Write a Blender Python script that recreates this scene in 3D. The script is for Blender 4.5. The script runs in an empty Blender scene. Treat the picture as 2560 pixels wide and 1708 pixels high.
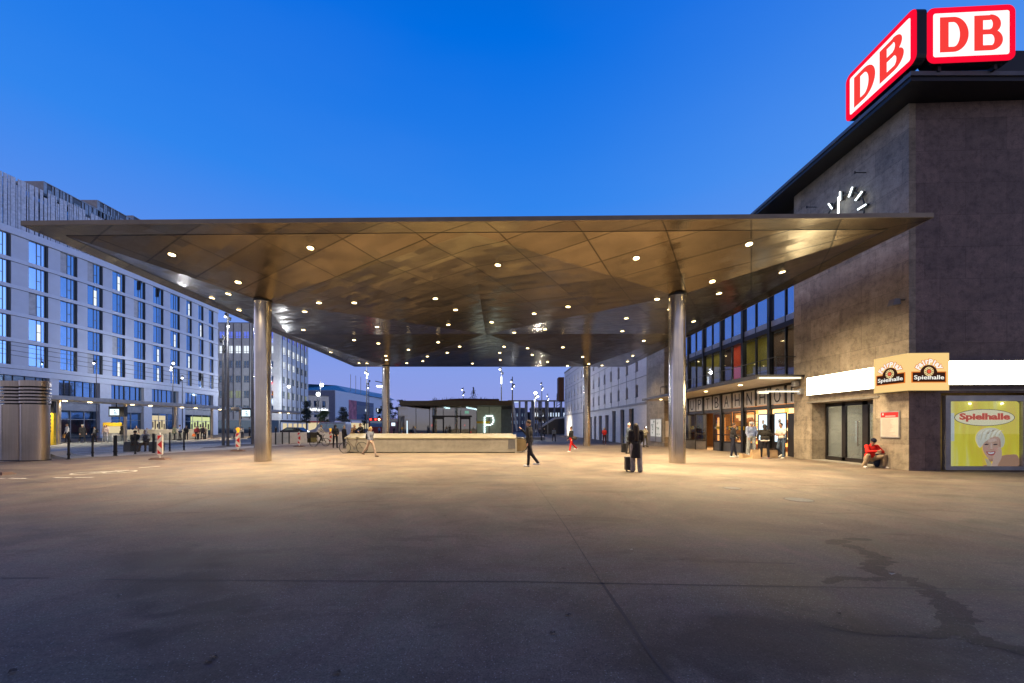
import bpy, bmesh, math, random
import numpy as np
from mathutils import Vector, Matrix
random.seed(7)
SC = bpy.context.scene
COL = SC.collection
R = math.radians
# ---------- survey of the place: camera at the origin, 1.6 m above the square, looking along +Y ----------
F, CX, HY, CH = 995.6, 1280.0, 1066.0, 1.6
def sm(t):
    t = max(0.0, min(1.0, t)); return t*t*(3-2*t)
def gz(x, y):                       # the square falls away gently towards the far right
    d = .017*(max(20, min(50, y))-20)
    return -d*sm((x+22)/12)
def P(px, Y, py): return Vector(((px-CX)/F*Y, Y, CH+(HY-py)/F*Y))
def G(px, py):
    Y = F*CH/(py-HY)
    for _ in range(8): Y = F*(CH-gz((px-CX)/F*Y, Y))/(py-HY)
    x = (px-CX)/F*Y
    return Vector((x, Y, gz(x, Y)))
# ---------- objects ----------
def tag(o, label=None, cat=None, group=None, kind=None):
    if label: o['label'] = label
    if cat: o['category'] = cat
    if group: o['group'] = group
    if kind: o['kind'] = kind
    return o
def empty(name, loc=(0,0,0), rz=0, label=None, cat=None, group=None):
    o = bpy.data.objects.new(name, None); COL.objects.link(o)
    o.location = loc; o.rotation_euler = (0,0,rz); o.empty_display_size = .3
    return tag(o, label, cat, group)
def base_of(o):
    v = Vector((0,0,0))
    while o is not None:
        v += o.location; o = o.parent
    return v
def copy_tree(o, parent=None):
    c = o.copy(); COL.objects.link(c); c.parent = parent
    for ch in list(o.children): copy_tree(ch, c)
    return c
class Fr:                            # a vertical plane: a start point, a direction seen left to right, a normal towards the viewer
    def __init__(s, A, B):
        s.A = Vector((A[0], A[1])); d = Vector((B[0]-A[0], B[1]-A[1])); s.L = d.length
        s.d = d.normalized(); s.n = Vector((s.d.y, -s.d.x))
    def p(s, u, o, z):
        q = s.A+s.d*u+s.n*o; return Vector((q.x, q.y, z))
class MB:
    def __init__(s): s.v = []; s.f = []; s.m = []; s.k = 0
    def mat(s, k): s.k = k; return s
    def add(s, pts, faces):
        b = len(s.v); s.v += [Vector(p) for p in pts]
        for f in faces: s.f.append([b+i for i in f]); s.m.append(s.k)
        return s
    def hexa(s, p): return s.add(p, [(0,3,2,1),(4,5,6,7),(0,1,5,4),(1,2,6,5),(2,3,7,6),(3,0,4,7)])
    def box(s, x0, x1, y0, y1, z0, z1):
        return s.hexa([(x0,y0,z0),(x1,y0,z0),(x1,y1,z0),(x0,y1,z0),(x0,y0,z1),(x1,y0,z1),(x1,y1,z1),(x0,y1,z1)])
    def fb(s, fr, u0, u1, o0, o1, z0, z1):
        return s.hexa([fr.p(u0,o1,z0),fr.p(u1,o1,z0),fr.p(u1,o0,z0),fr.p(u0,o0,z0),fr.p(u0,o1,z1),fr.p(u1,o1,z1),fr.p(u1,o0,z1),fr.p(u0,o0,z1)])
    def tube(s, a, b, r0, r1=None, n=12, cap=True):
        a = Vector(a); b = Vector(b); r1 = r0 if r1 is None else r1
        d = (b-a); 
        if d.length < 1e-6: return s
        d.normalize(); q = d.orthogonal().normalized(); w = d.cross(q)
        pts = []
        for c, r in ((a,r0),(b,r1)):
            for i in range(n):
                t = 2*math.pi*i/n; pts.append(c+q*math.cos(t)*r+w*math.sin(t)*r)
        fs = [(i,(i+1)%n,n+(i+1)%n,n+i) for i in range(n)]
        if cap: fs += [tuple(range(n-1,-1,-1)), tuple(range(n,2*n))]
        return s.add(pts, fs)
    def path(s, pts, r, n=6):
        for a, b in zip(pts[:-1], pts[1:]): s.tube(a, b, r, r, n)
        return s
    def lathe(s, c, prof, n=32, cap=True):   # prof: (radius, z)
        pts = []; c = Vector(c)
        for r, z in prof:
            for i in range(n):
                t = 2*math.pi*i/n; pts.append(c+Vector((r*math.cos(t), r*math.sin(t), z)))
        fs = []
        for k in range(len(prof)-1):
            for i in range(n): fs.append((k*n+i, k*n+(i+1)%n, (k+1)*n+(i+1)%n, (k+1)*n+i))
        if cap: fs += [tuple(range(n-1,-1,-1)), tuple((len(prof)-1)*n+i for i in range(n))]
        return s.add(pts, fs)
    def ball(s, c, r, n=10, m=6, sc=(1,1,1)):
        c = Vector(c); pts = [c+Vector((0,0,-r*sc[2]))]
        for j in range(1, m):
            a = -math.pi/2+math.pi*j/m
            for i in range(n):
                t = 2*math.pi*i/n; pts.append(c+Vector((r*sc[0]*math.cos(a)*math.cos(t), r*sc[1]*math.cos(a)*math.sin(t), r*sc[2]*math.sin(a))))
        pts.append(c+Vector((0,0,r*sc[2]))); fs = []
        for i in range(n): fs.append((0, 1+(i+1)%n, 1+i))
        for j in range(m-2):
            for i in range(n): fs.append((1+j*n+i, 1+j*n+(i+1)%n, 1+(j+1)*n+(i+1)%n, 1+(j+1)*n+i))
        b = 1+(m-2)*n
        for i in range(n): fs.append((b+i, b+(i+1)%n, len(pts)-1))
        return s.add(pts, fs)
    def prism(s, pts, vec):
        n = len(pts); vec = Vector(vec); a = [Vector(p) for p in pts]
        return s.add(a+[p+vec for p in a], [tuple(range(n-1,-1,-1)), tuple(range(n,2*n))]+[(i,(i+1)%n,n+(i+1)%n,n+i) for i in range(n)])
    def face(s, pts): return s.add(pts, [tuple(range(len(pts)))])
    def build(s, name, mats, parent=None, smooth=False, recalc=True, bevel=0):
        me = bpy.data.meshes.new(name); o = bpy.data.objects.new(name, me); COL.objects.link(o)
        off = Vector((0,0,0))
        if parent is not None: o.parent = parent; off = base_of(parent)
        else:
            if s.v and len(s.v) < 200000:
                xs = [v.x for v in s.v]; ys = [v.y for v in s.v]; off = Vector(((min(xs)+max(xs))/2, (min(ys)+max(ys))/2, min(v.z for v in s.v)))
                o.location = off
        me.from_pydata([tuple(v-off) for v in s.v], [], s.f)
        for m in (mats if isinstance(mats, (list, tuple)) else [mats]): me.materials.append(m)
        me.polygons.foreach_set('material_index', s.m)
        if recalc:
            bm = bmesh.new(); bm.from_mesh(me); bmesh.ops.recalc_face_normals(bm, faces=bm.faces)
            if bevel: bmesh.ops.bevel(bm, geom=bm.edges[:], offset=bevel, segments=2, affect='EDGES', profile=.5, clamp_overlap=True)
            bm.to_mesh(me); bm.free()
        if smooth:
            me.polygons.foreach_set('use_smooth', [True]*len(me.polygons))
            try: me.set_sharp_from_angle(angle=R(38))
            except Exception: pass
        me.update()
        return o
# ---------- materials ----------
class N:
    def __init__(s, name):
        s.m = bpy.data.materials.new(name); s.m.use_nodes = True; s.t = s.m.node_tree; s.t.nodes.clear()
        s.out = s.t.nodes.new('ShaderNodeOutputMaterial')
    def n(s, typ, **kw):
        k = s.t.nodes.new('ShaderNode'+typ)
        for a, v in kw.items():
            if a.startswith('i_'): k.inputs[a[2:].replace('_',' ')].default_value = v
            else: setattr(k, a, v)
        return k
    def l(s, a, b): s.t.links.new(a, b)
    def math(s, op, a, b=None, c=None, clamp=False):
        k = s.n('Math', operation=op, use_clamp=clamp)
        for i, v in enumerate((a, b, c)):
            if v is None: continue
            if isinstance(v, (int, float)): k.inputs[i].default_value = v
            else: s.l(v, k.inputs[i])
        return k.outputs[0]
    def mix(s, f, a, b, blend='MIX'):
        k = s.n('Mix', data_type='RGBA', blend_type=blend)
        for sock, v in ((k.inputs[0], f), (k.inputs[6], a), (k.inputs[7], b)):
            if isinstance(v, (int, float)): sock.default_value = v
            elif isinstance(v, tuple): sock.default_value = (*v, 1) if len(v) == 3 else v
            else: s.l(v, sock)
        return k.outputs[2]
    def noise(s, vec, scale, detail=4, rough=.55, dist=0):
        k = s.n('TexNoise'); k.inputs['Scale'].default_value = scale; k.inputs['Detail'].default_value = detail
        k.inputs['Roughness'].default_value = rough; k.inputs['Distortion'].default_value = dist
        s.l(vec, k.inputs['Vector']); return k.outputs[0]
    def ramp(s, fac, stops):
        k = s.n('ValToRGB'); e = k.color_ramp.elements
        while len(e) < len(stops): e.new(.5)
        for i, (p, c) in enumerate(stops):
            e[i].position = p; e[i].color = (*c, 1) if isinstance(c, tuple) else (c, c, c, 1)
        s.l(fac, k.inputs[0]); return k.outputs[0]
    def bsdf(s, col, rough=.6, metal=0, spec=.5, normal=None, emit=None, estr=0, alpha=None):
        b = s.n('BsdfPrincipled')
        for nm, v in (('Base Color', col), ('Roughness', rough), ('Metallic', metal), ('Specular IOR Level', spec)):
            if isinstance(v, tuple): b.inputs[nm].default_value = (*v, 1)
            elif isinstance(v, (int, float)): b.inputs[nm].default_value = v
            else: s.l(v, b.inputs[nm])
        if normal is not None: s.l(normal, b.inputs['Normal'])
        if emit is not None:
            if isinstance(emit, tuple): b.inputs['Emission Color'].default_value = (*emit, 1)
            else: s.l(emit, b.inputs['Emission Color'])
            b.inputs['Emission Strength'].default_value = estr
        s.l(b.outputs[0], s.out.inputs[0]); return b
    def obj(s): return s.n('TexCoord').outputs['Object']
    def pos(s): return s.n('NewGeometry').outputs['Position']
    def bump(s, h, strength=.3, dist=.02):
        k = s.n('Bump'); k.inputs['Strength'].default_value = strength; k.inputs['Distance'].default_value = dist
        s.l(h, k.inputs['Height']); return k.outputs[0]
def mat(name, col, rough=.6, metal=0, var=.18, vs=2.5, bump=.0, bs=30, spec=.5, emit=None, estr=0):
    k = N(name); v = k.pos(); n1 = k.noise(v, vs, 5)
    c2 = tuple(max(0, c*(1-var)) for c in col); c1 = tuple(min(1, c*(1+var*.6)) for c in col)
    cc = k.mix(k.ramp(n1, [(.32, 0.), (.68, 1.)]), c2, c1)
    rr = k.math('ADD', k.math('MULTIPLY', n1, .16), rough-.08)
    nr = None
    if bump: nr = k.bump(k.noise(v, bs, 4), bump)
    k.bsdf(cc, rr, metal, spec, nr, emit, estr)
    return k.m
def emis(name, col, s):
    k = N(name); e = k.n('Emission'); e.inputs[0].default_value = (*col, 1); e.inputs[1].default_value = s
    k.l(e.outputs[0], k.out.inputs[0]); return k.m
def glass_mat(name, tint=(.9,.95,1), refl=.35, rough=.02, clear=.8):
    k = N(name); f = k.n('LayerWeight'); f.inputs['Blend'].default_value = .5
    g = k.n('BsdfGlossy'); g.inputs['Roughness'].default_value = rough; g.inputs['Color'].default_value = (1,1,1,1)
    t = k.n('BsdfTransparent'); t.inputs[0].default_value = tuple(c*clear for c in tint)+(1,)
    mx = k.n('MixShader'); k.l(k.math('ADD', k.math('MULTIPLY', k.math('POWER', f.outputs['Facing'], 4), .7), refl*.18, clamp=True), mx.inputs[0]); k.l(t.outputs[0], mx.inputs[1]); k.l(g.outputs[0], mx.inputs[2])
    k.l(mx.outputs[0], k.out.inputs[0]); return k.m
def window_mat(name, base=(.02,.03,.05), refl=.75, rough=.05, wav=.02):      # far panes: mostly a mirror of the sky, slightly wavy
    k = N(name); v = k.pos(); nr = k.bump(k.noise(v, .9, 2), wav*4, .05)
    d = k.n('BsdfDiffuse'); d.inputs[0].default_value = (*base, 1)
    g = k.n('BsdfGlossy'); g.inputs['Roughness'].default_value = rough; g.inputs['Color'].default_value = (.5,.74,1,1); k.l(nr, g.inputs['Normal'])
    mx = k.n('MixShader'); mx.inputs[0].default_value = refl; k.l(d.outputs[0], mx.inputs[1]); k.l(g.outputs[0], mx.inputs[2])
    k.l(mx.outputs[0], k.out.inputs[0]); return k.m
M = {}
def pavement(name, c0, c1, speck=.5, stains=()):
    k = N(name); v = k.pos()
    big = k.noise(v, .22, 7, .65, .8); mid = k.noise(v, .9, 6, .6); fine = k.noise(v, 22, 4, .7); grit = k.noise(v, 75, 3, .8)
    c = k.mix(k.ramp(big, [(.35,0.),(.65,1.)]), c0, c1)
    c = k.mix(.75, c, k.ramp(mid, [(.34,.5),(.5,.95),(.66,1.25)]), 'MULTIPLY')
    tn = k.noise(v, .55, 8, .7, 1.2)
    c = k.mix(.8, c, k.ramp(tn, [(.36,(.74,.72,.66)),(.46,(1.02,.93,.88)),(.54,(.93,1.0,.90)),(.64,(1.2,1.12,1.08))]), 'MULTIPLY')
    sv = k.n('VectorMath', operation='MULTIPLY'); k.l(v, sv.inputs[0]); sv.inputs[1].default_value = (.5,1.6,1)
    c = k.mix(.75, c, k.ramp(k.noise(sv.outputs[0], .75, 9, .72, .6), [(.54,1.),(.64,.58),(.70,.5)]), 'MULTIPLY')
    c = k.mix(.6, c, k.ramp(fine, [(.3,.6),(.7,1.3)]), 'MULTIPLY')
    c = k.mix(.8, c, k.ramp(grit, [(.38,.55),(.62,1.4)]), 'MULTIPLY')
    vo = k.n('TexVoronoi'); vo.inputs['Scale'].default_value = 34; k.l(v, vo.inputs['Vector'])
    sp = k.ramp(vo.outputs['Distance'], [(.10,1.),(.2,0.)])
    c = k.mix(k.math('MULTIPLY', sp, speck), c, (.34,.31,.28))
    # chewing gum and oil spots
    v2 = k.n('TexVoronoi'); v2.inputs['Scale'].default_value = 1.3; k.l(v, v2.inputs['Vector'])
    c = k.mix(k.math('MULTIPLY', k.ramp(v2.outputs['Distance'], [(.03,1.),(.055,0.)]), .55), c, tuple(x*.3 for x in c0))
    # worn dark patches at fixed places
    mask = None
    if stains:
        wv = k.n('TexNoise'); wv.inputs['Scale'].default_value = 1.6; wv.inputs['Detail'].default_value = 5; k.l(v, wv.inputs['Vector'])
        off = k.n('VectorMath', operation='MULTIPLY_ADD'); k.l(wv.outputs['Color'], off.inputs[0]); off.inputs[1].default_value = (1.3,1.3,0); k.l(v, off.inputs[2])
        for (x, y, rx, ry) in stains:
            a = k.n('VectorMath', operation='SUBTRACT'); k.l(off.outputs[0], a.inputs[0]); a.inputs[1].default_value = (x+.65, y+.65, 0)
            b = k.n('VectorMath', operation='MULTIPLY'); k.l(a.outputs[0], b.inputs[0]); b.inputs[1].default_value = (1/rx, 1/ry, 0)
            ln = k.n('VectorMath', operation='LENGTH'); k.l(b.outputs[0], ln.inputs[0])
            q = k.math('SUBTRACT', 1.15, ln.outputs['Value'], clamp=True)
            mask = q if mask is None else k.math('MAXIMUM', mask, q)
        c = k.mix(k.math('MULTIPLY', k.ramp(mask, [(0.,0.),(.7,1.)]), .6), c, tuple(x*.28 for x in c0))
    h = k.math('ADD', k.math('MULTIPLY', grit, .5), k.math('MULTIPLY', fine, .5))
    rr = k.ramp(mid, [(.3,.55),(.7,.78)])
    k.bsdf(c, rr, 0, .26, k.bump(h, .25, .01)); return k.m
def stone(name, c0, c1, bw=1.5, bh=.75, joint=.009, s=1.0):
    k = N(name); v = k.pos(); sx = k.n('SeparateXYZ'); k.l(v, sx.inputs[0])
    cb = k.n('CombineXYZ'); k.l(k.math('ADD', sx.outputs[0], sx.outputs[1]), cb.inputs[0]); k.l(sx.outputs[2], cb.inputs[1])
    br = k.n('TexBrick'); br.offset = .37; k.l(cb.outputs[0], br.inputs['Vector'])
    br.inputs['Scale'].default_value = 1; br.inputs['Brick Width'].default_value = bw; br.inputs['Row Height'].default_value = bh
    br.inputs['Mortar Size'].default_value = joint; br.inputs['Mortar Smooth'].default_value = .3
    br.inputs['Color1'].default_value = (.72,.72,.72,1); br.inputs['Color2'].default_value = (1.2,1.17,1.15,1); br.inputs['Mortar'].default_value = (.45,.42,.4,1)
    st = k.n('VectorMath', operation='MULTIPLY'); k.l(v, st.inputs[0]); st.inputs[1].default_value = (1,1,1.8)
    n1 = k.noise(st.outputs[0], .8, 8, .65, .8); n2 = k.noise(v, 5, 8, .7); n3 = k.noise(v, 40, 3)
    c = k.mix(k.ramp(n1, [(.3,0.),(.7,1.)]), c0, c1)
    c = k.mix(.75*s, c, br.outputs['Color'], 'MULTIPLY')
    c = k.mix(.6*s, c, k.ramp(n2, [(.36,.42),(.5,.95),(.7,1.25)]), 'MULTIPLY')
    c = k.mix(.4*s, c, k.ramp(n3, [(.35,.5),(.6,1.1)]), 'MULTIPLY')
    dr = k.n('VectorMath', operation='MULTIPLY'); k.l(v, dr.inputs[0]); dr.inputs[1].default_value = (3.5,3.5,.22)   # run-down streaks
    c = k.mix(.22*s, c, k.ramp(k.noise(dr.outputs[0], 1, 5, .6), [(.38,.55),(.55,1.05)]), 'MULTIPLY')
    k.bsdf(c, .55, 0, .4, k.bump(k.math('ADD', n2, k.math('MULTIPLY', n3, .4)), .25, .01)); return k.m
def shingle():
    k = N('canopy_shingle_metal'); v = k.pos()
    mp = k.n('Mapping'); mp.inputs['Rotation'].default_value = (0,0,R(31)); k.l(v, mp.inputs['Vector'])
    br = k.n('TexBrick'); br.offset = 0; k.l(mp.outputs[0], br.inputs['Vector'])
    for a, b in (('Scale',1),('Brick Width',2.4),('Row Height',1.45),('Mortar Size',.028),('Mortar Smooth',.1)): br.inputs[a].default_value = b
    br.inputs['Color1'].default_value = (.5,.5,.5,1); br.inputs['Color2'].default_value = (1.15,1.12,1.08,1); br.inputs['Mortar'].default_value = (.08,.08,.08,1)
    m2 = k.n('Mapping'); m2.inputs['Scale'].default_value = (1.2,3.2,1); m2.inputs['Rotation'].default_value = (0,0,R(31)); k.l(v, m2.inputs['Vector'])
    vo = k.n('TexVoronoi'); vo.inputs['Scale'].default_value = 1.7; vo.inputs['Randomness'].default_value = .75; k.l(m2.outputs[0], vo.inputs['Vector'])
    b2 = k.n('TexBrick'); b2.offset = .5; k.l(mp.outputs[0], b2.inputs['Vector'])
    for a, b in (('Scale',1),('Brick Width',1.05),('Row Height',.36),('Mortar Size',.012),('Mortar Smooth',.2)): b2.inputs[a].default_value = b
    b2.inputs['Color1'].default_value = (0,0,.1,1); b2.inputs['Color2'].default_value = (1,1,1,1); b2.inputs['Mortar'].default_value = (.5,.5,0,1)
    lo = k.n('TexNoise'); lo.inputs['Scale'].default_value = 1.4; lo.inputs['Detail'].default_value = 3; k.l(v, lo.inputs['Vector'])
    tilt = k.n('VectorMath', operation='MULTIPLY_ADD'); k.l(b2.outputs['Color'], tilt.inputs[0]); tilt.inputs[1].default_value = (.05,-.06,.0); tilt.inputs[2].default_value = (-.025,.03,0)
    t2 = k.n('VectorMath', operation='MULTIPLY_ADD'); k.l(lo.outputs['Color'], t2.inputs[0]); t2.inputs[1].default_value = (.06,.06,0); t2.inputs[2].default_value = (-.03,-.03,0)
    ge = k.n('NewGeometry'); a1 = k.n('VectorMath', operation='ADD'); k.l(tilt.outputs[0], a1.inputs[0]); k.l(t2.outputs[0], a1.inputs[1])
    a2 = k.n('VectorMath', operation='ADD'); k.l(a1.outputs[0], a2.inputs[0]); k.l(ge.outputs['Normal'], a2.inputs[1])
    nn = k.n('VectorMath', operation='NORMALIZE'); k.l(a2.outputs[0], nn.inputs[0])
    c = k.mix(k.ramp(k.noise(v, .35, 4), [(.3,0.),(.7,1.)]), (.24,.195,.13), (.335,.275,.19))
    c = k.mix(.7, c, br.outputs['Color'], 'MULTIPLY')
    c = k.mix(.45, c, k.ramp(b2.outputs['Color'], [(0.,.72),(1.,1.15)]), 'MULTIPLY')
    sep = k.n('SeparateColor'); k.l(vo.outputs['Color'], sep.inputs[0])
    c = k.mix(.12, c, k.ramp(sep.outputs[2], [(0.,.82),(1.,1.1)]), 'MULTIPLY')
    k.bsdf(c, k.ramp(sep.outputs[1], [(0.,.2),(1.,.27)]), .93, .5, nn.outputs[0]); return k.m
def brushed(name, col, rough=.28, streak=60):
    k = N(name); v = k.obj(); mp = k.n('VectorMath', operation='MULTIPLY'); k.l(v, mp.inputs[0]); mp.inputs[1].default_value = (1,1,.02)
    n1 = k.noise(mp.outputs[0], streak, 3); n2 = k.noise(v, 1.3, 4)
    c = k.mix(.5, col, k.ramp(n1, [(.3,.75),(.7,1.15)]), 'MULTIPLY'); c = k.mix(.5, c, k.ramp(n2, [(.3,.75),(.7,1.1)]), 'MULTIPLY')
    k.bsdf(c, k.math('ADD', k.math('MULTIPLY', n2, .18), rough-.08), 1, .5, k.bump(n1, .05, .005)); return k.m
def SP(a, b): return G(a, b)
stn = [(G(430,1405),1.0,.45),(G(440,1465),.8,.35),(G(470,1515),.55,.16),(G(360,1600),.3,.14),(G(1950,1590),1.6,.45),(G(2100,1650),1.1,.28),(G(1700,1640),.5,.2)]
M['pave'] = pavement('worn_asphalt_square', (.128,.100,.080), (.225,.182,.142), .85, [(p.x,p.y,a,b) for p,a,b in stn])
M['pave_light'] = pavement('light_concrete_paving', (.42,.40,.37), (.52,.49,.45), .2)
M['road'] = pavement('tram_road_asphalt', (.16,.16,.165), (.21,.21,.215), .4)
M['joint'] = mat('tar_joint', (.055,.045,.04), .7)
M['wet'] = pavement('wet_asphalt', (.068,.054,.044), (.09,.072,.058), .5)
M['paint'] = mat('road_paint', (.62,.60,.52), .6, var=.35, vs=9)
M['shingle'] = shingle()
M['fascia'] = mat('fascia_metal', (.30,.24,.16), .35, .9, .15)
M['deck'] = mat('roof_deck', (.16,.14,.12), .7)
M['steel'] = brushed('brushed_steel', (.66,.60,.50), .2)
M['steel_v'] = brushed('vent_steel', (.50,.43,.36), .3, 25)
M['stone'] = stone('shell_limestone', (.28,.235,.17), (.44,.375,.28), 1.7, .95)
M['stone2'] = stone('reddish_shell_limestone', (.17,.125,.115), (.28,.205,.18), 1.35, 1.15)
M['conc'] = stone('cast_concrete', (.22,.205,.175), (.31,.29,.25), 6, 4, .002, .35)
M['cream'] = mat('cream_stone_coping', (.24,.215,.13), .5, bump=.1)
M['dark'] = mat('dark_bronze_frame', (.028,.024,.024), .4, .3)
M['black'] = mat('black_steel', (.012,.013,.016), .45)
M['grey'] = mat('grey_metal', (.16,.16,.165), .45, .5)
M['lgrey'] = mat('light_grey_metal', (.42,.42,.42), .4, .5)
M['white'] = mat('white_paint', (.72,.71,.69), .5)
M['render'] = mat('pale_render', (.60,.60,.60), .75, var=.1, vs=.6, bump=.08)
M['facade_pale'] = stone('pale_stone_cladding', (.74,.72,.72), (.82,.80,.80), 3.3, 1.0, .01, .3)
M['sky_glass'] = window_mat('sky_mirroring_glass', (.03,.05,.10), .72)
M['sky_glass2'] = window_mat('sky_mirroring_glass_tinted', (.10,.12,.16), .6)
M['dk_glass'] = window_mat('dark_glass', (.01,.012,.016), .38)
M['curtain'] = mat('drawn_curtain', (.55,.56,.58), .8)
M['glass'] = glass_mat('clear_glass')
M['railglass'] = glass_mat('railing_glass', refl=.1, clear=.93)
M['warm_lens'] = emis('warm_lamp_lens', (1,.74,.34), 16)
M['cool_lens'] = emis('cool_lamp_lens', (.9,.94,1), 9)
M['lit_white'] = emis('lit_white_panel', (1,.87,.58), 15)
M['lit_room'] = emis('lit_room_white', (.82,.9,1), 1.15)
M['lit_blue'] = emis('lit_room_blue', (.18,.26,1), .8)
M['lit_warm'] = emis('lit_room_warm', (1,.55,.2), 3)
M['lit_orange'] = emis('lit_shop_orange', (1,.36,.08), 3)
M['lit_yel'] = emis('lit_shop_yellow', (1,.74,.32), 3)
M['red_em'] = emis('red_signal', (1,.03,.02), 8)
M['green_em'] = emis('green_signal', (.1,1,.5), 3)
M['dim_shop'] = emis('dim_shop', (1,.82,.5), .75)
M['scr'] = emis('lit_screen', (.72,.9,1), 1.5)
M['red'] = mat('red_paint', (.52,.02,.02), .45)
M['yellow'] = mat('yellow_panel', (.75,.50,.02), .5)
M['orange'] = mat('orange_plastic', (.8,.28,.02), .4)
M['brown'] = mat('brown_rubber', (.10,.06,.05), .8)
M['paper'] = mat('brown_paper', (.42,.29,.16), .8, bump=.3, bs=12)
M['rust'] = mat('corten_edge', (.12,.05,.025), .8)
# ---------- workshop scene: small depsgraph for evaluating text and remeshed bodies ----------
WS = bpy.data.scenes.new('workshop')
def baked(ob):
    WS.collection.objects.link(ob)
    with bpy.context.temp_override(scene=WS, view_layer=WS.view_layers[0]):
        dg = bpy.context.evaluated_depsgraph_get(); dg.update()
        me = bpy.data.meshes.new_from_object(ob.evaluated_get(dg))
    WS.collection.objects.unlink(ob); bpy.data.objects.remove(ob); return me
# ---------- text ----------
def text_on(s, fr, u0, u1, z0, z1, o, m, parent, name='lettering', bold=.0, th=.012, rot=0):
    cu = bpy.data.curves.new('t', 'FONT'); cu.body = s; cu.size = 1; cu.offset = bold; cu.extrude = .01; cu.resolution_u = 3
    me = baked(bpy.data.objects.new('t', cu))
    co = np.array([v.co[:] for v in me.vertices]); mn = co.min(0); mx = co.max(0); q = MB(); c = (mn+mx)/2
    cr, sr = math.cos(rot), math.sin(rot)
    for p in co:
        if rot:   # keep the shape, turn about the centre; size from the height only
            k = (z1-z0)/.72; x = (p[0]-c[0])*k; y = (p[1]-c[1])*k
            uu = (u0+u1)/2+x*cr-y*sr; zz = (z0+z1)/2+x*sr+y*cr
        else:
            uu = u0+(p[0]-mn[0])/(mx[0]-mn[0])*(u1-u0); zz = z0+(p[1]-mn[1])/(mx[1]-mn[1])*(z1-z0)
        q.v.append(fr.p(uu, o+(th if p[2] > 0 else 0), zz))
    for pl in me.polygons: q.f.append(list(pl.vertices)); q.m.append(0)
    bpy.data.meshes.remove(me)
    return q.build(name, m, parent, recalc=False)
def disc(mb, fr, u, z, o, r, n=28, rx=None, th=.004):
    pts = [fr.p(u+(rx or r)*math.cos(2*math.pi*i/n), o, z+r*math.sin(2*math.pi*i/n)) for i in range(n)]
    mb.prism(pts, fr.p(0,th,0)-fr.p(0,0,0)); return mb
def rrect(fr, u0, u1, z0, z1, o, r, k=6):
    pts = []
    for cx, cz, a0 in ((u1-r,z1-r,0),(u0+r,z1-r,90),(u0+r,z0+r,180),(u1-r,z0+r,270)):
        for i in range(k+1):
            a = R(a0+90*i/k); pts.append(fr.p(cx+r*math.cos(a), o, cz+r*math.sin(a)))
    return pts
def grid_wall(mb, fr, z0, z1, cols, rows, th, u0=0, u1=None):   # a wall slab with real openings
    u1 = fr.L if u1 is None else u1; e = u0
    for a, b in cols:
        mb.fb(fr, e, a, -th, 0, z0, z1); zz = z0
        for c, d in rows: mb.fb(fr, a, b, -th, 0, zz, c); zz = d
        mb.fb(fr, a, b, -th, 0, zz, z1); e = b
    mb.fb(fr, e, u1, -th, 0, z0, z1)
# ---------- camera, world ----------
cam = bpy.data.cameras.new('camera'); co = bpy.data.objects.new('camera', cam); COL.objects.link(co)
cam.sensor_width = 36; cam.lens = 36*F/2560; cam.shift_y = (HY-854)/2560; cam.clip_end = 3000; cam.clip_start = .05
co.location = (0,0,CH); co.rotation_euler = (R(90),0,0); SC.camera = co
w = bpy.data.worlds.new('World'); SC.world = w; w.use_nodes = True; t = w.node_tree; t.nodes.clear()
wo = t.nodes.new('ShaderNodeOutputWorld'); bg = t.nodes.new('ShaderNodeBackground'); tc = t.nodes.new('ShaderNodeTexCoord')
sp = t.nodes.new('ShaderNodeSeparateXYZ'); t.links.new(tc.outputs['Generated'], sp.inputs[0])
cr = t.nodes.new('ShaderNodeValToRGB'); e = cr.color_ramp.elements
stops = [(0,(.05,.05,.06)),(.02,(.30,.34,.74)),(.13,(.24,.335,.80)),(.3,(.115,.285,.84)),(.48,(.03,.235,.85)),(.70,(.0,.155,.765)),(1,(.0,.05,.30))]
while len(e) < len(stops): e.new(.5)
for i, (p, c) in enumerate(stops): e[i].position = p; e[i].color = (*c,1)
t.links.new(sp.outputs[2], cr.inputs[0])
# the sky is paler towards the right, brightened out of view at both sides to light the facades, dim and colourless behind it (town glow)
def wm(op, a, b=None, clamp=False):
    q = t.nodes.new('ShaderNodeMath'); q.operation = op; q.use_clamp = clamp
    for i, v in enumerate((a, b)):
        if v is None: continue
        if isinstance(v, (int, float)): q.inputs[i].default_value = v
        else: t.links.new(v, q.inputs[i])
    return q.outputs[0]
def wmap(v, a, b, c, d):
    q = t.nodes.new('ShaderNodeMapRange'); q.interpolation_type = 'SMOOTHSTEP'
    for i, x in enumerate((a, b, c, d)): q.inputs[i+1].default_value = x
    t.links.new(v, q.inputs[0]); return q.outputs[0]
def wmix(f, a, col):
    q = t.nodes.new('ShaderNodeMix'); q.data_type = 'RGBA'; t.links.new(f, q.inputs[0]); t.links.new(a, q.inputs[6])
    if isinstance(col, tuple): q.inputs[7].default_value = (*col, 1)
    else: t.links.new(col, q.inputs[7])
    return q.outputs[2]
X_, Y_, Z_ = sp.outputs
low = wmap(Z_, .0, .75, 1, 0)
c_ = wmix(wm('MULTIPLY', wmap(X_, .0, .8, 0, .55), wmap(Z_, .25, .85, 1, .25)), cr.outputs[0], (.17,.38,.90))
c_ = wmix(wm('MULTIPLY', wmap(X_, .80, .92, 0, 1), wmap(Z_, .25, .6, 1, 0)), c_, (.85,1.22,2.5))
c_ = wmix(wm('MULTIPLY', wmap(X_, -.80, -.92, 0, 1), low), c_, (.9,.95,1.6))
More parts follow.
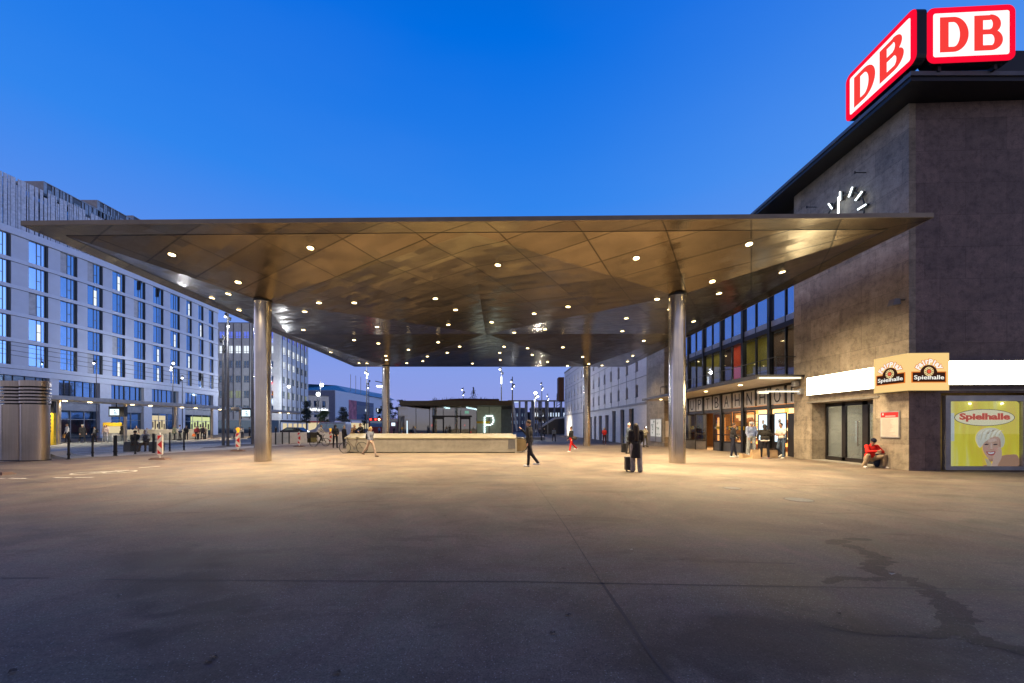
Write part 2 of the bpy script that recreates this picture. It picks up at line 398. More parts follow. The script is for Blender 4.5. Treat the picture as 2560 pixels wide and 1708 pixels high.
bk_ = t.nodes.new('ShaderNodeValToRGB'); e = bk_.color_ramp.elements; e[0].position = 0; e[0].color = (.50,.44,.44,1); e[1].position = .6; e[1].color = (.04,.055,.17,1); e_ = e.new(.22); e_.color = (.34,.36,.60,1)
t.links.new(Z_, bk_.inputs[0]); c_ = wmix(wmap(Y_, .12, -.35, 0, 1), c_, bk_.outputs[0])
nz = t.nodes.new('ShaderNodeTexNoise'); nz.inputs['Scale'].default_value = 1.6; nz.inputs['Detail'].default_value = 4; sc_n = t.nodes.new('ShaderNodeVectorMath'); sc_n.operation = 'MULTIPLY'; sc_n.inputs[1].default_value = (1,1,4)
t.links.new(tc.outputs['Generated'], sc_n.inputs[0]); t.links.new(sc_n.outputs[0], nz.inputs['Vector'])   # faint high haze
c_ = wmix(wm('MULTIPLY', wmap(nz.outputs[0], .45, .75, 0, .10), wmap(Z_, .05, .6, 1, .2)), c_, (.33,.42,.80))
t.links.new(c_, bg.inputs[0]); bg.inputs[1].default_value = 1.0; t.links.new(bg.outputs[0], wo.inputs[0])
SC.view_settings.view_transform = 'Standard'; SC.view_settings.look = 'None'; SC.view_settings.exposure = 0; SC.view_settings.gamma = 1
SC.render.engine = 'CYCLES'; cy = SC.cycles; cy.use_denoising = True; cy.max_bounces = 6; cy.diffuse_bounces = 3; cy.glossy_bounces = 4; cy.transparent_max_bounces = 12
cy.sample_clamp_indirect = 4; cy.sample_clamp_direct = 0; cy.caustics_reflective = False; cy.caustics_refractive = False
try: cy.denoiser = 'OPENIMAGEDENOISE'
except Exception: pass
def lamp(name, typ, loc, power, col, parent=None, radius=.08, spot=None, rot=(0,0,0), size=None, sizey=None, blend=.5):
    ld = bpy.data.lights.new(name, typ); ld.energy = power; ld.color = col
    if typ in ('SPOT','POINT'): ld.shadow_soft_size = radius
    if spot: ld.spot_size = R(spot); ld.spot_blend = blend
    if size: ld.shape = 'RECTANGLE'; ld.size = size; ld.size_y = sizey or size
    o = bpy.data.objects.new(name, ld); COL.objects.link(o); o.rotation_euler = rot
    if parent is not None: o.parent = parent; o.location = Vector(loc)-base_of(parent)
    else: o.location = loc
    return o
WARM = (1,.76,.46)
# ---------- the ground ----------
xs = [-900,-500,-250,-120,-80,-60,-45]+[-35+2.5*i for i in range(30)]+[45,60,80,120,250,500,900]
ys = [-60,-30,-10,-5]+[0+2*i for i in range(31)]+[65,75,90,120,170,260,400,700,1500]
g = MB(); nx = len(xs)
g.v = [Vector((x,y,gz(x,y))) for y in ys for x in xs]
g.f = [[j*nx+i, j*nx+i+1, (j+1)*nx+i+1, (j+1)*nx+i] for j in range(len(ys)-1) for i in range(nx-1)]; g.m = [0]*len(g.f)
go = g.build('ground', M['pave'], recalc=False, smooth=True); tag(go, kind='structure')
def strip(mb, pts, w, lift=.004, step=.8, wob=0, seed=0):
    rr = random.Random(seed); q = []
    for a, b in zip(pts[:-1], pts[1:]):
        n = max(1, int((b-a).length/step))
        for i in range(n): q.append(a.lerp(b, i/n))
    q.append(pts[-1]); L = []; Rr = []
    for i, p in enumerate(q):
        d = (q[min(i+1,len(q)-1)]-q[max(i-1,0)]); d.z = 0; d.normalize(); s = Vector((-d.y,d.x,0))
        wa = w/2*(1+wob*rr.uniform(-1,1)); wb = w/2*(1+wob*rr.uniform(-1,1)); j = s*rr.uniform(-1,1)*wob*w*.25
        for l, k, ww in ((L,1,wa),(Rr,-1,wb)):
            v = p+j+s*k*max(ww,.002); v.z = gz(v.x,v.y)+lift; l.append(v)
    for i in range(len(q)-1): mb.face([L[i],Rr[i],Rr[i+1],L[i+1]])
    return mb
j = MB()
for pts, w_ in (([(0,1446),(121,1446)],.025),([(261,1450),(700,1452),(1280,1454),(1503,1458.5),(2000,1467),(2560,1476)],.022),
    ([(1334,1202),(1416,1319),(1503,1456)],.014),([(1503,1456),(1540,1510),(1574,1559),(1630,1640),(1683,1708)],.03),([(1797,1189),(2206,1270.6),(2560,1349)],.03),
    ([(185,1230),(360,1204),(531,1179)],.03),([(327,1290),(534,1238)],.02),([(1786,1405),(1988,1409.5)],.03),
    ([(643,1164),(1244,1166)],.03),([(730,1153.5),(1244,1155)],.03),([(1244,1155),(1246,1162)],.03),([(0,1267),(150,1250)],.02)):
    strip(j, [G(*p) for p in pts], w_*.8, lift=.0025, wob=.5, seed=int(w_*999)+len(pts))
tag(j.build('pavement_joints', M['joint'], recalc=False), kind='structure')
k = 1.0894
wt = MB(); WN = [0]
for i, (pts, w_) in enumerate((([(1915,1246),(1940,1238),(1985,1238)],.14),([(1945,1250),(2000,1272),(2025,1283),(2000,1310),(2050,1322),(2110,1340),(2140,1352)],.12),
    ([(1900,1336),(1930,1326),(1990,1330),(2060,1328)],.06),([(2140,1352),(2150,1372),(2185,1392),(2200,1415),(2195,1440),(2240,1470),(2300,1482),(2380,1500)],.13),
    ([(1880,1432),(1930,1441),(1990,1452),(2060,1452),(2130,1460),(2200,1450)],.06))):
    q = [G(a*k, b*k) for a, b in pts]; rr = random.Random(i+11)
    for a_, b_ in zip(q[:-1], q[1:]):
        n_ = max(2, int((b_-a_).length/(w_*.28)))
        for s_ in range(n_):
            if rr.random() < .22: continue
            c_ = a_.lerp(b_, s_/n_)+Vector((rr.gauss(0,w_*.18), rr.gauss(0,w_*.18), 0)); r_ = w_*rr.uniform(.28,.75); m_ = 11; ph = rr.uniform(0,6)
            WN[0] += 1
            wt.face([Vector((c_.x+r_*1.5*(1+.4*math.sin(3*t_+ph)*rr.uniform(.3,1)+rr.uniform(-.25,.25))*math.cos(t_), c_.y+r_*(1+rr.uniform(-.35,.35))*math.sin(t_), gz(c_.x,c_.y)+.002+WN[0]*.000002)) for t_ in [2*math.pi*e_/m_ for e_ in range(m_)]])
tag(wt.build('wet_trail', M['wet'], recalc=False), kind='structure')
for px, py, r_, lab in ((1997,1250,.26,'round steel manhole cover right of the middle in the lit paving'),(1830,1221,.2,'smaller round manhole cover left of the other one')):
    c_ = G(px,py); o = empty('manhole_cover', c_, label=lab, cat='manhole cover', group='manhole covers'); q = MB(); q.lathe(c_, [(r_,.001),(r_,.006)], 28); q.build('cover', M['road'], o)
    q = MB(); strip(q, [c_+Vector((r_*1.04*math.cos(a), r_*1.04*math.sin(a), 0)) for a in [2*math.pi*i/28 for i in range(29)]], .022, .008); q.build('rim', M['joint'], o, recalc=False)
# far side: light paving of the tram stop, the road beyond, kerbs
def sheet(name, front, back, m, lift):
    mb = MB(); n = 24
    def samp(pl):
        q = [G(*p) for p in pl]; out = []
        for i in range(n+1):
            t = i/n*(len(q)-1); a = min(int(t), len(q)-2); v = q[a].lerp(q[a+1], t-a); v.z = gz(v.x,v.y)+lift; out.append(v)
        return out
    a = samp(front); b = samp(back)
    for i in range(n): mb.face([a[i],a[i+1],b[i+1],b[i]])
    return tag(mb.build(name, m, recalc=False), kind='structure')
sheet('tram_stop_pavement', [(-500,1166),(0,1155),(124,1149),(345,1137),(558,1125),(700,1114),(850,1108)], [(-500,1128),(0,1122),(124,1120),(345,1115),(558,1109),(700,1104),(850,1100)], M['pave_light'], .004)
sheet('road', [(-500,1127.5),(0,1121.7),(124,1119.7),(345,1114.7),(558,1108.7),(700,1103.7),(850,1099.7)], [(-500,1113),(0,1110),(124,1108),(345,1103),(558,1098),(700,1094),(850,1091)], M['road'], .004)
km = MB()
strip(km, [G(a,b) for a,b in ((-500,1127.7),(0,1121.8),(345,1114.8),(558,1108.8),(700,1103.8))], .18, .012)
strip(km, [G(a,b) for a,b in ((-500,1116),(0,1112.6),(345,1105.5),(558,1099.6),(700,1095))], .15, .012)
tag(km.build('kerb_lines', M['paint'], recalc=False), kind='structure')
pm = MB()
for a, b in (((-10,1196.5),(11,1196.5)),((24,1196.5),(68,1196.6)),((135,1194.5),(177,1194.3)),((188,1194),(234,1193.7)),((347,1170),(400,1166))):
    strip(pm, [G(*a), G(*b)], .12, .005)
for i in range(3):   # the painted bicycle symbol, foreshortened: two wheels and a frame
    pass
c1, c2 = G(222,1183), G(300,1180)
for c in (c1, c2):
    ring = [c+Vector((.42*math.cos(a), .42*math.sin(a), 0)) for a in [2*math.pi*i/20 for i in range(21)]]
    strip(pm, ring, .07, .005, .3)
strip(pm, [c1, c1.lerp(c2,.4)+Vector((0,.5,0)), c2], .07, .006); strip(pm, [c1, c1.lerp(c2,.55), c1.lerp(c2,.75)+Vector((0,.6,0)), c2], .07, .007)
strip(pm, [c1.lerp(c2,.55), c1.lerp(c2,.4)+Vector((0,.5,0)), c1.lerp(c2,.75)+Vector((0,.6,0))], .07, .008)
tag(pm.build('lane_markings', M['paint'], recalc=False), kind='structure')
# ---------- the big canopy ----------
ZT, ZB, ZC = 8.2, 8.06, 7.34
FL, FRr, BR, BL = Vector((-15.77,12.81)), Vector((13.03,12.33)), Vector((12.41,43.2)), Vector((-17.06,43.2))
cols = [Vector((-11.45,18.3)), Vector((7.26,17.5)), Vector((7.16,38.1)), Vector((-12.05,38.1))]
def bil(u, v): return FL.lerp(FRr,u).lerp(BL.lerp(BR,u), v)
cpy = empty('station_square_canopy', (-1.8,28,0), label='huge flat faceted metal canopy on four round steel columns covering the square', cat='canopy')
eu, ev = .024, .023
ring = [(0,0),(1,0),(1,1),(0,1)]; ri = [(eu,ev),(1-eu,ev),(1-eu,1-ev),(eu,1-ev)]
V3 = lambda q, z: Vector((q.x,q.y,z))
us = MB()
for i in range(4):
    a, b = ring[i], ring[(i+1)%4]; c, d = ri[(i+1)%4], ri[i]
    us.face([V3(bil(*a),ZB), V3(bil(*b),ZB), V3(bil(*c),ZB), V3(bil(*d),ZB)])
TRI = []
def lev(u, v): return ZB
for qi, (u0,u1,v0,v1,ci) in enumerate(((eu,.5,ev,.5,0),(.5,1-eu,ev,.5,1),(.5,1-eu,.5,1-ev,2),(eu,.5,.5,1-ev,3))):
    cs = [V3(bil(u0,v0),ZB),V3(bil(u1,v0),ZB),V3(bil(u1,v1),ZB),V3(bil(u0,v1),ZB)]; ap = V3(cols[ci],ZC)
    for i in range(4):
        us.face([cs[i],cs[(i+1)%4],ap]); TRI.append((cs[i],cs[(i+1)%4],ap))
us.build('underside', M['shingle'], cpy, recalc=False)
fa = MB()
for i in range(4):
    a, b = V3(bil(*ring[i]),ZB), V3(bil(*ring[(i+1)%4]),ZB); n_ = Vector(((b-a).y,-(b-a).x,0)).normalized()
    fa.hexa([a,b,b+n_*.03,a+n_*.03]+[q+Vector((0,0,ZT-ZB)) for q in (a,b,b+n_*.03,a+n_*.03)])
fa.build('fascia', M['fascia'], cpy)
dk = MB(); ctr = V3(bil(.5,.5), ZT+.25); rp = [V3(bil(*q),ZT) for q in ring]
for i in range(4): dk.face([rp[i], rp[(i+1)%4], ctr])
dk.build('roof_deck', M['deck'], cpy)
seam = MB()
for a, b in (((eu,ev),(1-eu,ev)),((1-eu,ev),(1-eu,1-ev)),((1-eu,1-ev),(eu,1-ev)),((eu,1-ev),(eu,ev))):
    p, q = V3(bil(*a),ZB-.004), V3(bil(*b),ZB-.004); seam.tube(p, q, .008, .008, 4)
seam.build('edge_seam', M['black'], cpy)
for c in cols:
    z0 = gz(c.x,c.y)
    cm = MB(); cm.lathe((c.x,c.y,0), [(.35,z0-.02),(.35,ZC+.12)], 48); co_ = cm.build('column', M['steel'], cpy, smooth=True)
    cm = MB(); cm.lathe((c.x,c.y,0), [(.38,ZC-.03),(.38,ZC+.05)], 40); cm.build('column_collar', M['black'], co_, smooth=True)
def on_soffit(px, py):
    o = Vector((0,0,CH)); d = Vector(((px-CX)/F,1,(HY-py)/F)); best = None
    from mathutils.geometry import intersect_ray_tri
    for a, b, c in TRI:
        h = intersect_ray_tri(a, b, c, d, o, True)
        if h is not None and (best is None or h.y < best[0].y):
            nrm = (b-a).cross(c-a).normalized()
            if nrm.z > 0: nrm = -nrm
            best = (h, nrm)
    return best
L5 = [(777,210),(1403,180),(1076,335),(1032,388),(958,406),(1080,461),(1441,428),(1601,428),(1377,468),(1371,551),(2250,257),(1967,409),(2059,460),(2026,527),(1704,537),(2222,516),(2324,563),(1600,597),(1710,612),(1846,640),(1980,607),(2077,626),(2021,654),(1931,671),(1911,692),(1744,668),(1747,687),(1838,701),(2135,703),(1495,652),(1623,701),(1658,702)]
L6 = [(765,284),(1317,215),(1137,398),(1479,352),(1170,457),(867,485),(930,535),(431,522),(265,556),(1046,594),(716,579),(697,642),(802,689),(318,633),(118,718),(97,748),(99,783),(233,726),(256,758),(406,721),(503,768),(533,803),(331,793),(428,812),(598,810),(722,791),(748,763)]
lp = [(a/1.8077, b/1.8077+520) for a, b in L5]+[(a/1.9583+1200, b/1.9583+500) for a, b in L6]
nl = 0
for px, py in lp:
    h = on_soffit(px, py)
    if h is None: continue
    nl += 1
    p, nr = h; dm = MB(); dm.tube(p-nr*.03, p+nr*.012, .135, .135, 20); do = dm.build('downlight', M['black'], cpy)
    dm = MB(); dm.tube(p+nr*.0125, p+nr*.02, .105, .105, 20); dm.build('lens', M['warm_lens'], do)
    lamp('downlight_lamp', 'SPOT', p+nr*.05+Vector((0,0,-.03)), (1850-1330*sm((p.y-16)/18))*(1.3 if p.x > 2 else 1), WARM, do, .07, 130, (0,0,0), blend=.85)
print('downlights', nl, 'of', len(lp))
# ---------- the railway station ----------
ST = empty('station_building', (17,28,0), label='dark limestone railway station with glazed entrance hall, flat overhanging roof and lettered doors', cat='station')
XS = 14.3
fs = Fr((XS,42.3), (XS,14.35))            # the long side, seen from far (u=0) to the near corner
def U(Y): return 42.3-Y
fg = Fr((XS+.6,42.3), (XS+.6,14.35))      # plane of the glazing, set back
ZW = 13.24
# near stone pier with the arcade entrance opening
nm = MB()
nm.fb(fs, U(20.2), U(19.0), -.9, 0, -.3, ZW); nm.fb(fs, U(19.0), U(15.77), -.9, 0, 2.69, ZW)
nm.fb(fs, U(15.77), U(14.35), -.75, 0, -.3, ZW)
nm.build('side_wall', M['stone'], ST)
fm = MB(); ff = Fr((XS,14.35), (26,13.88))
fm.fb(ff, 0, 1.1, -.74, 0, -.2, 2.95); fm.fb(ff, 1.1, 4.15, -.74, 0, 2.8, 2.95); fm.fb(ff, 1.1, 4.15, -.74,-.5,-.2,2.8); fm.fb(ff, 4.15, ff.L, -.74, 0, -.2, 2.95)
fm.fb(ff, 0, ff.L, -.76, -.01, 2.95, ZW)
fm.build('front_wall', M['stone2'], ST)
lg = MB(); lg.fb(ff, 1.2, ff.L, 0, .05, 2.86, 2.93); lg.fb(fs, U(19.3), U(15.5), 0, .035, 2.72, 2.78); lg.build('drip_ledge', M['conc'], ST)
fw = MB(); fw.fb(fs, 0, U(37.4), -1.2, 0, -.5, ZW); fw.build('side_wall', M['stone'], ST)
bk = MB(); bk.box(21,40,20.5,44,-.6,12.6); bk.box(15.4,40,42.3,44,-.6,12.6); bk.build('hall_walls', M['stone'], ST)
up = MB(); up.fb(fs, U(37.4), U(20.2), -.95, -.75, 11.2, ZW); up.build('upper_wall', M['dark'], ST)
rf = MB(); rf.box(13.45,45,13.43,46,13.25,13.47)
rf.build('roof', M['black'], ST)
# roof profile: a thin kerb above the fascia
kb = MB(); kb.box(13.40,13.449,13.38,46.05,13.40,13.54); kb.box(13.449,45,13.38,13.429,13.40,13.54); kb.build('roof_edge_trim', M['grey'], ST)
pent = MB(); pent.box(18.2,44,15.2,40,13.48,15.94); pent.build('roof_block', M['black'], ST)
# glazed hall front: six bays
posts = [36.15-2.64*i for i in range(7)]; posts[-1] = 20.32
gl = MB()
for y in posts+[37.38]: gl.fb(fg, U(y)-.11, U(y)+.11, -.12, .14, -.4, 12.6)
for a, b in zip(posts[:-1], posts[1:]):
    m_ = (a+b)/2; gl.fb(fg, U(m_)-.045, U(m_)+.045, -.06, .06, 2.83, 12.6)
gl.build('mullions', M['black'], ST)
hd = MB(); hd.fb(fg, U(37.3), U(20.25), -.1, .08, 2.58, 2.80); hd.fb(fg, U(37.3), U(20.25), -.1, .1, 3.84, 4.3); hd.fb(fg, U(37.3), U(20.25), -.1,.09,7.0,7.28); hd.build('transom', M['dark'], ST)
hd = MB(); hd.fb(fg, U(37.3), U(20.25), -.1,.05,7.281,7.62); hd.build('glass_foot_band', M['lgrey'], ST)
bays = list(zip([37.36]+posts[:-1], posts))
for bi, (a, b) in enumerate(bays):
    m_ = (a+b)/2
    for c, d in (((a,m_),(m_,b)) if bi else ((a,b),)):
        gp = MB(); gp.fb(fg, U(c)+.06, U(d)-.06, -.02, 0, 7.63, 12.5); gp.build('upper_pane', M['sky_glass2'], ST)
        gp = MB(); gp.fb(fg, U(c)+.06, U(d)-.06, -.02, 0, 4.31, 6.99); gp.build('gallery_pane', M['glass'], ST)
letters = 'HAUPTBAHNHOF'
wp = mat('opal_letter_panel', (.50,.49,.48), .35)
li = 0
for a, b in bays[1:]:
    m_ = (a+b)/2
    for c, d in ((a,m_),(m_,b)):
        q = MB(); q.fb(fg, U(c)+.13, U(d)-.13, .01, .05, 2.83, 3.81); po = q.build('letter_panel', wp, ST)
        w0 = U(c)+.13; w1 = U(d)-.13; mm = (w0+w1)/2; hw = .27 if letters[li] != 'F' else .22
        text_on(letters[li], fg, mm-hw, mm+hw, 2.93, 3.72, .052, M['black'], po, 'letter', -.008)
        li += 1
# gallery interior seen through the glass
gi = MB(); gi.box(15.0,20.9,20.6,41.9,3.9,4.1); gi.build('gallery_floor', M['grey'], ST)
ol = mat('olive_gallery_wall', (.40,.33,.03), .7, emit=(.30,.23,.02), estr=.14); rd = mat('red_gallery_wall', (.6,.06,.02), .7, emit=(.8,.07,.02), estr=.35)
cl = mat('pale_gallery_wall', (.4,.4,.42), .7); br_ = mat('brown_gallery_wall', (.12,.06,.03), .7)
for (y0, y1, z0, z1, m_) in ((33.7,41.9,5.7,7.8,ol),(27.2,30.25,5.5,7.8,ol),(33.7,41.9,4.1,5.69,cl),(27.2,30.25,4.1,5.49,cl),(30.35,31.65,4.1,7.8,rd),(31.7,33.6,4.1,7.8,br_),(19.8,27.1,4.1,7.8,br_)):
    g2 = MB(); g2.box(17.6,17.8,y0,y1,z0,z1); g2.build('gallery_wall', m_, ST)
g2 = MB(); g2.box(15.1,20.9,20.6,41.9,7.85,8.0); g2.build('gallery_ceiling', cl, ST)
for y in (21.5,23.6,25.2,28.4,31.5,33.6):
    q = MB(); q.tube((16.6,y,7.80),(16.6,y,7.84),.09,.09,14); q.build('gallery_downlight', M['warm_lens'], ST)
lamp('gallery_lamp', 'AREA', (16.4,24.5,7.7), 90, (1,.85,.6), ST, size=2, sizey=6); lamp('gallery_lamp', 'AREA', (16.4,33,7.7), 60, (1,.85,.6), ST, size=2, sizey=7)
# shop hall behind the doors
hh = MB(); hh.box(18.8,19,20.4,41.9,-.5,3.8); hh.build('hall_back_wall', mat('hall_panel', (.35,.17,.06), .6), ST)
hc = MB(); hc.box(15.05,18.8,20.4,41.9,3.3,3.4); hc.build('hall_ceiling', mat('hall_ceiling', (.55,.4,.25), .6), ST)
for y0, y1, z0, z1, mm in ((25.2,33.0,2.0,2.55,'lit_warm'),(24.0,33.0,1.25,1.5,'lit_yel'),(24.0,33.0,.62,.85,'lit_yel'),(25.2,31,1.62,1.85,'lit_orange'),(24.5,32.8,.2,.5,'lit_orange'),(30.2,31.2,1.5,2.5,'lit_warm'),(35,36,0,2.4,'lit_orange')):
    q = MB(); n = max(1,int((y1-y0)/.62))
    for i in range(n):
        a = y0+(y1-y0)*i/n; q.box(18.55,18.75,a+.03,a+(y1-y0)/n-.03,z0+random.uniform(0,.08),z1-random.uniform(0,.1))
    q.build('shop_shelf', M[mm], ST)
sh = MB()
for z in (.55,1.15,1.55,1.95): sh.box(18.1,18.54,24,33,z,z+.05)
for i in range(60):
    y = random.uniform(24.1,32.8); z = random.choice((.6,1.2,1.6,2.0)); s_ = random.uniform(.06,.16); sh.box(18.15,18.4,y,y+s_,z,z+random.uniform(.1,.28))
sh.build('shop_goods', mat('shop_goods', (.22,.09,.04), .6, var=.8, vs=6), ST)
lamp('hall_lamp', 'AREA', (17,28,3.25), 1900, (1,.62,.28), ST, size=3, sizey=11)
lamp('hall_lamp', 'AREA', (17,22,3.25), 60, (1,.75,.5), ST, size=2, sizey=3)
# doors
def leaf(u0, u1, fr, o=0.0, kick=True, screen=None, swing=0):
    q = MB()
    for a, b in ((u0,u0+.07),(u1-.07,u1)): q.fb(fr, a, b, o-.03, o+.03, -.32, 2.56)
    q.fb(fr, u0+.07, u1-.07, o-.03, o+.03, 2.47, 2.56); q.fb(fr, u0+.07, u1-.07, o-.03, o+.03, .46, .56)
    q.fb(fr, u0+.07, u1-.07, o+.031, o+.07, .98, 1.05)
    dd = q.build('door', M['dark'], ST)
    q = MB(); q.fb(fr, u0+.07, u1-.07, o-.015, o+.015, -.32, .46); q.build('kick_plate', M['grey'], dd)
    if screen is None:
        q = MB(); q.fb(fr, u0+.07, u1-.07, o-.006, o+.006, .56, 2.47); q.build('glass', M['glass'], dd)
    return dd
door_i = 0
for bi, (a, b) in enumerate(bays[1:]):
    m_ = (a+b)/2
    for h, (c, d) in enumerate(((a,m_),(m_,b))):
        u0, u1 = U(c)+.11, U(d)-.11
        if bi == 1 and h == 0 or bi == 2 and h == 0:      # leaves standing open, turned outwards
            fo = Fr((XS+.6, 42.3-u1), (XS-.15, 42.3-u1+.25)) if bi == 1 else Fr((XS-.2, 42.3-u0-.05), (XS+.6, 42.3-u0-.3))
            dd = leaf(0, fo.L, fo)
        elif bi == 4 and h == 1 or bi == 5:
            q = MB(); q.fb(fg, u0, u1, -.04, .0, -.32, 2.3); dd = q.build('panel_door', M['dark'], ST)
            q = MB(); q.fb(fg, u0+.06, u1-.06, -.03, -.01, 2.31, 2.56); q.build('top_light', M['lit_warm'], dd)
        else: dd = leaf(u0, u1, fg)
        door_i += 1
# taxi stickers on the doors
def taxi(u, fr, o, right):
    t0 = empty('taxi_sticker', fr.p(u,o,1.45), label='yellow %s on the door glass %s' % ('TAXI sticker, arrow right,' if right else 'TAXI sticker, arrow left,', taxi.w.pop(0)), cat='sticker', group='taxi stickers on the doors')
    a, b = (0,.62) if right else (.26,.88)
    q = MB(); q.fb(fr, u+a, u+b, o, o+.008, 1.36, 1.60); q.build('yellow_field', M['yellow'], t0)
    c, d = (.62,.88) if right else (0,.26)
    q = MB(); q.fb(fr, u+c, u+d, o, o+.008, 1.36, 1.60); q.build('arrow_field', M['black'], t0)
    text_on('TAXI', fr, u+a+.08, u+b-.06, 1.41, 1.55, o+.0085, M['black'], t0, 'lettering', .012, .003)
    q = MB(); e1, e2 = (u+c+.04, u+d-.04) if right else (u+d-.04, u+c+.04); sg = 1 if right else -1
    q.fb(fr, min(e1,e2), max(e1,e2), o+.0085, o+.012, 1.47, 1.49)
    for s_ in (1,-1): q.prism([fr.p(e2,o+.0125,1.48),fr.p(e2-sg*.08,o+.0125,1.48+s_*.075),fr.p(e2-sg*.055,o+.0125,1.48+s_*.09),fr.p(e2+sg*.02,o+.0125,1.48)], fr.p(0,.003,0)-fr.p(0,0,0))
    q.build('arrow', M['white'], t0)
taxi.w = ['nearest the column', 'by the open doorway', 'at mid front', 'by the hoodie man']
taxi(U(33.0), fg, .08, True); taxi(U(29.1), fg, .08, False); taxi(U(27.5), fg, .08, False); taxi(U(26.2)-.1, fg, .08, False)
# the two lit screens
for n_, (y0, y1, z0, z1) in enumerate(((23.95,23.1,.78,2.27),(22.5,21.62,.74,2.3))):
    so = empty('advertising_screen', fg.p(U(y0),.03,z0), label=('smaller lit pale blue screen showing a football, left of its pair' if n_ == 0 else 'larger lit pale blue screen showing a football, behind the man in the white T-shirt'), cat='screen', group='lit advertising screens by the doors')
    q = MB(); q.fb(fg, U(y0)-.06, U(y1)+.06, .005, .045, z0-.06, z1+.06); q.build('casing', M['black'], so)
    q = MB(); q.fb(fg, U(y0), U(y1), .046, .052, z0, z1); q.build('display', M['scr'], so)
    uc, zc = (U(y0)+U(y1))/2-.02, z1-.42; q = MB(); disc(q, fg, uc, zc, .053, .13); q.build('football', M['white'], so)
    q = MB(); disc(q, fg, uc, zc, .058, .042, 5)
    for i in range(5): disc(q, fg, uc+.105*math.cos(R(90+72*i)), zc+.105*math.sin(R(90+72*i)), .058, .026, 5)
    q.build('football_patches', M['black'], so)
# awning over the doors
aw = MB(); aw.box(11.97,14.29,19.5,36.4,3.93,4.06); aw.box(14.29,14.86,20.22,36.4,3.93,4.06)
ao = aw.build('awning', mat('awning_plaster', (.62,.56,.46), .6), ST)
q = MB(); q.box(11.9,11.969,19.43,36.46,3.92,4.12); q.box(11.969,14.29,19.43,19.499,4.02,4.12); q.build('awning_rim', M['dark'], ao)
q = MB(); q.box(12.1,14.1,19.435,19.496,3.93,4.0); q.build('light_strip', emis('awning_strip', (1,.85,.55), 2.2), ao)
for y in (22.5,26.5,31,34.5):
    q = MB(); q.tube((12.9,y,3.905),(12.9,y,3.929),.1,.1,16); q.build('awning_downlight', M['warm_lens'], ao)
for y in (24,31): lamp('awning_lamp', 'AREA', (13,y,3.3), 110, (1,.78,.5), ao, size=1, sizey=5)
rl = MB()
rl.path([(14.28,20.06,5.1),(13.3,20.06,5.1),(13.3,35.6,5.1),(14.6,35.6,5.1)], .022)
rl.path([(14.28,20.06,4.2),(13.3,20.06,4.2),(13.3,35.6,4.2)], .012)
for i in range(13): rl.tube((13.3,20.06+15.54*i/12,4.06),(13.3,20.06+15.54*i/12,5.1),.02)
rl.build('balcony_railing', M['black'], ST)
# arcade entrance doors in the recess
fd = Fr((15.0,42.3),(15.0,14.35)); Ud = U
q = MB()
for y0, y1 in ((19.02,18.93),(18.06,17.86),(17.0,16.74)): q.fb(fd, U(y0), U(y1), -.05, .05, -.05, 2.69)
q.fb(fd, U(18.93), U(15.7), -.05, .05, 2.52, 2.69); q.fb(fd, U(18.93), U(15.7), -.05, .05, -.05, .2)
q.build('arcade_door_frame', M['dark'], ST)
slit = N('slatted_privacy_glass'); v = slit.pos(); sx = slit.n('SeparateXYZ'); slit.l(v, sx.inputs[0])
fr_ = slit.math('FRACT', slit.math('MULTIPLY', sx.outputs[2], 17)); st_ = slit.ramp(fr_, [(.42,0.),(.46,1.)])
tr = slit.n('BsdfTransparent'); gl_ = slit.n('BsdfPrincipled'); gl_.inputs['Base Color'].default_value = (.6,.58,.52,1); gl_.inputs['Roughness'].default_value = .4
mxs = slit.n('MixShader'); slit.l(st_, mxs.inputs[0]); slit.l(tr.outputs[0], mxs.inputs[1]); slit.l(gl_.outputs[0], mxs.inputs[2]); slit.l(mxs.outputs[0], slit.out.inputs[0])
for y0, y1 in ((18.93,18.06),(17.86,17.0),(16.74,15.8)):
    q = MB(); q.fb(fd, U(y0), U(y1), -.01, 0, .2, 2.52); dd = q.build('arcade_door', M['glass'], ST)
    q = MB(); q.fb(fd, U(y0)+.02, U(y1)-.02, -.03, -.022, .2, 2.5); q.build('slatted_film', slit.m, dd)
q = MB(); q.tube(fd.p(U(17.15),.11,.75), fd.p(U(17.15),.11,1.85), .02); 
for z in (.8,1.8): q.tube(fd.p(U(17.15),.04,z), fd.p(U(17.15),.11,z), .015)
q.build('pull_bar', M['steel'], ST)
q = MB(); q.box(15.3,17.6,19.6,19.8,-.1,2.9); q.box(17.5,17.7,15.2,19.6,-.1,2.9); q.build('lobby_wall', mat('lobby_wall', (.62,.56,.42), .7), ST)
q = MB(); q.box(16.6,16.9,17.3,18.4,0,2.2); q.build('lobby_panel', mat('lobby_panel', (.55,.45,.22), .6), ST)
for (y0,y1,z0,z1,mm) in ((18.0,17.8,.3,2.2,'lit_yel'),(16.55,16.4,.9,1.9,'scr'),(17.4,16.6,1.75,2.0,'red')):
    q = MB(); q.box(16.5,16.55,min(y0,y1),max(y0,y1),z0,z1); q.build('lobby_sign', M[mm], ST)
lamp('lobby_lamp', 'AREA', (16.2,17.6,2.8), 190, (1,.9,.7), ST, size=1.6, sizey=2.6)
q = MB(); q.fb(fd, U(19.0), U(15.7), .05, .7, -.06, .03); q.build('door_sill', M['conc'], ST)
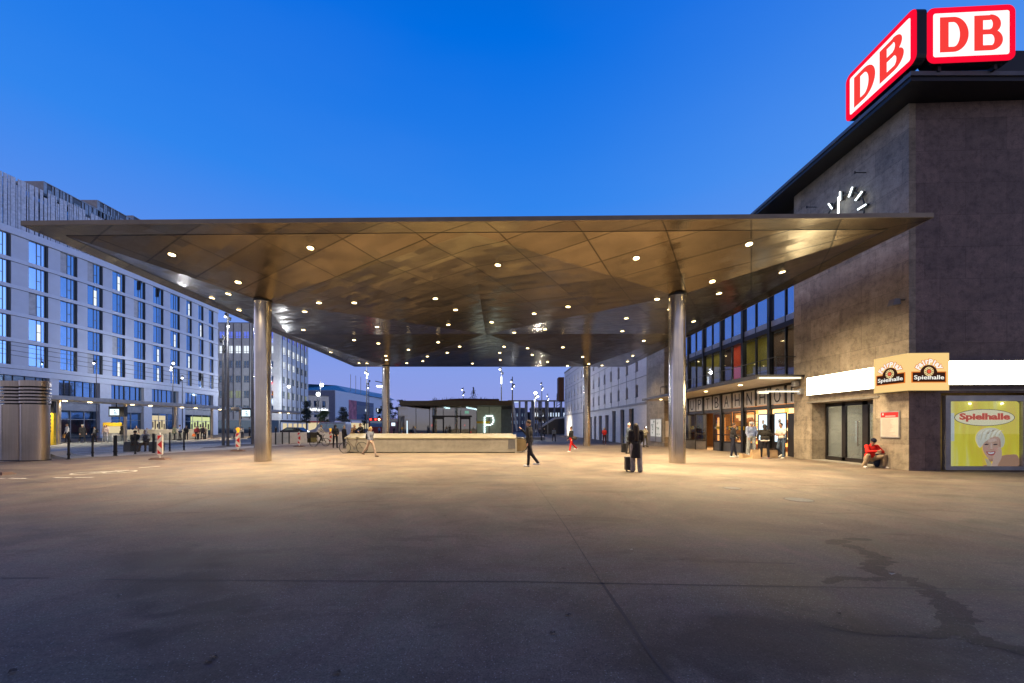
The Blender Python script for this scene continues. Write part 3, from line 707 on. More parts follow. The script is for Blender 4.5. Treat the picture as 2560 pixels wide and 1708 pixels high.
# ---------- signs on the station ----------
M['db_red'] = emis('lit_red_letters', (.83,.045,.04), 1.15)
M['db_white'] = emis('lit_sign_white', (1,.93,.92), 1.25)
M['db_rim'] = emis('lit_red_rim', (.85,.004,.03), 1.2)
def db_sign(fr, label, u1):
    root = empty('rail_logo_sign', fr.p(0,0,13.62), label=label, cat='logo sign', group='lit logo signs on the station roof')
    H_, W_ = 1.84, 2.78; z0 = 13.68
    q = MB(); q.prism(rrect(fr, 0, W_, z0, z0+H_, -.34, .24), fr.p(0,.33,0)-fr.p(0,0,0)); q.build('casing', M['black'], root)
    q = MB(); q.prism(rrect(fr, .0, W_, z0, z0+H_, -.008, .24), fr.p(0,.012,0)-fr.p(0,0,0)); q.build('red_rim', M['db_rim'], root)
    q = MB(); q.prism(rrect(fr, .2, W_-.2, z0+.2, z0+H_-.2, .005, .07), fr.p(0,.01,0)-fr.p(0,0,0)); q.build('white_field', M['db_white'], root)
    def outl(pts): return [fr.p(u,.016,z) for u, z in pts]
    # D and B as heavy strokes: ring sections
    def ringsec(mb, cu, cz, rx, rz, tx, tz, a0, a1, n=22):
        for i in range(n):
            t0 = R(a0+(a1-a0)*i/n); t1 = R(a0+(a1-a0)*(i+1)/n)
            mb.prism([fr.p(cu+rx*math.cos(t0),.016,cz+rz*math.sin(t0)), fr.p(cu+rx*math.cos(t1),.016,cz+rz*math.sin(t1)), fr.p(cu+(rx-tx)*math.cos(t1),.016,cz+(rz-tz)*math.sin(t1)), fr.p(cu+(rx-tx)*math.cos(t0),.016,cz+(rz-tz)*math.sin(t0))], fr.p(0,.008,0)-fr.p(0,0,0))
    lz0, lz1 = z0+.34, z0+H_-.34; h = lz1-lz0; mz = (lz0+lz1)/2
    q = MB(); u = .40
    q.fb(fr, u, u+.27, .016, .024, lz0, lz1); q.fb(fr, u+.27, u+.42, .016, .024, lz1-.17, lz1); q.fb(fr, u+.27, u+.42, .016, .024, lz0, lz0+.17)
    ringsec(q, u+.42, mz, .48, h/2, .27, .17, -90, 90); q.build('letter', M['db_red'], root)
    q = MB(); u = 1.48
    q.fb(fr, u, u+.27, .016, .024, lz0, lz1); q.fb(fr, u+.27, u+.5, .016, .024, lz1-.16, lz1); q.fb(fr, u+.27, u+.55, .016, .024, mz-.05, mz+.11); q.fb(fr, u+.27, u+.55, .016, .024, lz0, lz0+.17)
    ringsec(q, u+.5, (mz+.03+lz1)/2-.02, .33, (lz1-mz+.05)/2, .25, .16, -90, 90); ringsec(q, u+.52, (lz0+mz+.11)/2, .37, (mz+.11-lz0)/2, .26, .16, -90, 90); q.build('letter', M['db_red'], root)
    q = MB()
    for a in (.5,W_-.5): q.fb(fr, a-.05, a+.05, -.3, -.1, 13.5, z0)
    q.build('bracket', M['black'], root); return root
db_sign(Fr((13.36,15.93),(13.36,13.1)), 'lit red and white DB logo sign seen edge-on at a slant, left of its pair', 0)
db_sign(Fr((13.82,13.27),(16.8,13.12)), 'lit red and white DB logo sign facing the square, right of its pair', 0)
fq = Fr((13.9,15.3),(13.9,13.98)); fq2 = Fr((13.9,13.98),(15.29,13.93))
def litbox(fr, u0, u1, z0, z1, label):
    o = empty('lit_fascia_sign', fr.p(u0,0,z0), label=label, cat='lit sign', group='blank lit fascia signs of the arcade')
    q = MB(); q.fb(fr, u0, u1, .0, .19, z0, z1); q.build('housing', M['lgrey'], o)
    q = MB(); q.fb(fr, u0+.01, u1-.01, .191, .2, z0+.01, z1-.01); q.build('diffuser', M['lit_white'], o)
    q = MB()
    for t_ in (.25,.5,.75): q.fb(fr, u0+(u1-u0)*t_-.006, u0+(u1-u0)*t_+.006, .2, .202, z0+.01, z1-.01)
    q.build('panel_seam', M['cream'], o)
    q = MB(); um = u0+(u1-u0)*.46
    for a, b, c, d in ((0,.025,0,.26),(.025,.13,.12,.145),(.13,.155,0,.26)): q.fb(fr, um+a, um+b, .2005, .203, z0+.3+c, z0+.3+d)
    q.build('faded_letter', emis('faded_letter', (1,.85,.5), 1.3) if 'faded' not in M else M['faded'], o)
litbox(fs, U(19.06), U(15.32), 3.07, 3.91, 'blank glowing white fascia sign left of the corner sign cube')
litbox(ff, 1.0, 5.2, 3.07, 3.92, 'blank glowing white fascia sign right of the corner sign cube, above the poster window')
cube_y = emis('lit_cream_yellow', (.98,.66,.26), 1.0)
def cube_face(fr, name, parent, L):
    q = MB(); q.fb(fr, 0, L, -.02, 0, 2.86, 4.17); q.build('lit_face', cube_y, parent)
    def hexcol(n_, c, s): return emis(n_, c, s)
    mr_ = cube_face.m; z = 2.86; w = L
    q = MB(); q.fb(fr, w*.08, w*.93, .001, .006, z+.27, z+.66); q.build('orange_border', mr_[0], parent)
    q = MB(); q.fb(fr, w*.11, w*.90, .007, .011, z+.30, z+.63); disc(q, fr, w*.5, z+.6, .007, .29); q.build('dark_plate', mr_[1], parent)
    text_on('Spielhalle', fr, w*.14, w*.87, z+.34, z+.53, .012, mr_[2], parent, 'lettering', .014, .004)
    n = 8
    for i, ch in enumerate('FairPlay'):
        a = R(152-17.7*i); uu = w*.5+.40*math.cos(a); zz = z+.62+.38*math.sin(a)
        text_on(ch, fr, uu-.07, uu+.07, zz-.095, zz+.095, .009, mr_[0], parent, 'letter_outline', .10, .003, rot=a-R(90))
        text_on(ch, fr, uu-.07, uu+.07, zz-.092, zz+.092, .014, mr_[2], parent, 'letter', .045, .003, rot=a-R(90))
    q = MB(); disc(q, fr, w*.5, z+.66, .013, .16); q.build('roulette_wheel', mr_[3], parent)
    q = MB(); disc(q, fr, w*.5, z+.66, .018, .085)
    for i in range(12): disc(q, fr, w*.5+.125*math.cos(R(30*i)), z+.66+.125*math.sin(R(30*i)), .018, .018, 8)
    q.build('roulette_pockets', mr_[4], parent)
    q = MB(); disc(q, fr, w*.5, z+.66, .0225, .065); q.build('roulette_hub', mr_[5], parent)
cube_face.m = (emis('cube_orange',(.9,.22,.03),.9), emis('cube_brown',(.05,.018,.012),.8), emis('cube_white',(1,.95,.85),1.0), emis('cube_cream',(1,.75,.35),.95), emis('cube_dkbrown',(.10,.02,.01),.8), emis('cube_red',(.9,.13,.06),.9))
cu = empty('corner_sign_cube', (14.4,14.5,2.86), label='glowing cream cube sign reading FairPlay Spielhalle wrapped around the station corner', cat='shop sign')
q = MB(); q.hexa([Vector(p) for p in ((13.91,13.99,2.85),(15.28,13.945,2.85),(15.28,14.6,2.85),(14.3,15.31,2.85))]+[Vector(p) for p in ((13.91,13.99,4.18),(15.28,13.945,4.18),(15.28,14.6,4.18),(14.3,15.31,4.18))]); q.box(13.925,14.35,14.0,15.29,2.851,4.179); q.build('housing', M['cream'], cu)
cube_face(fq, 'l', cu, 1.32); cube_face(fq2, 'r', cu, 1.39)
# poster window
pw = empty('poster_window', ff.p(2.6,0,0), label='large rounded poster window with SPIELHALLE oval and a laughing blonde woman on yellow', cat='poster')
q = MB()
u0, u1, z0, z1 = 1.25, 4.06, .03, 2.70
for a,b,c,d in ((u0,u0+.17,z0,z1),(u1-.17,u1,z0,z1),(u0+.17,u1-.17,z0,z0+.14),(u0+.17,u1-.17,z1-.2,z1)): q.fb(ff, a, b, -.12, .03, c, d)
q.build('frame', M['lgrey'], pw)
pa = rrect(ff, u0+.17, u1-.17, z0+.14, z1-.2, -.1, .12); q = MB(); q.prism(pa, ff.p(0,.01,0)-ff.p(0,0,0))
k = N('poster_yellow'); v = k.pos(); sx = k.n('SeparateXYZ'); k.l(v, sx.inputs[0])
st = k.n('VectorMath', operation='MULTIPLY'); k.l(v, st.inputs[0]); st.inputs[1].default_value = (2.2,0,.35)
c = k.ramp(k.noise(st.outputs[0], 1, 4, .5, .3), [(.3,(.80,.72,.30)),(.45,(.86,.72,.06)),(.58,(.80,.62,.04)),(.72,(.88,.50,.10))])
c = k.mix(k.ramp(k.math('MULTIPLY_ADD', sx.outputs[0], 1.0, -15.55), [(0.,1.),(.45,0.)]), c, (.9,.92,.66))
k.bsdf(c, .5, 0, .5, None, c, 1.05); q.build('printed_sheet', k.m, pw)
def smooth_(pts, n=5):
    out = []; L = len(pts)
    for i in range(L):
        p0, p1, p2, p3 = pts[i-1], pts[i], pts[(i+1)%L], pts[(i+2)%L]
        for j in range(n):
            t = j/n; out.append(tuple(.5*((2*p1[a])+(-p0[a]+p2[a])*t+(2*p0[a]-5*p1[a]+4*p2[a]-p3[a])*t*t+(-p0[a]+3*p1[a]-3*p2[a]+p3[a])*t**3) for a in (0,1)))
    return out
def pe(name, col, pts, o, em=.78):
    if name in ('hair','face','fringe','hand','shoulder','face_shade','highlight','lips','cheek','eye','brow','blond_glow'): pts = smooth_(pts) # a printed area of the poster, flat on its sheet
    kk = N(name); kk.bsdf(col, .5, 0, .5, None, col, em); q = MB(); q.prism([ff.p(u,o,z) for u, z in pts], ff.p(0,.002,0)-ff.p(0,0,0)); return q.build(name, kk.m, pw)
def ell(cu_, cz, rx, rz, n=26, a0=0, a1=360, rot=0):
    out = []
    for i in range(n):
        t = R(a0+(a1-a0)*i/(n-1 if a1-a0 < 360 else n)); x, y = rx*math.cos(t), rz*math.sin(t)
        out.append((cu_+x*math.cos(rot)-y*math.sin(rot), cz+x*math.sin(rot)+y*math.cos(rot)))
    return out
S_ = 1/ (69.6); ux = lambda x: (2300+x/6.273-2273)/70.2; zz_ = lambda y: 1.6+(1066-(940+y/6.273))/70.2
T = lambda pts: [(ux(a), zz_(b)) for a, b in pts]
pe('shoulder', (.62,.33,.19), T([(1010,1420),(1130,1380),(1180,1320),(1290,1255),(1400,1238),(1515,1250),(1518,1425)]), -.088)
pe('blouse_strap', (.75,.60,.35), T([(1060,1420),(1020,1300),(1090,1310),(1140,1420)]), -.086)
pe('hair', (.86,.78,.55), T([(925,1110),(880,1000),(905,900),(980,835),(1100,812),(1210,830),(1290,900),(1325,1010),(1300,1110),(1255,1120),(1240,1000),(1180,960),(1060,1000),(1010,1060),(960,1125)]), -.084)
pe('face', (.78,.47,.32), T([(1000,1060),(1050,1000),(1170,950),(1240,975),(1262,1060),(1255,1150),(1215,1240),(1150,1310),(1105,1325),(1060,1290),(1010,1210),(985,1130)]), -.082)
pe('fringe', (.92,.86,.66), T([(925,1105),(900,980),(960,880),(1080,840),(1200,870),(1245,960),(1150,930),(1090,990),(1020,1040),(960,1120)]), -.079)
pe('hair_shadow', (.45,.33,.2), T([(1050,900),(1130,850),(1190,840),(1120,880),(1060,915)]), -.076)
pe('face_shade', (.66,.36,.24), T([(1245,985),(1262,1060),(1255,1150),(1215,1240),(1150,1310),(1105,1325),(1090,1312),(1160,1285),(1200,1215),(1230,1120)]), -.0815)
pe('highlight', (.90,.62,.47), T([(1070,1010),(1130,985),(1180,985),(1200,1015),(1140,1035),(1080,1045)]), -.0813)
pe('highlight', (.90,.62,.47), T([(1112,1060),(1128,1060),(1136,1140),(1120,1150),(1106,1140)]), -.0813)
for a in (1045,1178): pe('brow', (.50,.36,.2), T([(a-38,1052),(a-10,1040),(a+25,1042),(a+38,1050),(a+20,1048),(a-10,1047)]), -.0785)
for a in (1045,1180): pe('cheek', (.85,.45,.33), T([(a-30,1140),(a,1120),(a+30,1135),(a+10,1165),(a-20,1165)]), -.0805)
for a in (1045,1180): pe('eye', (.06,.03,.03), T([(a-35,1085),(a-15,1068),(a+15,1066),(a+35,1076),(a+5,1086)]), -.078)
pe('nose', (.60,.30,.2), T([(1095,1150),(1110,1165),(1150,1165),(1160,1150),(1130,1158)]), -.078)
pe('lips', (.55,.10,.09), T([(1040,1190),(1100,1195),(1175,1180),(1170,1230),(1125,1252),(1075,1240)]), -.078)
pe('teeth', (.95,.9,.85), T([(1058,1200),(1110,1205),(1165,1192),(1150,1222),(1105,1232),(1075,1222)]), -.0755)
for i in range(9):
    x_ = 950+34*i; pe('hair_strand', (.95,.90,.74) if i % 2 else (.70,.58,.36), T([(x_,1010-i*8),(x_+30,900-abs(i-4)*6),(x_+70,850),(x_+78,856),(x_+42,905-abs(i-4)*6),(x_+9,1012-i*8)]), -.0745-.0002*i)
pe('neck_shadow', (.50,.27,.17), T([(1070,1300),(1110,1330),(1150,1312),(1140,1345),(1100,1350)]), -.0795)
pe('hand', (.84,.55,.40), T([(1165,1235),(1195,1180),(1212,1185),(1215,1130),(1235,1110),(1262,1130),(1275,1200),(1270,1290),(1215,1400),(1215,1425),(1130,1425),(1140,1330)]), -.077)
pe('painted_reflex', (.9,.92,.8), T([(443,580),(560,580),(560,1025),(443,1030)]), -.088, .7)  # pale patch: a reflection in the window glass put into colour
cxp, czp = ux(1005), zz_(652)
pe('oval_edge', (.07,.045,.02), ell(cxp, czp, 1.04, .305, 60), -.06, .3); pe('oval_field', (.98,.86,.50), ell(cxp, czp, 1.015, .285, 60), -.057, .95)
q_ = N('oval_red'); q_.bsdf((.85,.08,.02), .5, 0, .5, None, (.85,.08,.02), .7)
text_on('Spielhalle', ff, cxp-.87, cxp+.87, czp-.15, czp+.16, -.053, q_.m, pw, 'lettering', .045, .006)
q = MB(); q.fb(ff, u0+.17, u1-.17, -.035, -.03, z0+.14, z1-.2); q.build('front_glass', M['glass'], pw)
for p_ in ((2.2,2.3),(3.3,2.3)): lamp('poster_lamp', 'POINT', ff.p(p_[0],.02,2.42), 1.5, (1,.95,.75), pw, .05)
# notice board
nb = empty('notice_board', fs.p(U(15.3),0,1.2), label='red-headed framed timetable notice on the stone wall beside the crouching man', cat='notice board')
q = MB(); q.fb(fs, U(15.42), U(14.66), 0, .045, 1.17, 2.17); q.build('frame', M['lgrey'], nb)
q = MB(); q.fb(fs, U(15.385), U(14.695), .046, .05, 1.21, 1.93); q.build('sheet', mat('notice_paper', (.62,.56,.48), .4, var=.1), nb)
q = MB(); q.fb(fs, U(15.385), U(14.695), .046, .051, 1.935, 2.13); q.build('header', M['red'], nb)
q = MB(); q.fb(fs, U(15.2), U(14.8), .052, .053, 1.97, 2.0); q.fb(fs, U(15.33), U(15.27), .052, .053, 2.02, 2.09); q.build('header_line', M['white'], nb)
q = MB()
for i in range(22):
    z = 1.88-.03*i; q.fb(fs, U(15.33), U(15.33-random.uniform(.3,.58)), .0505, .051, z, z+.006)
q.build('printed_lines', M['grey'], nb)
# neon clock
ck = empty('wall_clock', fs.p(U(17.3),0,10.57), label='round open wall clock of glowing white bars on the dark station wall', cat='clock')
uc, zc, o_ = U(17.12), 10.44, .2
glow = emis('neon_white', (.85,.97,1), 4.5)
for i in range(12):
    a = R(90-30*i); ca, sa = math.cos(a), math.sin(a); q = MB()
    A = fs.p(uc+.88*ca, o_, zc+.88*sa); B = fs.p(uc+1.24*ca, o_, zc+1.24*sa)
    q.tube(A, B, .028, .028, 8); q.build('hour_bar', glow, ck)
    q = MB(); s_ = Vector((.11,0,0)); q.tube(A+s_, B+s_, .055, .055, 8); q.build('bar_housing', M['black'], ck)
q = MB(); q.tube(fs.p(uc,o_+.08,zc), fs.p(uc+.02,o_+.08,zc+1.0), .032, .032, 8); q.build('minute_hand', glow, ck)
a = R(90-240); q = MB(); q.tube(fs.p(uc,o_+.1,zc), fs.p(uc+.65*math.cos(a),o_+.1,zc+.65*math.sin(a)), .055, .055, 8); q.build('hour_hand', glow, ck)
q = MB(); q.path([fs.p(uc+1.05*math.cos(R(10*i)), .08, zc+1.05*math.sin(R(10*i))) for i in range(37)], .03, 6)
for i in range(0,36,9): q.tube(fs.p(uc+1.05*math.cos(R(10*i+5)),0,zc+1.05*math.sin(R(10*i+5))), fs.p(uc+1.05*math.cos(R(10*i+5)),.1,zc+1.05*math.sin(R(10*i+5))), .02)
q.build('carrier_ring', M['black'], ck); q = MB(); q.tube(fs.p(uc,0,zc), fs.p(uc,.28,zc), .07); q.build('clock_hub', M['black'], ck)
for (px, py, L_) in ((2165,431.7,.45),(2041,518,.45)):
    Y = F*XS/(px-CX); z = CH+(HY-py)/F*Y; q = MB(); q.tube((XS,Y,z),(XS-L_,Y,z),.018); q.tube((XS-L_,Y,z-.05),(XS-L_,Y,z+.05),.025); q.build('wall_hook', M['black'], ST)
fl = empty('floodlight', (XS-.3,14.55,6.15), label='small dark floodlight on a bracket near the station corner', cat='floodlight')
q = MB(); q.tube((XS,14.5,6.2),(XS-.28,14.6,6.25),.02); q.build('bracket', M['black'], fl)
q = MB(); q.prism([Vector((XS-.42,14.5,6.02)),Vector((XS-.14,14.5,6.06)),Vector((XS-.16,14.5,6.26)),Vector((XS-.34,14.5,6.26))], (0,.24,0)); q.build('head', M['grey'], fl)
ba = empty('wall_lamp', (XS-.1,19.6,3.3), label='slim glowing white lamp arm sticking out from the station wall below the awning', cat='lamp')
q = MB(); q.box(12.45,14.2,19.58,19.64,3.28,3.35); q.build('light_tube', emis('arm_glow', (1,.9,.68), 1.6), ba)
q = MB(); q.box(12.1,12.6,19.54,19.68,3.2,3.33); q.build('lamp_head', M['lgrey'], ba)
q = MB(); q.box(14.12,14.3,19.5,19.72,3.17,3.45); q.build('wall_box', M['lgrey'], ba)
sb = MB(); sb.box(13.98,14.28,19.75,19.95,3.58,3.86); o = sb.build('loudspeaker', M['lgrey'], None, bevel=.02); tag(o, 'pale box loudspeaker at the end of the awning', 'loudspeaker')
bt = MB()
for i in range(34): bt.tube((12.55+.05*i,19.62,3.351),(12.55+.05*i,19.62,3.46),.004,.003,4)
bt.build('bird_spikes', M['grey'], ba)
# map boards on the far stone wall
mbd = empty('map_board', (XS,39.2,.2), label='two white area maps side by side on the far stone wall', cat='map board')
for i, (y0, y1) in enumerate(((40.9,39.45),(39.3,37.85))):
    q = MB(); q.fb(fs, U(y0), U(y1), 0, .1, .1, 2.35); f_ = q.build('case', M['lgrey'], mbd)
    q = MB(); q.fb(fs, U(y0)+.08, U(y1)-.08, .101, .104, .6, 2.27); q.build('map_sheet', mat('lit_map', (.6,.6,.58), .5, emit=(.7,.75,.72), estr=.35), f_)
    q = MB(); rr = random.Random(i)
    for _ in range(9):
        a = rr.uniform(0.15,1.0); z = rr.uniform(.75,2.0); q.fb(fs, U(y0)+a, U(y0)+a+rr.uniform(.05,.3), .105, .106, z, z+rr.uniform(.04,.2))
    q.build('map_print', mat('map_print%d'%i, (.2,.3,.24), .6), f_)
tm = MB(); tm.box(14.92,15.0,37.4,37.41,.7,2.2); 
tb = MB(); tb.fb(Fr((14.32,37.39),(14.88,37.39)), .08, .5, 0, .05, .6, 2.1); o = tb.build('timetable_case', M['white'], None); tag(o, 'narrow white timetable case on the end face of the far stone pier', 'timetable')
# ---------- pale office wing beyond the station ----------
Xw = lambda Y: 14.3-.04*(Y-42.3)
PW = empty('pale_wing_building', (14,62,0), label='long pale stone office wing with small dark windows and tall ground floor openings', cat='building')
fw_ = Fr((Xw(93),93),(Xw(42.32),42.32)); mb = MB()
wy = [45.3,48.7,52,55.4,58.7,61.9,65.3,68.5,71.6,74.7,77.8,81,84.1,86.9,90]
uu = sorted([(93-y-.42+.04, 93-y+.42+.04) for y in wy]); rows = [(4.95,6.3),(7.85,9.2),(10.75,12.1)]
grid_wall(mb, fw_, 4.3, 13.9, uu, rows, .35)
gopen = [(46.2,47.9,3.7),(49.6,51.2,3.7),(53.2,54.8,3.7),(56.6,58.3,3.2),(60.2,61.9,3.2),(63.6,65.0,3.2),(66.6,70.2,3.2)]
e = fw_.L
u_prev = 0
op = sorted([(93-b, 93-a, h) for a, b, h in gopen])
for a, b, h in op:
    mb.fb(fw_, u_prev, a, -.4, 0, -.8, 4.3); mb.fb(fw_, a, b, -.4, 0, h, 4.3); u_prev = b
mb.fb(fw_, u_prev, fw_.L, -.4, 0, -.8, 4.3)
mb.add([Vector((Xw(93),93,-.8)),Vector((Xw(93),93,13.9)),Vector((30,93,13.9)),Vector((30,93,-.8))], [(0,1,2,3)])
mb.build('wall', M['facade_pale'], PW)
q = MB(); q.fb(fw_, 0, fw_.L, -14, .12, 13.9, 14.15); q.build('roof', M['grey'], PW)
q = MB(); q.fb(fw_, 0, fw_.L, 0, .12, 4.0, 4.22)
for z in (7.0,10.0,12.9): q.fb(fw_, 0, fw_.L, 0, .05, z, z+.07)
for i in range(15): q.fb(fw_, 2+3.25*i, 2.06+3.25*i, 0, .04, 4.23, 6.99); q.fb(fw_, 2+3.25*i, 2.06+3.25*i, 0, .04, 7.08, 9.99)
q.build('string_course', mat('shadow_joint_stone', (.42,.41,.42), .8), PW)
for a, b in uu:
    for c, d in rows:
        q = MB(); q.fb(fw_, a, b, -.3, -.27, c, d); wi = q.build('window', M['dk_glass'], PW)
        q = MB(); q.fb(fw_, a-.05, b+.05, -.2, .06, c-.07, c-.003); q.build('sill', M['grey'], wi)
for a, b, h in op:
    q = MB(); q.fb(fw_, a, b, -.38, -.34, -.6, h); wi = q.build('shop_window', M['dk_glass'], PW)
    q = MB(); q.fb(fw_, (a+b)/2-.04, (a+b)/2+.04, -.339, -.28, -.6, h); q.fb(fw_, a, b, -.339, -.28, 2.2, 2.28); q.build('frame', M['black'], wi)
ht = MB(); ht.box(11.0,12.3,94,97,7.6,13.2); ht.build('side_tower', M['rust'], PW)
lamp('added_wing_fill', 'SPOT', (9.2,86,.6), 2600, (1,.86,.6), PW, .2, 110, (R(100),0,R(-80)), blend=.9)  # added fill lamp to brighten the pale wing, no fitting known there
# ---------- the hotel on the left ----------
Xh = lambda Y: -56.2+.1*(Y-48)-.00395*(Y-48)**2
HT = empty('hotel_building', (-62,55,0), label='long pale hotel with rows of tall sky-blue windows and a slatted metal top storey', cat='building')
wins = []
base = [(72,121),(151,194),(219,257.5),(281,313.5),(335,364),(383,409),(426,450),(466,480),(496,509),(522,534)]
def Yh(px):
    Y = 50.0
    for _ in range(30): Y = F*Xh(Y)/(px-CX)
    return Y
wins = [(Yh(a), Yh(b)) for a, b in base]
for i in range(1,4): a, b = wins[0]; wins.insert(0, (a-3.3, b-3.3))
Ye = Yh(545); Y0 = wins[0][0]-2
rws = [(8.6,11.2),(11.62,14.2),(14.65,17.25),(17.7,20.3),(20.7,23.3)]
def HF(a, b): return Fr((Xh(a),a),(Xh(b),b))
cuts = [Y0]+[ (wins[i][1]+wins[i+1][0])/2 for i in range(len(wins)-1)]+[Ye]
M['band_shade'] = mat('painted_band_shade', (.12,.13,.17), .8); jts = {z: MB() for z in (8.1,11.14,14.14,17.21,20.24,23.29)}  # strip colour stands for the shade below each band
wl = MB(); bds = {z: MB() for z in (8.18,11.2,14.2,17.27,20.3,7.4,23.35)}
for i, (a, b) in enumerate(wins):
    fr = HF(cuts[i], cuts[i+1]); s = fr.L/(cuts[i+1]-cuts[i]); ua, ub = (a-cuts[i])*s, (b-cuts[i])*s
    grid_wall(wl, fr, 7.4, 24.1, [(ua,ub)], rws, .5)
    for z0 in (8.18,11.2,14.2,17.27,20.3): bds[z0].fb(fr, 0, fr.L, .003, .07, z0, z0+.42)
    bds[7.4].fb(fr, 0, fr.L, .003, .12, 7.4, 8.1); bds[23.35].fb(fr, 0, fr.L, .003, .16, 23.35, 24.13)
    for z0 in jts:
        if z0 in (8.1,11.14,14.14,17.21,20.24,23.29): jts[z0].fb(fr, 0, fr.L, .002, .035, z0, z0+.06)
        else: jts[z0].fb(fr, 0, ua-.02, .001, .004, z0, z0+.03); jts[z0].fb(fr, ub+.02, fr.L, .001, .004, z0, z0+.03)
    rr = random.Random(i*7+1)
    for ri_, (c, d) in enumerate(rws):
        gm = M['sky_glass']; rnd = rr.random()
        q = MB(); q.fb(fr, ua, ub-.2, -.18, -.15, c+.02, d-.02); wi = q.build('window', gm, HT)
        q = MB(); um = ua+(ub-ua)*.42
        for x in (ua, um, um+.42, ub-.32): q.fb(fr, x, x+.05, -.149, -.11, c+.02, d-.02)
        q.fb(fr, um+.05, um+.42, -.149, -.12, c+1.1, c+1.16); q.fb(fr, ua+.05, um, -.149, -.12, c+.02, c+.08); q.build('frame', M['grey'], wi)
        if rnd < .07:
            q = MB(); q.fb(fr, um+.06, um+.40, -.148, -.142, c+.1, d-.5); q.build('lit_curtain', M['lit_room'] , wi)
        elif rnd < .4:
            q = MB(); q.fb(fr, ua+.05, um-.02, -.148, -.142, c+.08, d-.05); q.build('curtain', M['curtain'], wi)
        if rr.random() < .13 and i > 5:
            q = MB(); q.prism([fr.p(um+.06,-.13,d-1.4),fr.p(um+.42,-.13,d-.05),fr.p(um+.06,-.13,d-.05)], fr.n.to_3d()*.22); q.build('tilted_casement', M['black'], wi)
        jb = MB(); jb.fb(fr, ub-.199, ub-.003, -.2, -.05, c+.003, d-.003); jb.build('reveal', M['black'], wi)
wl.build('wall', mat('hotel_cladding', (.66,.70,.78), .6, var=.07, vs=.7, bump=.04), HT)
for q in jts.values(): q.build('band_shadow_line', M['band_shade'], HT)
hb_ = mat('hotel_band', (.72,.76,.84), .55, var=.05)
for q in bds.values(): q.build('floor_band', hb_, HT)
# dark strips under the floor bands are their painted shadow lines
# first floor: wide glazed bays between piers, ground floor shops
piers = [(Yh(124),Yh(147)),(Yh(250),Yh(278)),(Yh(360),Yh(380)),(Yh(446),Yh(463)),(Yh(533),Ye)]
while piers[0][0] > 34: a, b = piers[0]; piers.insert(0, (a-6.3, b-6.3))
hp_ = mat('hotel_pier', (.70,.74,.82), .6, var=.06)
for a, b in piers: q = MB(); q.fb(HF(a,b), 0, HF(a,b).L, -.6, .004, -.1, 7.4); q.build('pier', hp_, HT)
M['lit_shop2'] = emis('lit_shop_greenish', (.85,.95,.45), .8)
shopm = ['dk_glass','dk_glass','dk_glass','dk_glass','lit_yel','lit_room']
for i in range(len(piers)-1):
    fr = HF(piers[i][1], piers[i+1][0]); L = fr.L
    q = MB(); q.fb(fr, 0, L, -.6, 0, 4.6, 5.2); q.fb(fr, 0, L, -.6, -.2, 3.6, 4.6); q.build('spandrel', M['lgrey'], HT)
    q = MB(); q.fb(fr, 0, L, -.42, -.4, 5.2, 7.4); wi = q.build('lounge_window', M['sky_glass2'], HT)
    q = MB()
    for t_ in (0,.17,.3,.43,.62,.8,.92): q.fb(fr, L*t_, L*t_+.06, -.4, -.33, 5.2, 7.4)
    q.build('frame', M['black'], wi)
    q = MB(); q.fb(fr, 0, L, -.5, -.48, -.1, 3.6); wi = q.build('shop_window', M['dk_glass'], HT)
    q = MB()
    for t_ in (0,.33,.66,.985): q.fb(fr, L*t_, L*t_+.07, -.48, -.4, -.1, 3.6)
    q.fb(fr, 0, L, -.479, -.405, 2.45, 2.53); q.build('frame', M['lgrey'], wi)
    if i >= len(piers)-3:
        s0, s1 = (.02,.60) if i == len(piers)-3 else (.28,.97)
        q = MB(); q.fb(fr, L*s0, L*s1, -.477, -.47, .9, 3.3); q.build('lit_interior', M['dim_shop'] if i == len(piers)-3 else M['lit_shop2'], wi)
        q = MB()
        for e_ in range(7): q.fb(fr, L*(s0+(s1-s0)*(e_+.15)/7), L*(s0+(s1-s0)*(e_+.7)/7), -.468, -.46, 1.0+.4*(e_%2), 2.0+.3*(e_%3))
        q.build('shop_display', M['brown'], wi)
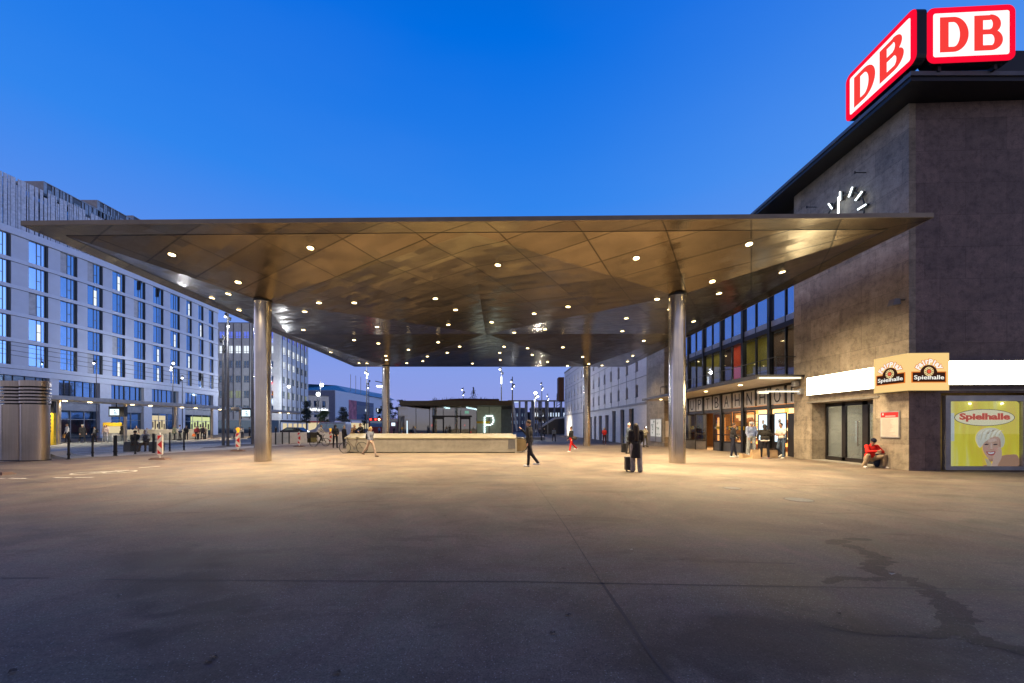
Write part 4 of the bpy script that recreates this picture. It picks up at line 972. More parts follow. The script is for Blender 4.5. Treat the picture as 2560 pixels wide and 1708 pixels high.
# slatted screen storeys above, set back and stepping up
XU = lambda Y: Xh(Y)-1.3
def screen(y0, y1, z0, z1, off, seed):
    rr = random.Random(seed); q = MB(); q2 = MB(); y = y0
    while y < y1:
        w_ = rr.choice((.12,.16,.22,.3,.42)); a = HF(y, y+.5); o0 = -1.3-off
        q.fb(Fr((XU(y)-off,y),(XU(y+w_)-off,y+w_)), 0, w_, -.06, 0, z0+rr.choice((0,0,.25)), z1-rr.choice((0,0,0,.8)))
        y += w_+rr.choice((.05,.07,.1,.16))
    q.build('slat_screen', mat('slat_metal%d'%seed, (.66,.66,.68), .45, .1, var=.25, vs=4), HT)
    q2.hexa([Vector(p) for p in ((XU(y0)-off-6,y0,z0),(XU(y0)-off-.2,y0,z0),(XU(y1)-off-.2,y1,z0),(XU(y1)-off-6,y1,z0),(XU(y0)-off-6,y0,z1-.1),(XU(y0)-off-.2,y0,z1-.1),(XU(y1)-off-.2,y1,z1-.1),(XU(y1)-off-6,y1,z1-.1))])
    q2.build('upper_storey', M['sky_glass2'], HT)
    q = MB(); fr = Fr((XU(y0)-off,y0),(XU(y1)-off,y1))
    for z in [z1+.0]+[zz for zz in (27.3,28.5) if z0 < zz < z1]: q.fb(fr, 0, fr.L, -.15, .08, z-.04, z+.06)
    if off > .1: q.hexa([Vector(p) for p in ((XU(y0)-off-5,y0-.1,z0),(XU(y0)-off+.02,y0-.1,z0),(XU(y0)-off+.02,y0,z0),(XU(y0)-off-5,y0,z0),(XU(y0)-off-5,y0-.1,z1),(XU(y0)-off+.02,y0-.1,z1),(XU(y0)-off+.02,y0,z1),(XU(y0)-off-5,y0,z1))])
    q.build('screen_rail', M['grey'], HT)
screen(Y0, Ye, 24.2, 30.5, 0, 1)
q = MB(); q.fb(Fr((Xh(Y0),Y0),(Xh(Ye),Ye)), 0, 2, -10, -8, 24, 24.2); 
bx = MB()
for (pa_, pb, zt) in ((109,250,32.0),(243,345,33.3),(332,372,33.9)):
    xx = -58.3; ya, yb = F*xx/(pa_-CX), F*xx/(pb-CX)
    bx.box(xx-7, xx-.02, ya, yb+2, 30.4, zt)
    rr = random.Random(pa_); y = ya; s_ = MB()
    while y < yb+2:
        w_ = rr.choice((.14,.2,.3,.42)); s_.box(xx, xx+.06, y, y+w_, 30.62, zt-rr.choice((0,0,.7))); y += w_+rr.choice((.06,.1,.18))
    s_.box(xx-7, xx+.1, ya-.08, ya, 30.62, zt+.08); s_.box(xx-.02,xx+.12,ya,yb+2,zt,zt+.1)
    s_.build('roof_box_screen', M['lgrey'], HT)
bx.build('roof_box', M['grey'], HT)
fe = HF(66, Ye)
text_on('me and all hotels', Fr((Xh(64.9),64.9),(Xh(Ye-.3),Ye-.3)), 0, 10.2, 24.35, 25.3, .28, M['black'], HT, 'roof_lettering', .03, .06)
q = MB(); q.box(-70,-60,Ye-.3,Ye,-.1,24.1); q.box(Xh(Ye)-6,Xh(Ye)-.05,Ye-.4,Ye-.02,-.1,24.05); q.build('end_wall', M['render'], HT)
# ---------- grey office block with lit storeys ----------
OB = empty('office_building', (-56,100,0), label='grey office block with two storeys of bright white lit windows behind the near left column', cat='building')
fo = Fr(((430-CX)/F*93,93),((702-CX)/F*93,93)); fo2 = Fr(((702-CX)/F*93,93),(-57.3,112))
pxm = 93/F; zf = lambda py: CH+(HY-py)*pxm
rowpx = [(828.8,846),(864.5,884),(902,920),(939.5,957),(977,995.6),(1014,1031)]
rws = sorted([(zf(b), zf(a)) for a, b in rowpx])
cf = []
x = 526.0
while x < 676: cf.append(((x-430)*pxm, (x+15-430)*pxm)); x += 20.3
wl = MB(); grid_wall(wl, fo, -.1, zf(808), cf, rws, .4)
c2 = [(1.0+3.05*i, 3.0+3.05*i) for i in range(6)]
grid_wall(wl, fo2, -.1, zf(806), c2, rws, .4); wl.build('wall', mat('office_cladding', (.66,.68,.70), .6, var=.1), OB)
q = MB()
for a, b in cf: q.fb(fo, a-.32, a-.2, .0, .12, 3.3, zf(809))
for a, b in c2: q.fb(fo2, a-.4, a-.25, 0, .15, 3.3, zf(807))
q.build('vertical_fin', M['grey'], OB)
for fr, cc in ((fo,cf),(fo2,c2)):
    for a, b in cc:
        for ri_, (c, d) in enumerate(rws):
            lit = ri_ == 4 or (ri_ == 3 and fr is fo2 and a < 9) or (ri_ == 1 and a > (8 if fr is fo else -1) and random.random() < .6)
            mm = M['lit_room'] if ri_ == 4 else M['lit_blue'] if ri_ == 5 else M['lit_yel'] if lit and ri_ == 1 else M['lit_room'] if lit else M['dk_glass']
            if ri_ == 1 and lit: mm = M.setdefault('dim_yel', emis('dim_office', (.75,.85,.6), .3))
            q = MB(); q.fb(fr, a, b, -.3, -.27, c, d); wi = q.build('window', mm, OB)
            q = MB()
            for x in (a, (a+b)/2-.04, b-.08): q.fb(fr, x, x+.08, -.269, -.2, c, d)
            q.fb(fr, a, b, -.26, -.21, c+.45, c+.53)
            q.fb(fr, a, b, -.265, -.1, c-.002, c+.08); q.build('frame', M['lgrey'], wi)
q = MB(); q.box(-80,-53.8,93.5,111,zf(806)-.1,zf(806)+.1); q.build('roof', M['grey'], OB)
q = MB(); q.fb(fo, 0, fo.L, .01, .05, 0, 3.0); q.build('shop_front', M['dk_glass'], OB)
q = MB()
for i in range(5): q.fb(fo2, 1.2+3.4*i, 3.6+3.4*i, .01, .06, .3, 2.3)
q.build('lit_shop', M['dim_shop'], OB)
q = MB(); q.fb(fo2, 0, fo2.L, .0, .1, 2.6, 3.1); q.build('shop_fascia', M['dark'], OB)
sg = empty('neon_letter_sign', fo.p(25,.3,8), label='vertical neon letter sign of red and orange letters peeking out beside the near left column', cat='neon sign')
for ch, py, col in (('O',958,(1,.08,.06)),('K',983,(1,.25,.02)),('d',1004,(.6,.75,1)),('S',853,(.3,.4,1))):
    z = zf(py); text_on(ch, fo, (675-430)*pxm, (683-430)*pxm, z-.45, z+.45, .3, emis('neon_'+ch, col, 2.2), sg, 'letter', .03, .08)
# ---------- low town buildings further off ----------
def far_block(name, label, A, B, z1, m, cols_, rows_, wm, roofm=None):
    o = empty(name, (A[0],A[1],0), label=label, cat='building'); fr = Fr(A, B); wl = MB(); grid_wall(wl, fr, 0, z1, cols_, rows_, .4)
    wl.build('wall', m, o)
    for a, b in cols_:
        for c, d in rows_:
            q = MB(); q.fb(fr, a, b, -.3, -.25, c, d); q.build('window', wm, o)
    q = MB(); q.fb(fr, 0, fr.L, -12, .1, z1, z1+.3); q.build('roof', roofm or M['grey'], o)
    return o, fr
def at(px, Y): return ((px-CX)/F*Y, Y)
o, fr = far_block('pharmacy_building', 'cream low building with white illuminated lettering between the office block and the department store', at(752,112), at(822,118), 10.4, mat('cream_wall', (.62,.58,.52), .7), [(1.2,2.8),(3.6,5.0),(6,7)], [(4.2,5.8),(7.2,9)], M['dk_glass'])
text_on('Bahnhof-Apotheke', fr, .6, 7.6, 5.95, 6.8, .06, emis('white_neon', (.85,.92,1), 3), o, 'lettering', .03, .06)
q = MB(); q.fb(fr, .3, 7.8, .02, .5, .3, 2.6); q.build('lit_shop', M['dim_shop'], o)
q = MB(); q.fb(fr, 0, 8, .02, .7, 2.7, 3.1); q.build('shop_awning', M['red'], o)
o = empty('department_store', (-72,160,0), label='white department store with dark glass band, red banner and teal roof', cat='building')
A = (-73.2,165); Bp = (-70.5,219); fr = Fr(A, Bp); zt = lambda py, Y: CH+(HY-py)/F*Y
hs = zt(975.6,165)
q = MB(); q.fb(fr, 0, 12, -20, 0, 4.8, hs); q.fb(fr, 12, 40, -20, 0, 13.4, hs); q.fb(fr, 40, fr.L+12, -20, 0, 4.8, hs); q.fb(fr, 12, 40, -20, -.5, 4.8, 13.4)
q.build('wall', mat('store_white', (.88,.87,.87), .6, var=.05), o)
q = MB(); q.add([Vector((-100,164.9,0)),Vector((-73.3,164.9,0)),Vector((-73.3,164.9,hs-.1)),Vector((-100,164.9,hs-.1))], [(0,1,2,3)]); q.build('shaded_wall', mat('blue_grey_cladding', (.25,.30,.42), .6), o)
q = MB(); q.fb(fr, 20, 40, -.45, .02, 4.8, 13.4); q.build('glass_band', mat('navy_glass', (.035,.06,.13), .3), o)
q = MB()
for i in range(22): q.fb(fr, 20.6+.88*i, 20.9+.88*i, .03, .1, 7.2, 11.4)
q.build('glass_fin', M['lgrey'], o)
q = MB(); q.fb(fr, 12, 20, -.45, .03, 4.8, 13.4); q.build('banner', mat('dusty_red_banner', (.62,.20,.22), .7, var=.45, vs=.5), o)
q = MB(); q.fb(fr, 0, fr.L+12, -1, 2.5, 3.9, 4.5); q.build('store_canopy', M['white'], o)
q = MB(); q.fb(fr, 2, fr.L+10, -.5, -.3, .4, 3.2); q.build('lit_shop', M['dim_shop'], o)
q = MB(); q.fb(fr, 43, 48, .05, .4, 9.0, 11.2); q.build('sign_box', M['black'], o)
text_on('C&A', fr, 43.5, 47.5, 9.4, 10.8, .42, emis('ca_white', (.9,.95,1), 3), o, 'lettering', .03, .05)
q = MB(); disc(q, fr, 30, 9.4, .12, .65); q.build('round_sign', M['lit_room'], o)
tr_ = mat('teal_glass_roof', (.03,.10,.13), .25, .3)
q = MB(); pts = [Vector(p) for p in ((-108,170,hs+1.2),(-73,178,hs+.1),(-68,232,hs+.2),(-108,232,hs+1),(-108,172,hs+4.2),(-84,190,hs+4.6),(-74,226,hs+3.4),(-108,232,hs+4.5))]
q.hexa(pts); q.build('teal_roof', tr_, o)
for px in (876.5,889.5,902): 
    a = P(px,190,985); q = MB(); q.tube(a, P(px,190,936+(px-876)*.25), .12); ob = q.build('flagpole', M['lgrey'], None); tag(ob, 'thin bare flagpole above the department store, %s of three' % {876.5:'leftmost and tallest',889.5:'middle',902:'rightmost'}[px], 'flagpole', 'flagpoles above the store')
# ---------- glass entrance pavilion of the car park ----------
PV = empty('parking_pavilion', (-8,50,-.4), label='low glass pavilion with flat bronze roof and a P made of light bulbs', cat='pavilion')
gzp = -.5
q = MB(); q.hexa([P(999,47,1001.8),P(1278,47,1003),P(1278,58,1003)*1.0,P(1010,58,1003)]+[P(999,47,1002),P(1278,47,1003),P(1278,58,1003),P(1010,58,1003)]) if 0 else None
x0, x1 = (999.3-CX)/F*47, (1278-CX)/F*47; zt1 = CH+64/F*47
q = MB(); q.box(x0, x1+.1, 47, 60, zt1-.55, zt1); q.build('roof', mat('bronze_roof', (.10,.085,.055), .5, .3), PV)
q = MB(); q.prism([Vector((x0+.2,47.4,zt1-.551)),Vector((x0+6.2,53,zt1-.551)),Vector((x0+6.2,53,zt1-1.15)),Vector((x0+5.2,52,zt1-1.15))], (0,4,0)); q.build('soffit_wedge', M['dark'], PV)
q = MB(); q.prism([Vector(((1000-CX)/F*52,52,zt1+.003)),Vector(((1249-CX)/F*52,52,zt1+.003)),Vector(((1247-CX)/F*52,52,zt1+.55)),Vector(((1150-CX)/F*52,52,zt1+.62)),Vector(((1075-CX)/F*52,52,zt1+.35))], (0,6,0)); q.build('planted_roof', M['rust'], PV)
q = MB(); rr = random.Random(5)
for i in range(170):
    x = rr.uniform((1075-CX)/F*52,(1245-CX)/F*52); h_ = rr.uniform(.1,.5); y = rr.uniform(52.2,57); zz = zt1+.5
    a = Vector((x,y,zz)); b = a+Vector((rr.uniform(-.2,.2),0,h_)); q.face([a+Vector((-.03,0,0)), a+Vector((.03,0,0)), b])
for k_ in range(260):
    t_ = rr.random(); x = (1184-CX)/F*53+rr.gauss(0,.32*(1-t_)); z = zt1+.5+t_*1.6; a = Vector((x,53+rr.gauss(0,.2),z)); q.face([a, a+Vector((rr.uniform(-.12,.12),0,.02)), a+Vector((rr.uniform(-.05,.05),0,.12))])
tag(q.build('roof_planting', mat('dry_foliage', (.05,.055,.025), .8, var=.5), PV), kind='stuff')
xg0, xg1 = (995-CX)/F*50, (1254-CX)/F*50; xs_ = [(a-CX)/F*50 for a in (995,1040,1074,1082,1108,1140,1152,1192,1223,1254)]
q = MB()
for a, b in zip(xs_[:-1], xs_[1:]):
    if b <= (1193-CX)/F*50: q.box(a+.04,b-.04,50,50.02,gzp,zt1-.55)
q.build('front_glass', glass_mat('pavilion_glass', (.75,.9,.92), 1.6, .03, .42), PV)
q = MB()
for a in xs_: q.box(a-.03,a+.03,49.97,50.06,gzp,zt1-.56)
q.box((1080-CX)/F*50,(1180-CX)/F*50,49.95,50.08,2.75,2.95); q.build('glazing_bar', M['black'], PV)
q = MB(); q.box((1193-CX)/F*50,(1254-CX)/F*50,50,50.3,gzp,zt1-.56); q.build('sage_panel', mat('sage_panel', (.26,.30,.23), .5, emit=(.25,.3,.22), estr=.18), PV)
q = MB(); q.box((1085-CX)/F*57,xg1+1.2,57,57.3,gzp,zt1-.6); q.build('back_wall', mat('pav_back', (.16,.18,.18), .5), PV)
for (xa,ya,xb,yb) in ((550,655,810,722),(855,655,1060,740),(1160,655,1300,742)):
    n_ = 6; q = MB()
    for i in range(n_):
        t0_, t1_ = i/n_, (i+.7)/n_; y_ = 50.5+5.5*t0_; y2 = 50.5+5.5*t1_
        X0 = (960+xa/5.6-CX)/F*50.5; Xe = (960+xb/5.6-CX)/F*56
        q.tube((X0+(Xe-X0)*t0_,y_,zt1-.66),(X0+(Xe-X0)*t1_,y2,zt1-.66),.11,.11,6)
    q.build('ceiling_light_strip', emis('strip_white', (.9,.97,1), 14), PV)
for px0, px1 in ((1083,1110),(1150,1176)):
    q = MB()
    for a_, b_ in ((px0,px0+3),(px1-3,px1)): q.box((a_-CX)/F*50,(b_-CX)/F*50,49.9,50.1,gzp,2.74)
    q.box((px0+3-CX)/F*50,(px1-3-CX)/F*50,49.9,50.1,2.5,2.74); q.build('door_frame', M['black'], PV)
lamp('pavilion_lamp', 'AREA', ((1120-CX)/F*53,53,zt1-.8), 260, (.85,1,.95), PV, size=8, sizey=4)
bulb = emis('bulb_white', (.75,.95,1), 5); pz = lambda y: CH+(HY-(900+y/5.6))/F*49.9; pxx = lambda x: (960+x/5.6-CX)/F*49.9
pts = [(1408,1008-25*i) for i in range(9)]+[(1408+27*i,785) for i in range(1,5)]+[(1408+27*i,910) for i in range(1,4)]+[(1527,815),(1533,842),(1530,868),(1515,893)]
q = MB()
for x, y in pts: q.ball((pxx(x),49.9,pz(y)), .08, 8, 5)
q.build('bulb_letter', bulb, PV)
q = MB(); q.box(x0+.05,x0+.13,49.9,50,gzp,2.3); q.build('light_line', M['scr'], PV)
q = MB(); q.box(pxx(1300),pxx(1380),50.4,50.6,.6,pz(860)); q.box(pxx(1298),pxx(1480),49.96,50.0,pz(888),pz(858)); q.build('pay_machine_hood', M['yellow'], PV)
q = MB(); q.box(pxx(1115)-.1,pxx(1165),51.9,52,pz(745),pz(705)); q.build('exit_sign', M['green_em'], PV)
for (x, y, m_) in ((672,915,'red_em'),(1130,915,'red_em'),(1178,935,'red_em'),(1215,1018,'red_em'),(860,972,'warm_lens'),(1050,1000,'red_em'),(275,925,'green_em'),(350,925,'green_em'),(450,985,'warm_lens')):
    pass
# red lights added behind the pavilion glass in place of its reflections
for i, (x, y, Y) in enumerate(((672,915,53.5),(1130,915,54.5),(1215,1010,54))):
    o = empty('added_red_light', ((960+x/5.6-CX)/F*Y,Y,gzp), label='added red light standing for a reflection in the pavilion glass, %s' % ['left of the doors','right of the doors','lowest and rightmost'][i], cat='red light', group='added red lights behind the glass')
    p = P(960+x/5.6, Y, 900+y/5.6); q = MB(); q.tube((p.x,Y+.1,gzp),(p.x,Y+.1,p.z),.05); q.build('pole', M['black'], o)
    q = MB(); q.box(p.x-.14,p.x+.14,Y,Y+.2,p.z-.6,p.z+.17); hs_ = q.build('housing', M['black'], o)
    q = MB(); q.tube((p.x,Y-.03,p.z),(p.x,Y-.001,p.z),.1 if i else .15,None,12); q.build('red_lens', M['red_em'], o)
dp = MB(); dp.box((928+0-CX)/F*60*1.0,(935-CX)/F*60,60,60.1,0,1); 
# parapet of the underground stair
PA = empty('stair_parapet', (-5,26,-.1), label='long low concrete parapet with cream coping around the underground stairs', cat='parapet')
yf = 25.4; xl, xr = (866-CX)/F*yf, (1291-CX)/F*yf; zb = gz(-5,yf)
ztop = CH-29.5/F*yf; ybk = 28.8; zbk = CH-18.6/F*ybk; xl2 = (880-CX)/F*ybk
q = MB(); q.hexa([Vector(p) for p in ((xl,yf,zb+.05),(xr,yf,zb+.05),(xr,ybk,zb+.05),(xl2,ybk,zb+.05),(xl,yf,ztop-.04),(xr,yf,ztop-.04),(xr,ybk,zbk-.04),(xl2,ybk,zbk-.04))]); q.build('wall', M['conc'], PA)
q = MB(); q.hexa([Vector(p) for p in ((xl-.1,yf-.06,ztop-.035),(xr+.02,yf-.06,ztop-.035),(xr-.3,ybk,zbk-.035),(xl2-.1,ybk,zbk-.035),(xl-.1,yf-.06,ztop+.015),(xr+.02,yf-.06,ztop+.015),(xr-.3,ybk,zbk+.02),(xl2-.1,ybk,zbk+.02))]); q.build('coping', M['cream'], PA)
q = MB(); q.box(xl+.1,xr-.1,yf+.12,ybk,zb-.1,zb+.05); q.build('plinth_gap', M['black'], PA)
q = MB(); q.box(xr-.52,xr-.04,yf-.03,yf-.002,zb+.27,ztop-.06); q.build('access_plate', M['grey'], PA)
q = MB(); q.box(xr-.08,xr+.02,yf-.05,yf+.1,zb,ztop); q.build('end_post', M['conc'], PA)
es = empty('escalator_end', (xr+.3,26,zb), label='rounded escalator balustrade end with black handrail beside the parapet', cat='escalator')
for y in (yf+.35,yf+1.6):
    n_ = 14; pts = [Vector((xr+.02,y,zb+.92))]+[Vector((xr+.36+.38*math.sin(R(180*i/n_)),y,zb+.5+.42*math.cos(R(180*i/n_)))) for i in range(n_+1)]+[Vector((xr+.02,y,zb+.06))]
    q = MB(); q.prism([p for p in pts], (0,.04,0)); q.build('balustrade_panel', mat('bronze_panel', (.20,.15,.08), .35, .5), es)
    q = MB(); q.path([p+Vector((0,.02,0)) for p in pts[:-1]], .035, 8); q.build('handrail', M['black'], es)
q = MB(); q.box(xr+.03,xr+.5,yf+.45,yf+1.55,zb,zb+.02); q.build('comb_plate', M['grey'], es)
# low white wall further left, behind the barriers
lw = MB(); a, b = G(676,1110), G(862,1107); fr = Fr((a.x,a.y),(b.x,b.y)); lw.fb(fr, -.3, fr.L, -.4, 0, -.1, 1.02); o = lw.build('low_wall', M['facade_pale'], None, bevel=.02); tag(o, 'low pale concrete wall behind the red and white barrier boards', 'wall')
# ---------- exhaust shafts ----------
def vent(cx, cy, w, d, h, label):
    o = empty('exhaust_shaft', (cx,cy,0), label=label, cat='vent', group='stainless exhaust shafts')
    def ringp(k, z, r=None):
        w2, d2 = w/2+k, d/2+k; r = min(w2,d2)-.02; pts = []
        for sx, sy, a0 in ((1,1,0),(-1,1,90),(-1,-1,180),(1,-1,270)):
            for i in range(9):
                a = R(a0+90*i/8); pts.append(Vector((cx+sx*(w2-r)+r*math.cos(a), cy+sy*(d2-r)+r*math.sin(a), z)))
        return pts
    q = MB(); q.prism(ringp(0,0), (0,0,2.62)); q.build('body', M['steel_v'], o, smooth=True)
    q = MB(); q.prism(ringp(-.12,2.6), (0,0,h-2.6-.1)); q.build('inner_duct', M['black'], o)
    for i in range(6):
        z = 2.68+.155*i; q = MB(); a = ringp(-.1, z+.11); b = ringp(.025, z+.085); c = ringp(.03, z+.005); n = len(a)
        q.add(a+b+c, [(k_, (k_+1)%n, n+(k_+1)%n, n+k_) for k_ in range(n)]+[(n+k_, n+(k_+1)%n, 2*n+(k_+1)%n, 2*n+k_) for k_ in range(n)]+[(2*n+k_, 2*n+(k_+1)%n, (k_+1)%n, k_) for k_ in range(n)])
        q.build('louvre', M['steel_v'], o, smooth=True)
    q = MB(); q.prism(ringp(.03, h-.26), (0,0,.26)); q.build('cap', M['steel_v'], o, smooth=True)
    q = MB(); q.box(cx-.16,cx-.148,cy-d/2-.004,cy-d/2+.01,.02,2.6); q.build('weld_seam', M['lgrey'], o)
    q = MB(); q.prism(ringp(.05,0), (0,0,.03)); q.build('base_ring', M['black'], o)
vc = G(62,1153); vent(vc.x, vc.y+.4, 1.0, .78, 3.72, 'broad stainless exhaust shaft with louvre rings, right of its pair')
vent(vc.x-1.1, vc.y+.55, 1.0, .78, 3.72, 'broad stainless exhaust shaft cut by the left edge of the photo')
cp = MB(); a = G(135,1147); cp.box(a.x-.5,a.x+1.1,a.y-.2,a.y+1.1,.0,.02); cp.hexa([Vector(v) for v in ((a.x-.5,a.y-.1,.02),(a.x+.9,a.y-.1,.02),(a.x+.9,a.y+1,.02),(a.x-.5,a.y+1,.02),(a.x-.4,a.y,.35),(a.x+.1,a.y,.14),(a.x+.1,a.y+.9,.14),(a.x-.4,a.y+.9,.35))])
tag(cp.build('ramp_wedge', M['conc']), 'small concrete wedge beside the exhaust shaft', 'kerb')
# ---------- glass railing ----------
rp_ = [(171.7,1148.6,1092),(231.5,1143,1090),(286,1140,1089),(290.5,1140,1088.5),(338,1136,1086),(383,1133,1084),(385.5,1133,1084),(424.5,1129,1081),(460,1126,1080)]
GR = empty('glass_railing', G(300,1139), label='low railing of glass panes between dark posts along the tram stop', cat='railing')
pts = []
for px, pb, pt in rp_:
    g_ = G(px,pb); zt_ = CH-(pt-HY)/F*g_.y; pts.append((g_,zt_)); q = MB(); q.box(g_.x-.03,g_.x+.03,g_.y-.03,g_.y+.03,0,zt_); q.box(g_.x-.06,g_.x+.06,g_.y-.06,g_.y+.06,0,.02); q.box(g_.x-.045,g_.x+.045,g_.y-.04,g_.y+.04,.2,.28); q.build('post', M['black'], GR)
for (a, za), (b, zb_) in zip(pts[:-1], pts[1:]):
    if (a-b).length < .4: continue
    fr = Fr((a.x,a.y),(b.x,b.y)); q = MB(); q.fb(fr, .08, fr.L-.08, -.006, .006, .12, min(za,zb_)-.03); q.build('glass_pane', M['railglass'], GR)
GR2 = empty('glass_railing', G(680,1114), label='second glass railing with three dark posts right of the near left column', cat='railing')
pp = [(689,1112),(706,1111),(723,1110)]
for px, pb in pp:
    g_ = G(px,pb); q = MB(); q.box(g_.x-.04,g_.x+.04,g_.y-.04,g_.y+.04,0,1.05); q.build('post', M['black'], GR2)
a, b = G(*pp[0]), G(*pp[2]); fr = Fr((a.x,a.y),(b.x,b.y)); q = MB(); q.fb(fr, 0, fr.L, -.006, .006, .1, 1.0); q.build('glass_pane', M['railglass'], GR2)
# ---------- barrier boards ----------
rrm = mat('retro_red', (.55,.02,.02), .4, emit=(.6,.02,.02), estr=.12); rwm = mat('retro_white', (.72,.70,.66), .4)
def barrier(px, py, h, label, lampon=False, face=0, sc=1):
    g_ = G(px, py); o = empty('barrier_board', g_, R(face), label, 'barrier', 'red and white barrier boards'); 
    bs = MB(); bs.hexa([Vector(v)*sc for v in ((-.42,-.2,0),(.42,-.2,0),(.42,.2,0),(-.42,.2,0),(-.32,-.13,.09),(.32,-.13,.09),(.32,.13,.09),(-.32,.13,.09))])
    def bl(mb, nm, m, par): 
        mb.v = [v+base_of(o) for v in mb.v]; return mb.build(nm, m, par)
    bl(bs, 'rubber_foot', M['brown'], o)
    z0, z1, w_ = .2, .2+1.0*h, .135; q = MB(); q.prism([Vector((-w_,-.02,z0+.06)),Vector((0,-.02,z0-.02)),Vector((w_,-.02,z0+.06)),Vector((w_,-.02,z1-.02)),Vector((w_-.02,-.02,z1)),Vector((-w_+.02,-.02,z1)),Vector((-w_,-.02,z1-.02))], (0,.05,0)); bl(q, 'board', rwm, o)
    i_ = w_-.03; H_ = z1-z0; q = MB()
    za, zb_ = z0+.08, z1-.04; hh_ = zb_-za
    q.prism([Vector((-i_,-.024,zb_)),Vector((i_,-.024,zb_)),Vector((-i_,-.024,zb_-.26*hh_))], (0,.003,0))
    q.prism([Vector((i_,-.024,zb_-.28*hh_)),Vector((i_,-.024,zb_-.72*hh_)),Vector((-i_,-.024,zb_-.5*hh_))], (0,.003,0))
    q.prism([Vector((-i_,-.024,zb_-.76*hh_)),Vector((-i_,-.024,za)),Vector((i_,-.024,za))], (0,.003,0))
    bl(q, 'red_stripes', rrm, o)
    q = MB(); q.tube((0,.005,0),(0,.005,z0+.05),.03); q.tube((0,.005,z1),(0,.005,z1+.09),.03); bl(q, 'stake', M['white'], o)
    if lampon:
        q = MB(); q.tube((0,0,z1+.02),(0,0,z1+.16),.07); q.tube((0,.045,z1+.24),(0,-.055,z1+.24),.11,None,16); bl(q, 'warning_lamp', mat('amber', (.85,.45,.02), .3, emit=(1,.5,.03), estr=.7), o)
    return o
barrier(400,1149,1.0,'red and white barrier board standing in front of the bench and glass railing')
barrier(595,1128,1.0,'red and white barrier board with a yellow warning lamp on top', True, 8)
barrier(748,1117,.98,'red and white barrier board in front of the low pale wall')
barrier(826,1111,.98,'red and white barrier board half hidden behind the man in the dark hoodie', True, 30)
ft = MB(); a = G(-2,1187); ft.hexa([Vector(v)+a for v in ((-.5,-.2,0),(.35,-.2,0),(.35,.2,0),(-.5,.2,0),(-.4,-.13,.09),(.25,-.13,.09),(.25,.13,.09),(-.4,.13,.09))]); tag(ft.build('rubber_block', M['brown']), 'brown rubber block of a barrier cut by the left photo edge', 'rubber block')
# ---------- masts with spotlights ----------
def mast(px, Y, pyt, label, heads, r=.075, zb_=None, glow=None, arm=None, grp='tall slim masts with spotlights', s=1.0, pw=0):
    x = (px-CX)/F*Y; zt_ = CH+(HY-pyt)/F*Y; z0 = gz(x,Y) if zb_ is None else zb_
    o = empty('light_mast', (x,Y,z0), label=label, cat='lamp post', group=grp)
    q = MB(); q.lathe((x,Y,0), [(r,z0),(r,z0+(zt_-z0)*.6),(r*.6,zt_)], 12); q.build('pole', M['grey'], o, smooth=True)
    for (dpx, py, lit, side) in heads:
        z = CH+(HY-py)/F*Y; hx = x+dpx/F*Y; q = MB(); q.tube((x,Y,z),(hx,Y-.05,z),.035*s); q.tube((hx,Y-.05,z+.14*s),(hx+(.1 if dpx<0 else -.1),Y-.05,z-.12*s),.10*s,.13*s); h_ = q.build('spotlight', M['black'], o)
        if lit:
            q = MB(); q.ball((hx,Y-.12,z-.17*s), .085*s*lit, 10, 6); q.build('lens', M['cool_lens'], h_)
    if glow:
        q = MB(); z1_, z2_ = [CH+(HY-p_)/F*Y for p_ in glow]; q.lathe((x,Y,0), [(r*1.15,z2_),(r*1.15,z1_)], 10); q.build('glowing_sleeve', emis('sleeve_glow', (.85,.92,1), 4), o)
    if pw: lamp('mast_lamp', 'POINT', (x+.3,Y-1.6,zt_-1.4), pw*.55, (.95,.96,1) if px < 1300 else (1,.9,.72), o, .25)
    return o
mast(569.7,32.5,784,'tall mast with two spotlights, right one of the pair left of the near left column',[(-4,788,.9,0),(7,798,0,0),(3.5,812,1,0)],.11,pw=1500)
mast(558,33.5,838,'tall mast with dark spotlights, left one of the pair left of the near left column',[(-6,852,0,0),(6,846,0,0),(5,868,0,0),(5,878,0,0)],.11)
mast(631,36,806,'short dark mast close behind the near left column',[],.11)
mast(432,58,908,'slim mast with bright lamps in front of the hotel lounge windows',[(3,905,1.4,0),(-2,916,1.2,0),(-3,922,1,0)],.07,s=1.3,pw=1200)
mast(456,62,938,'slim mast with bright lamps right of the one before the hotel',[(1,942,1.3,0),(-4,950,0,0)],.07,s=1.3)
mast(241,50,890,'slim mast with lamp reflected before the hotel windows',[(-4,905,1.2,0)],.05,s=1.1)
mast(801,96,951,'mast with two dazzling lamps above the trees, left one',[(4,960,3.0,0)],.11,s=1.7,pw=1400)
mast(793,92,975,'shorter mast with a dazzling lamp above the trees',[(3,983,3.0,0)],.11,s=1.7)
mast(917,60,911,'tall slim mast with lit spotlights left of the far left column',[(-3,929,1.2,0),(2,933,1.4,0),(1,941,1,0)],.09,s=1.2,pw=1800)
mast(922,62,950,'thin mast with a dark head beside the tall one left of the far left column',[(3,953,0,0),(-2,960,0,0),(-1,968,1,0)],.07)
mast(1253.5,64,914,'tall mast rising behind the pavilion with glowing sleeve',[(-4,921,1.2,0),(-1,929,0,0),(4,934,0,0)],.09,glow=(942,960),s=1.2,pw=1500)
mast(1281,44,942,'tall mast with three lit spotlights at the right end of the pavilion',[(-3,952,1.1,0),(4.5,963,.8,0),(-1,969,.8,0)],.075,s=.9)
mast(1354.5,58,955,'slim mast with lit spotlights in front of the footbridge',[(-2.5,959,.5,0),(3,969,.8,0),(1,973,.9,0)],.06,s=.9)
mast(1369.5,88,984,'farthest small mast with lamps above the footbridge deck',[(-2,989,.9,0),(2,996,.8,0),(0,999,.9,0)],.08)
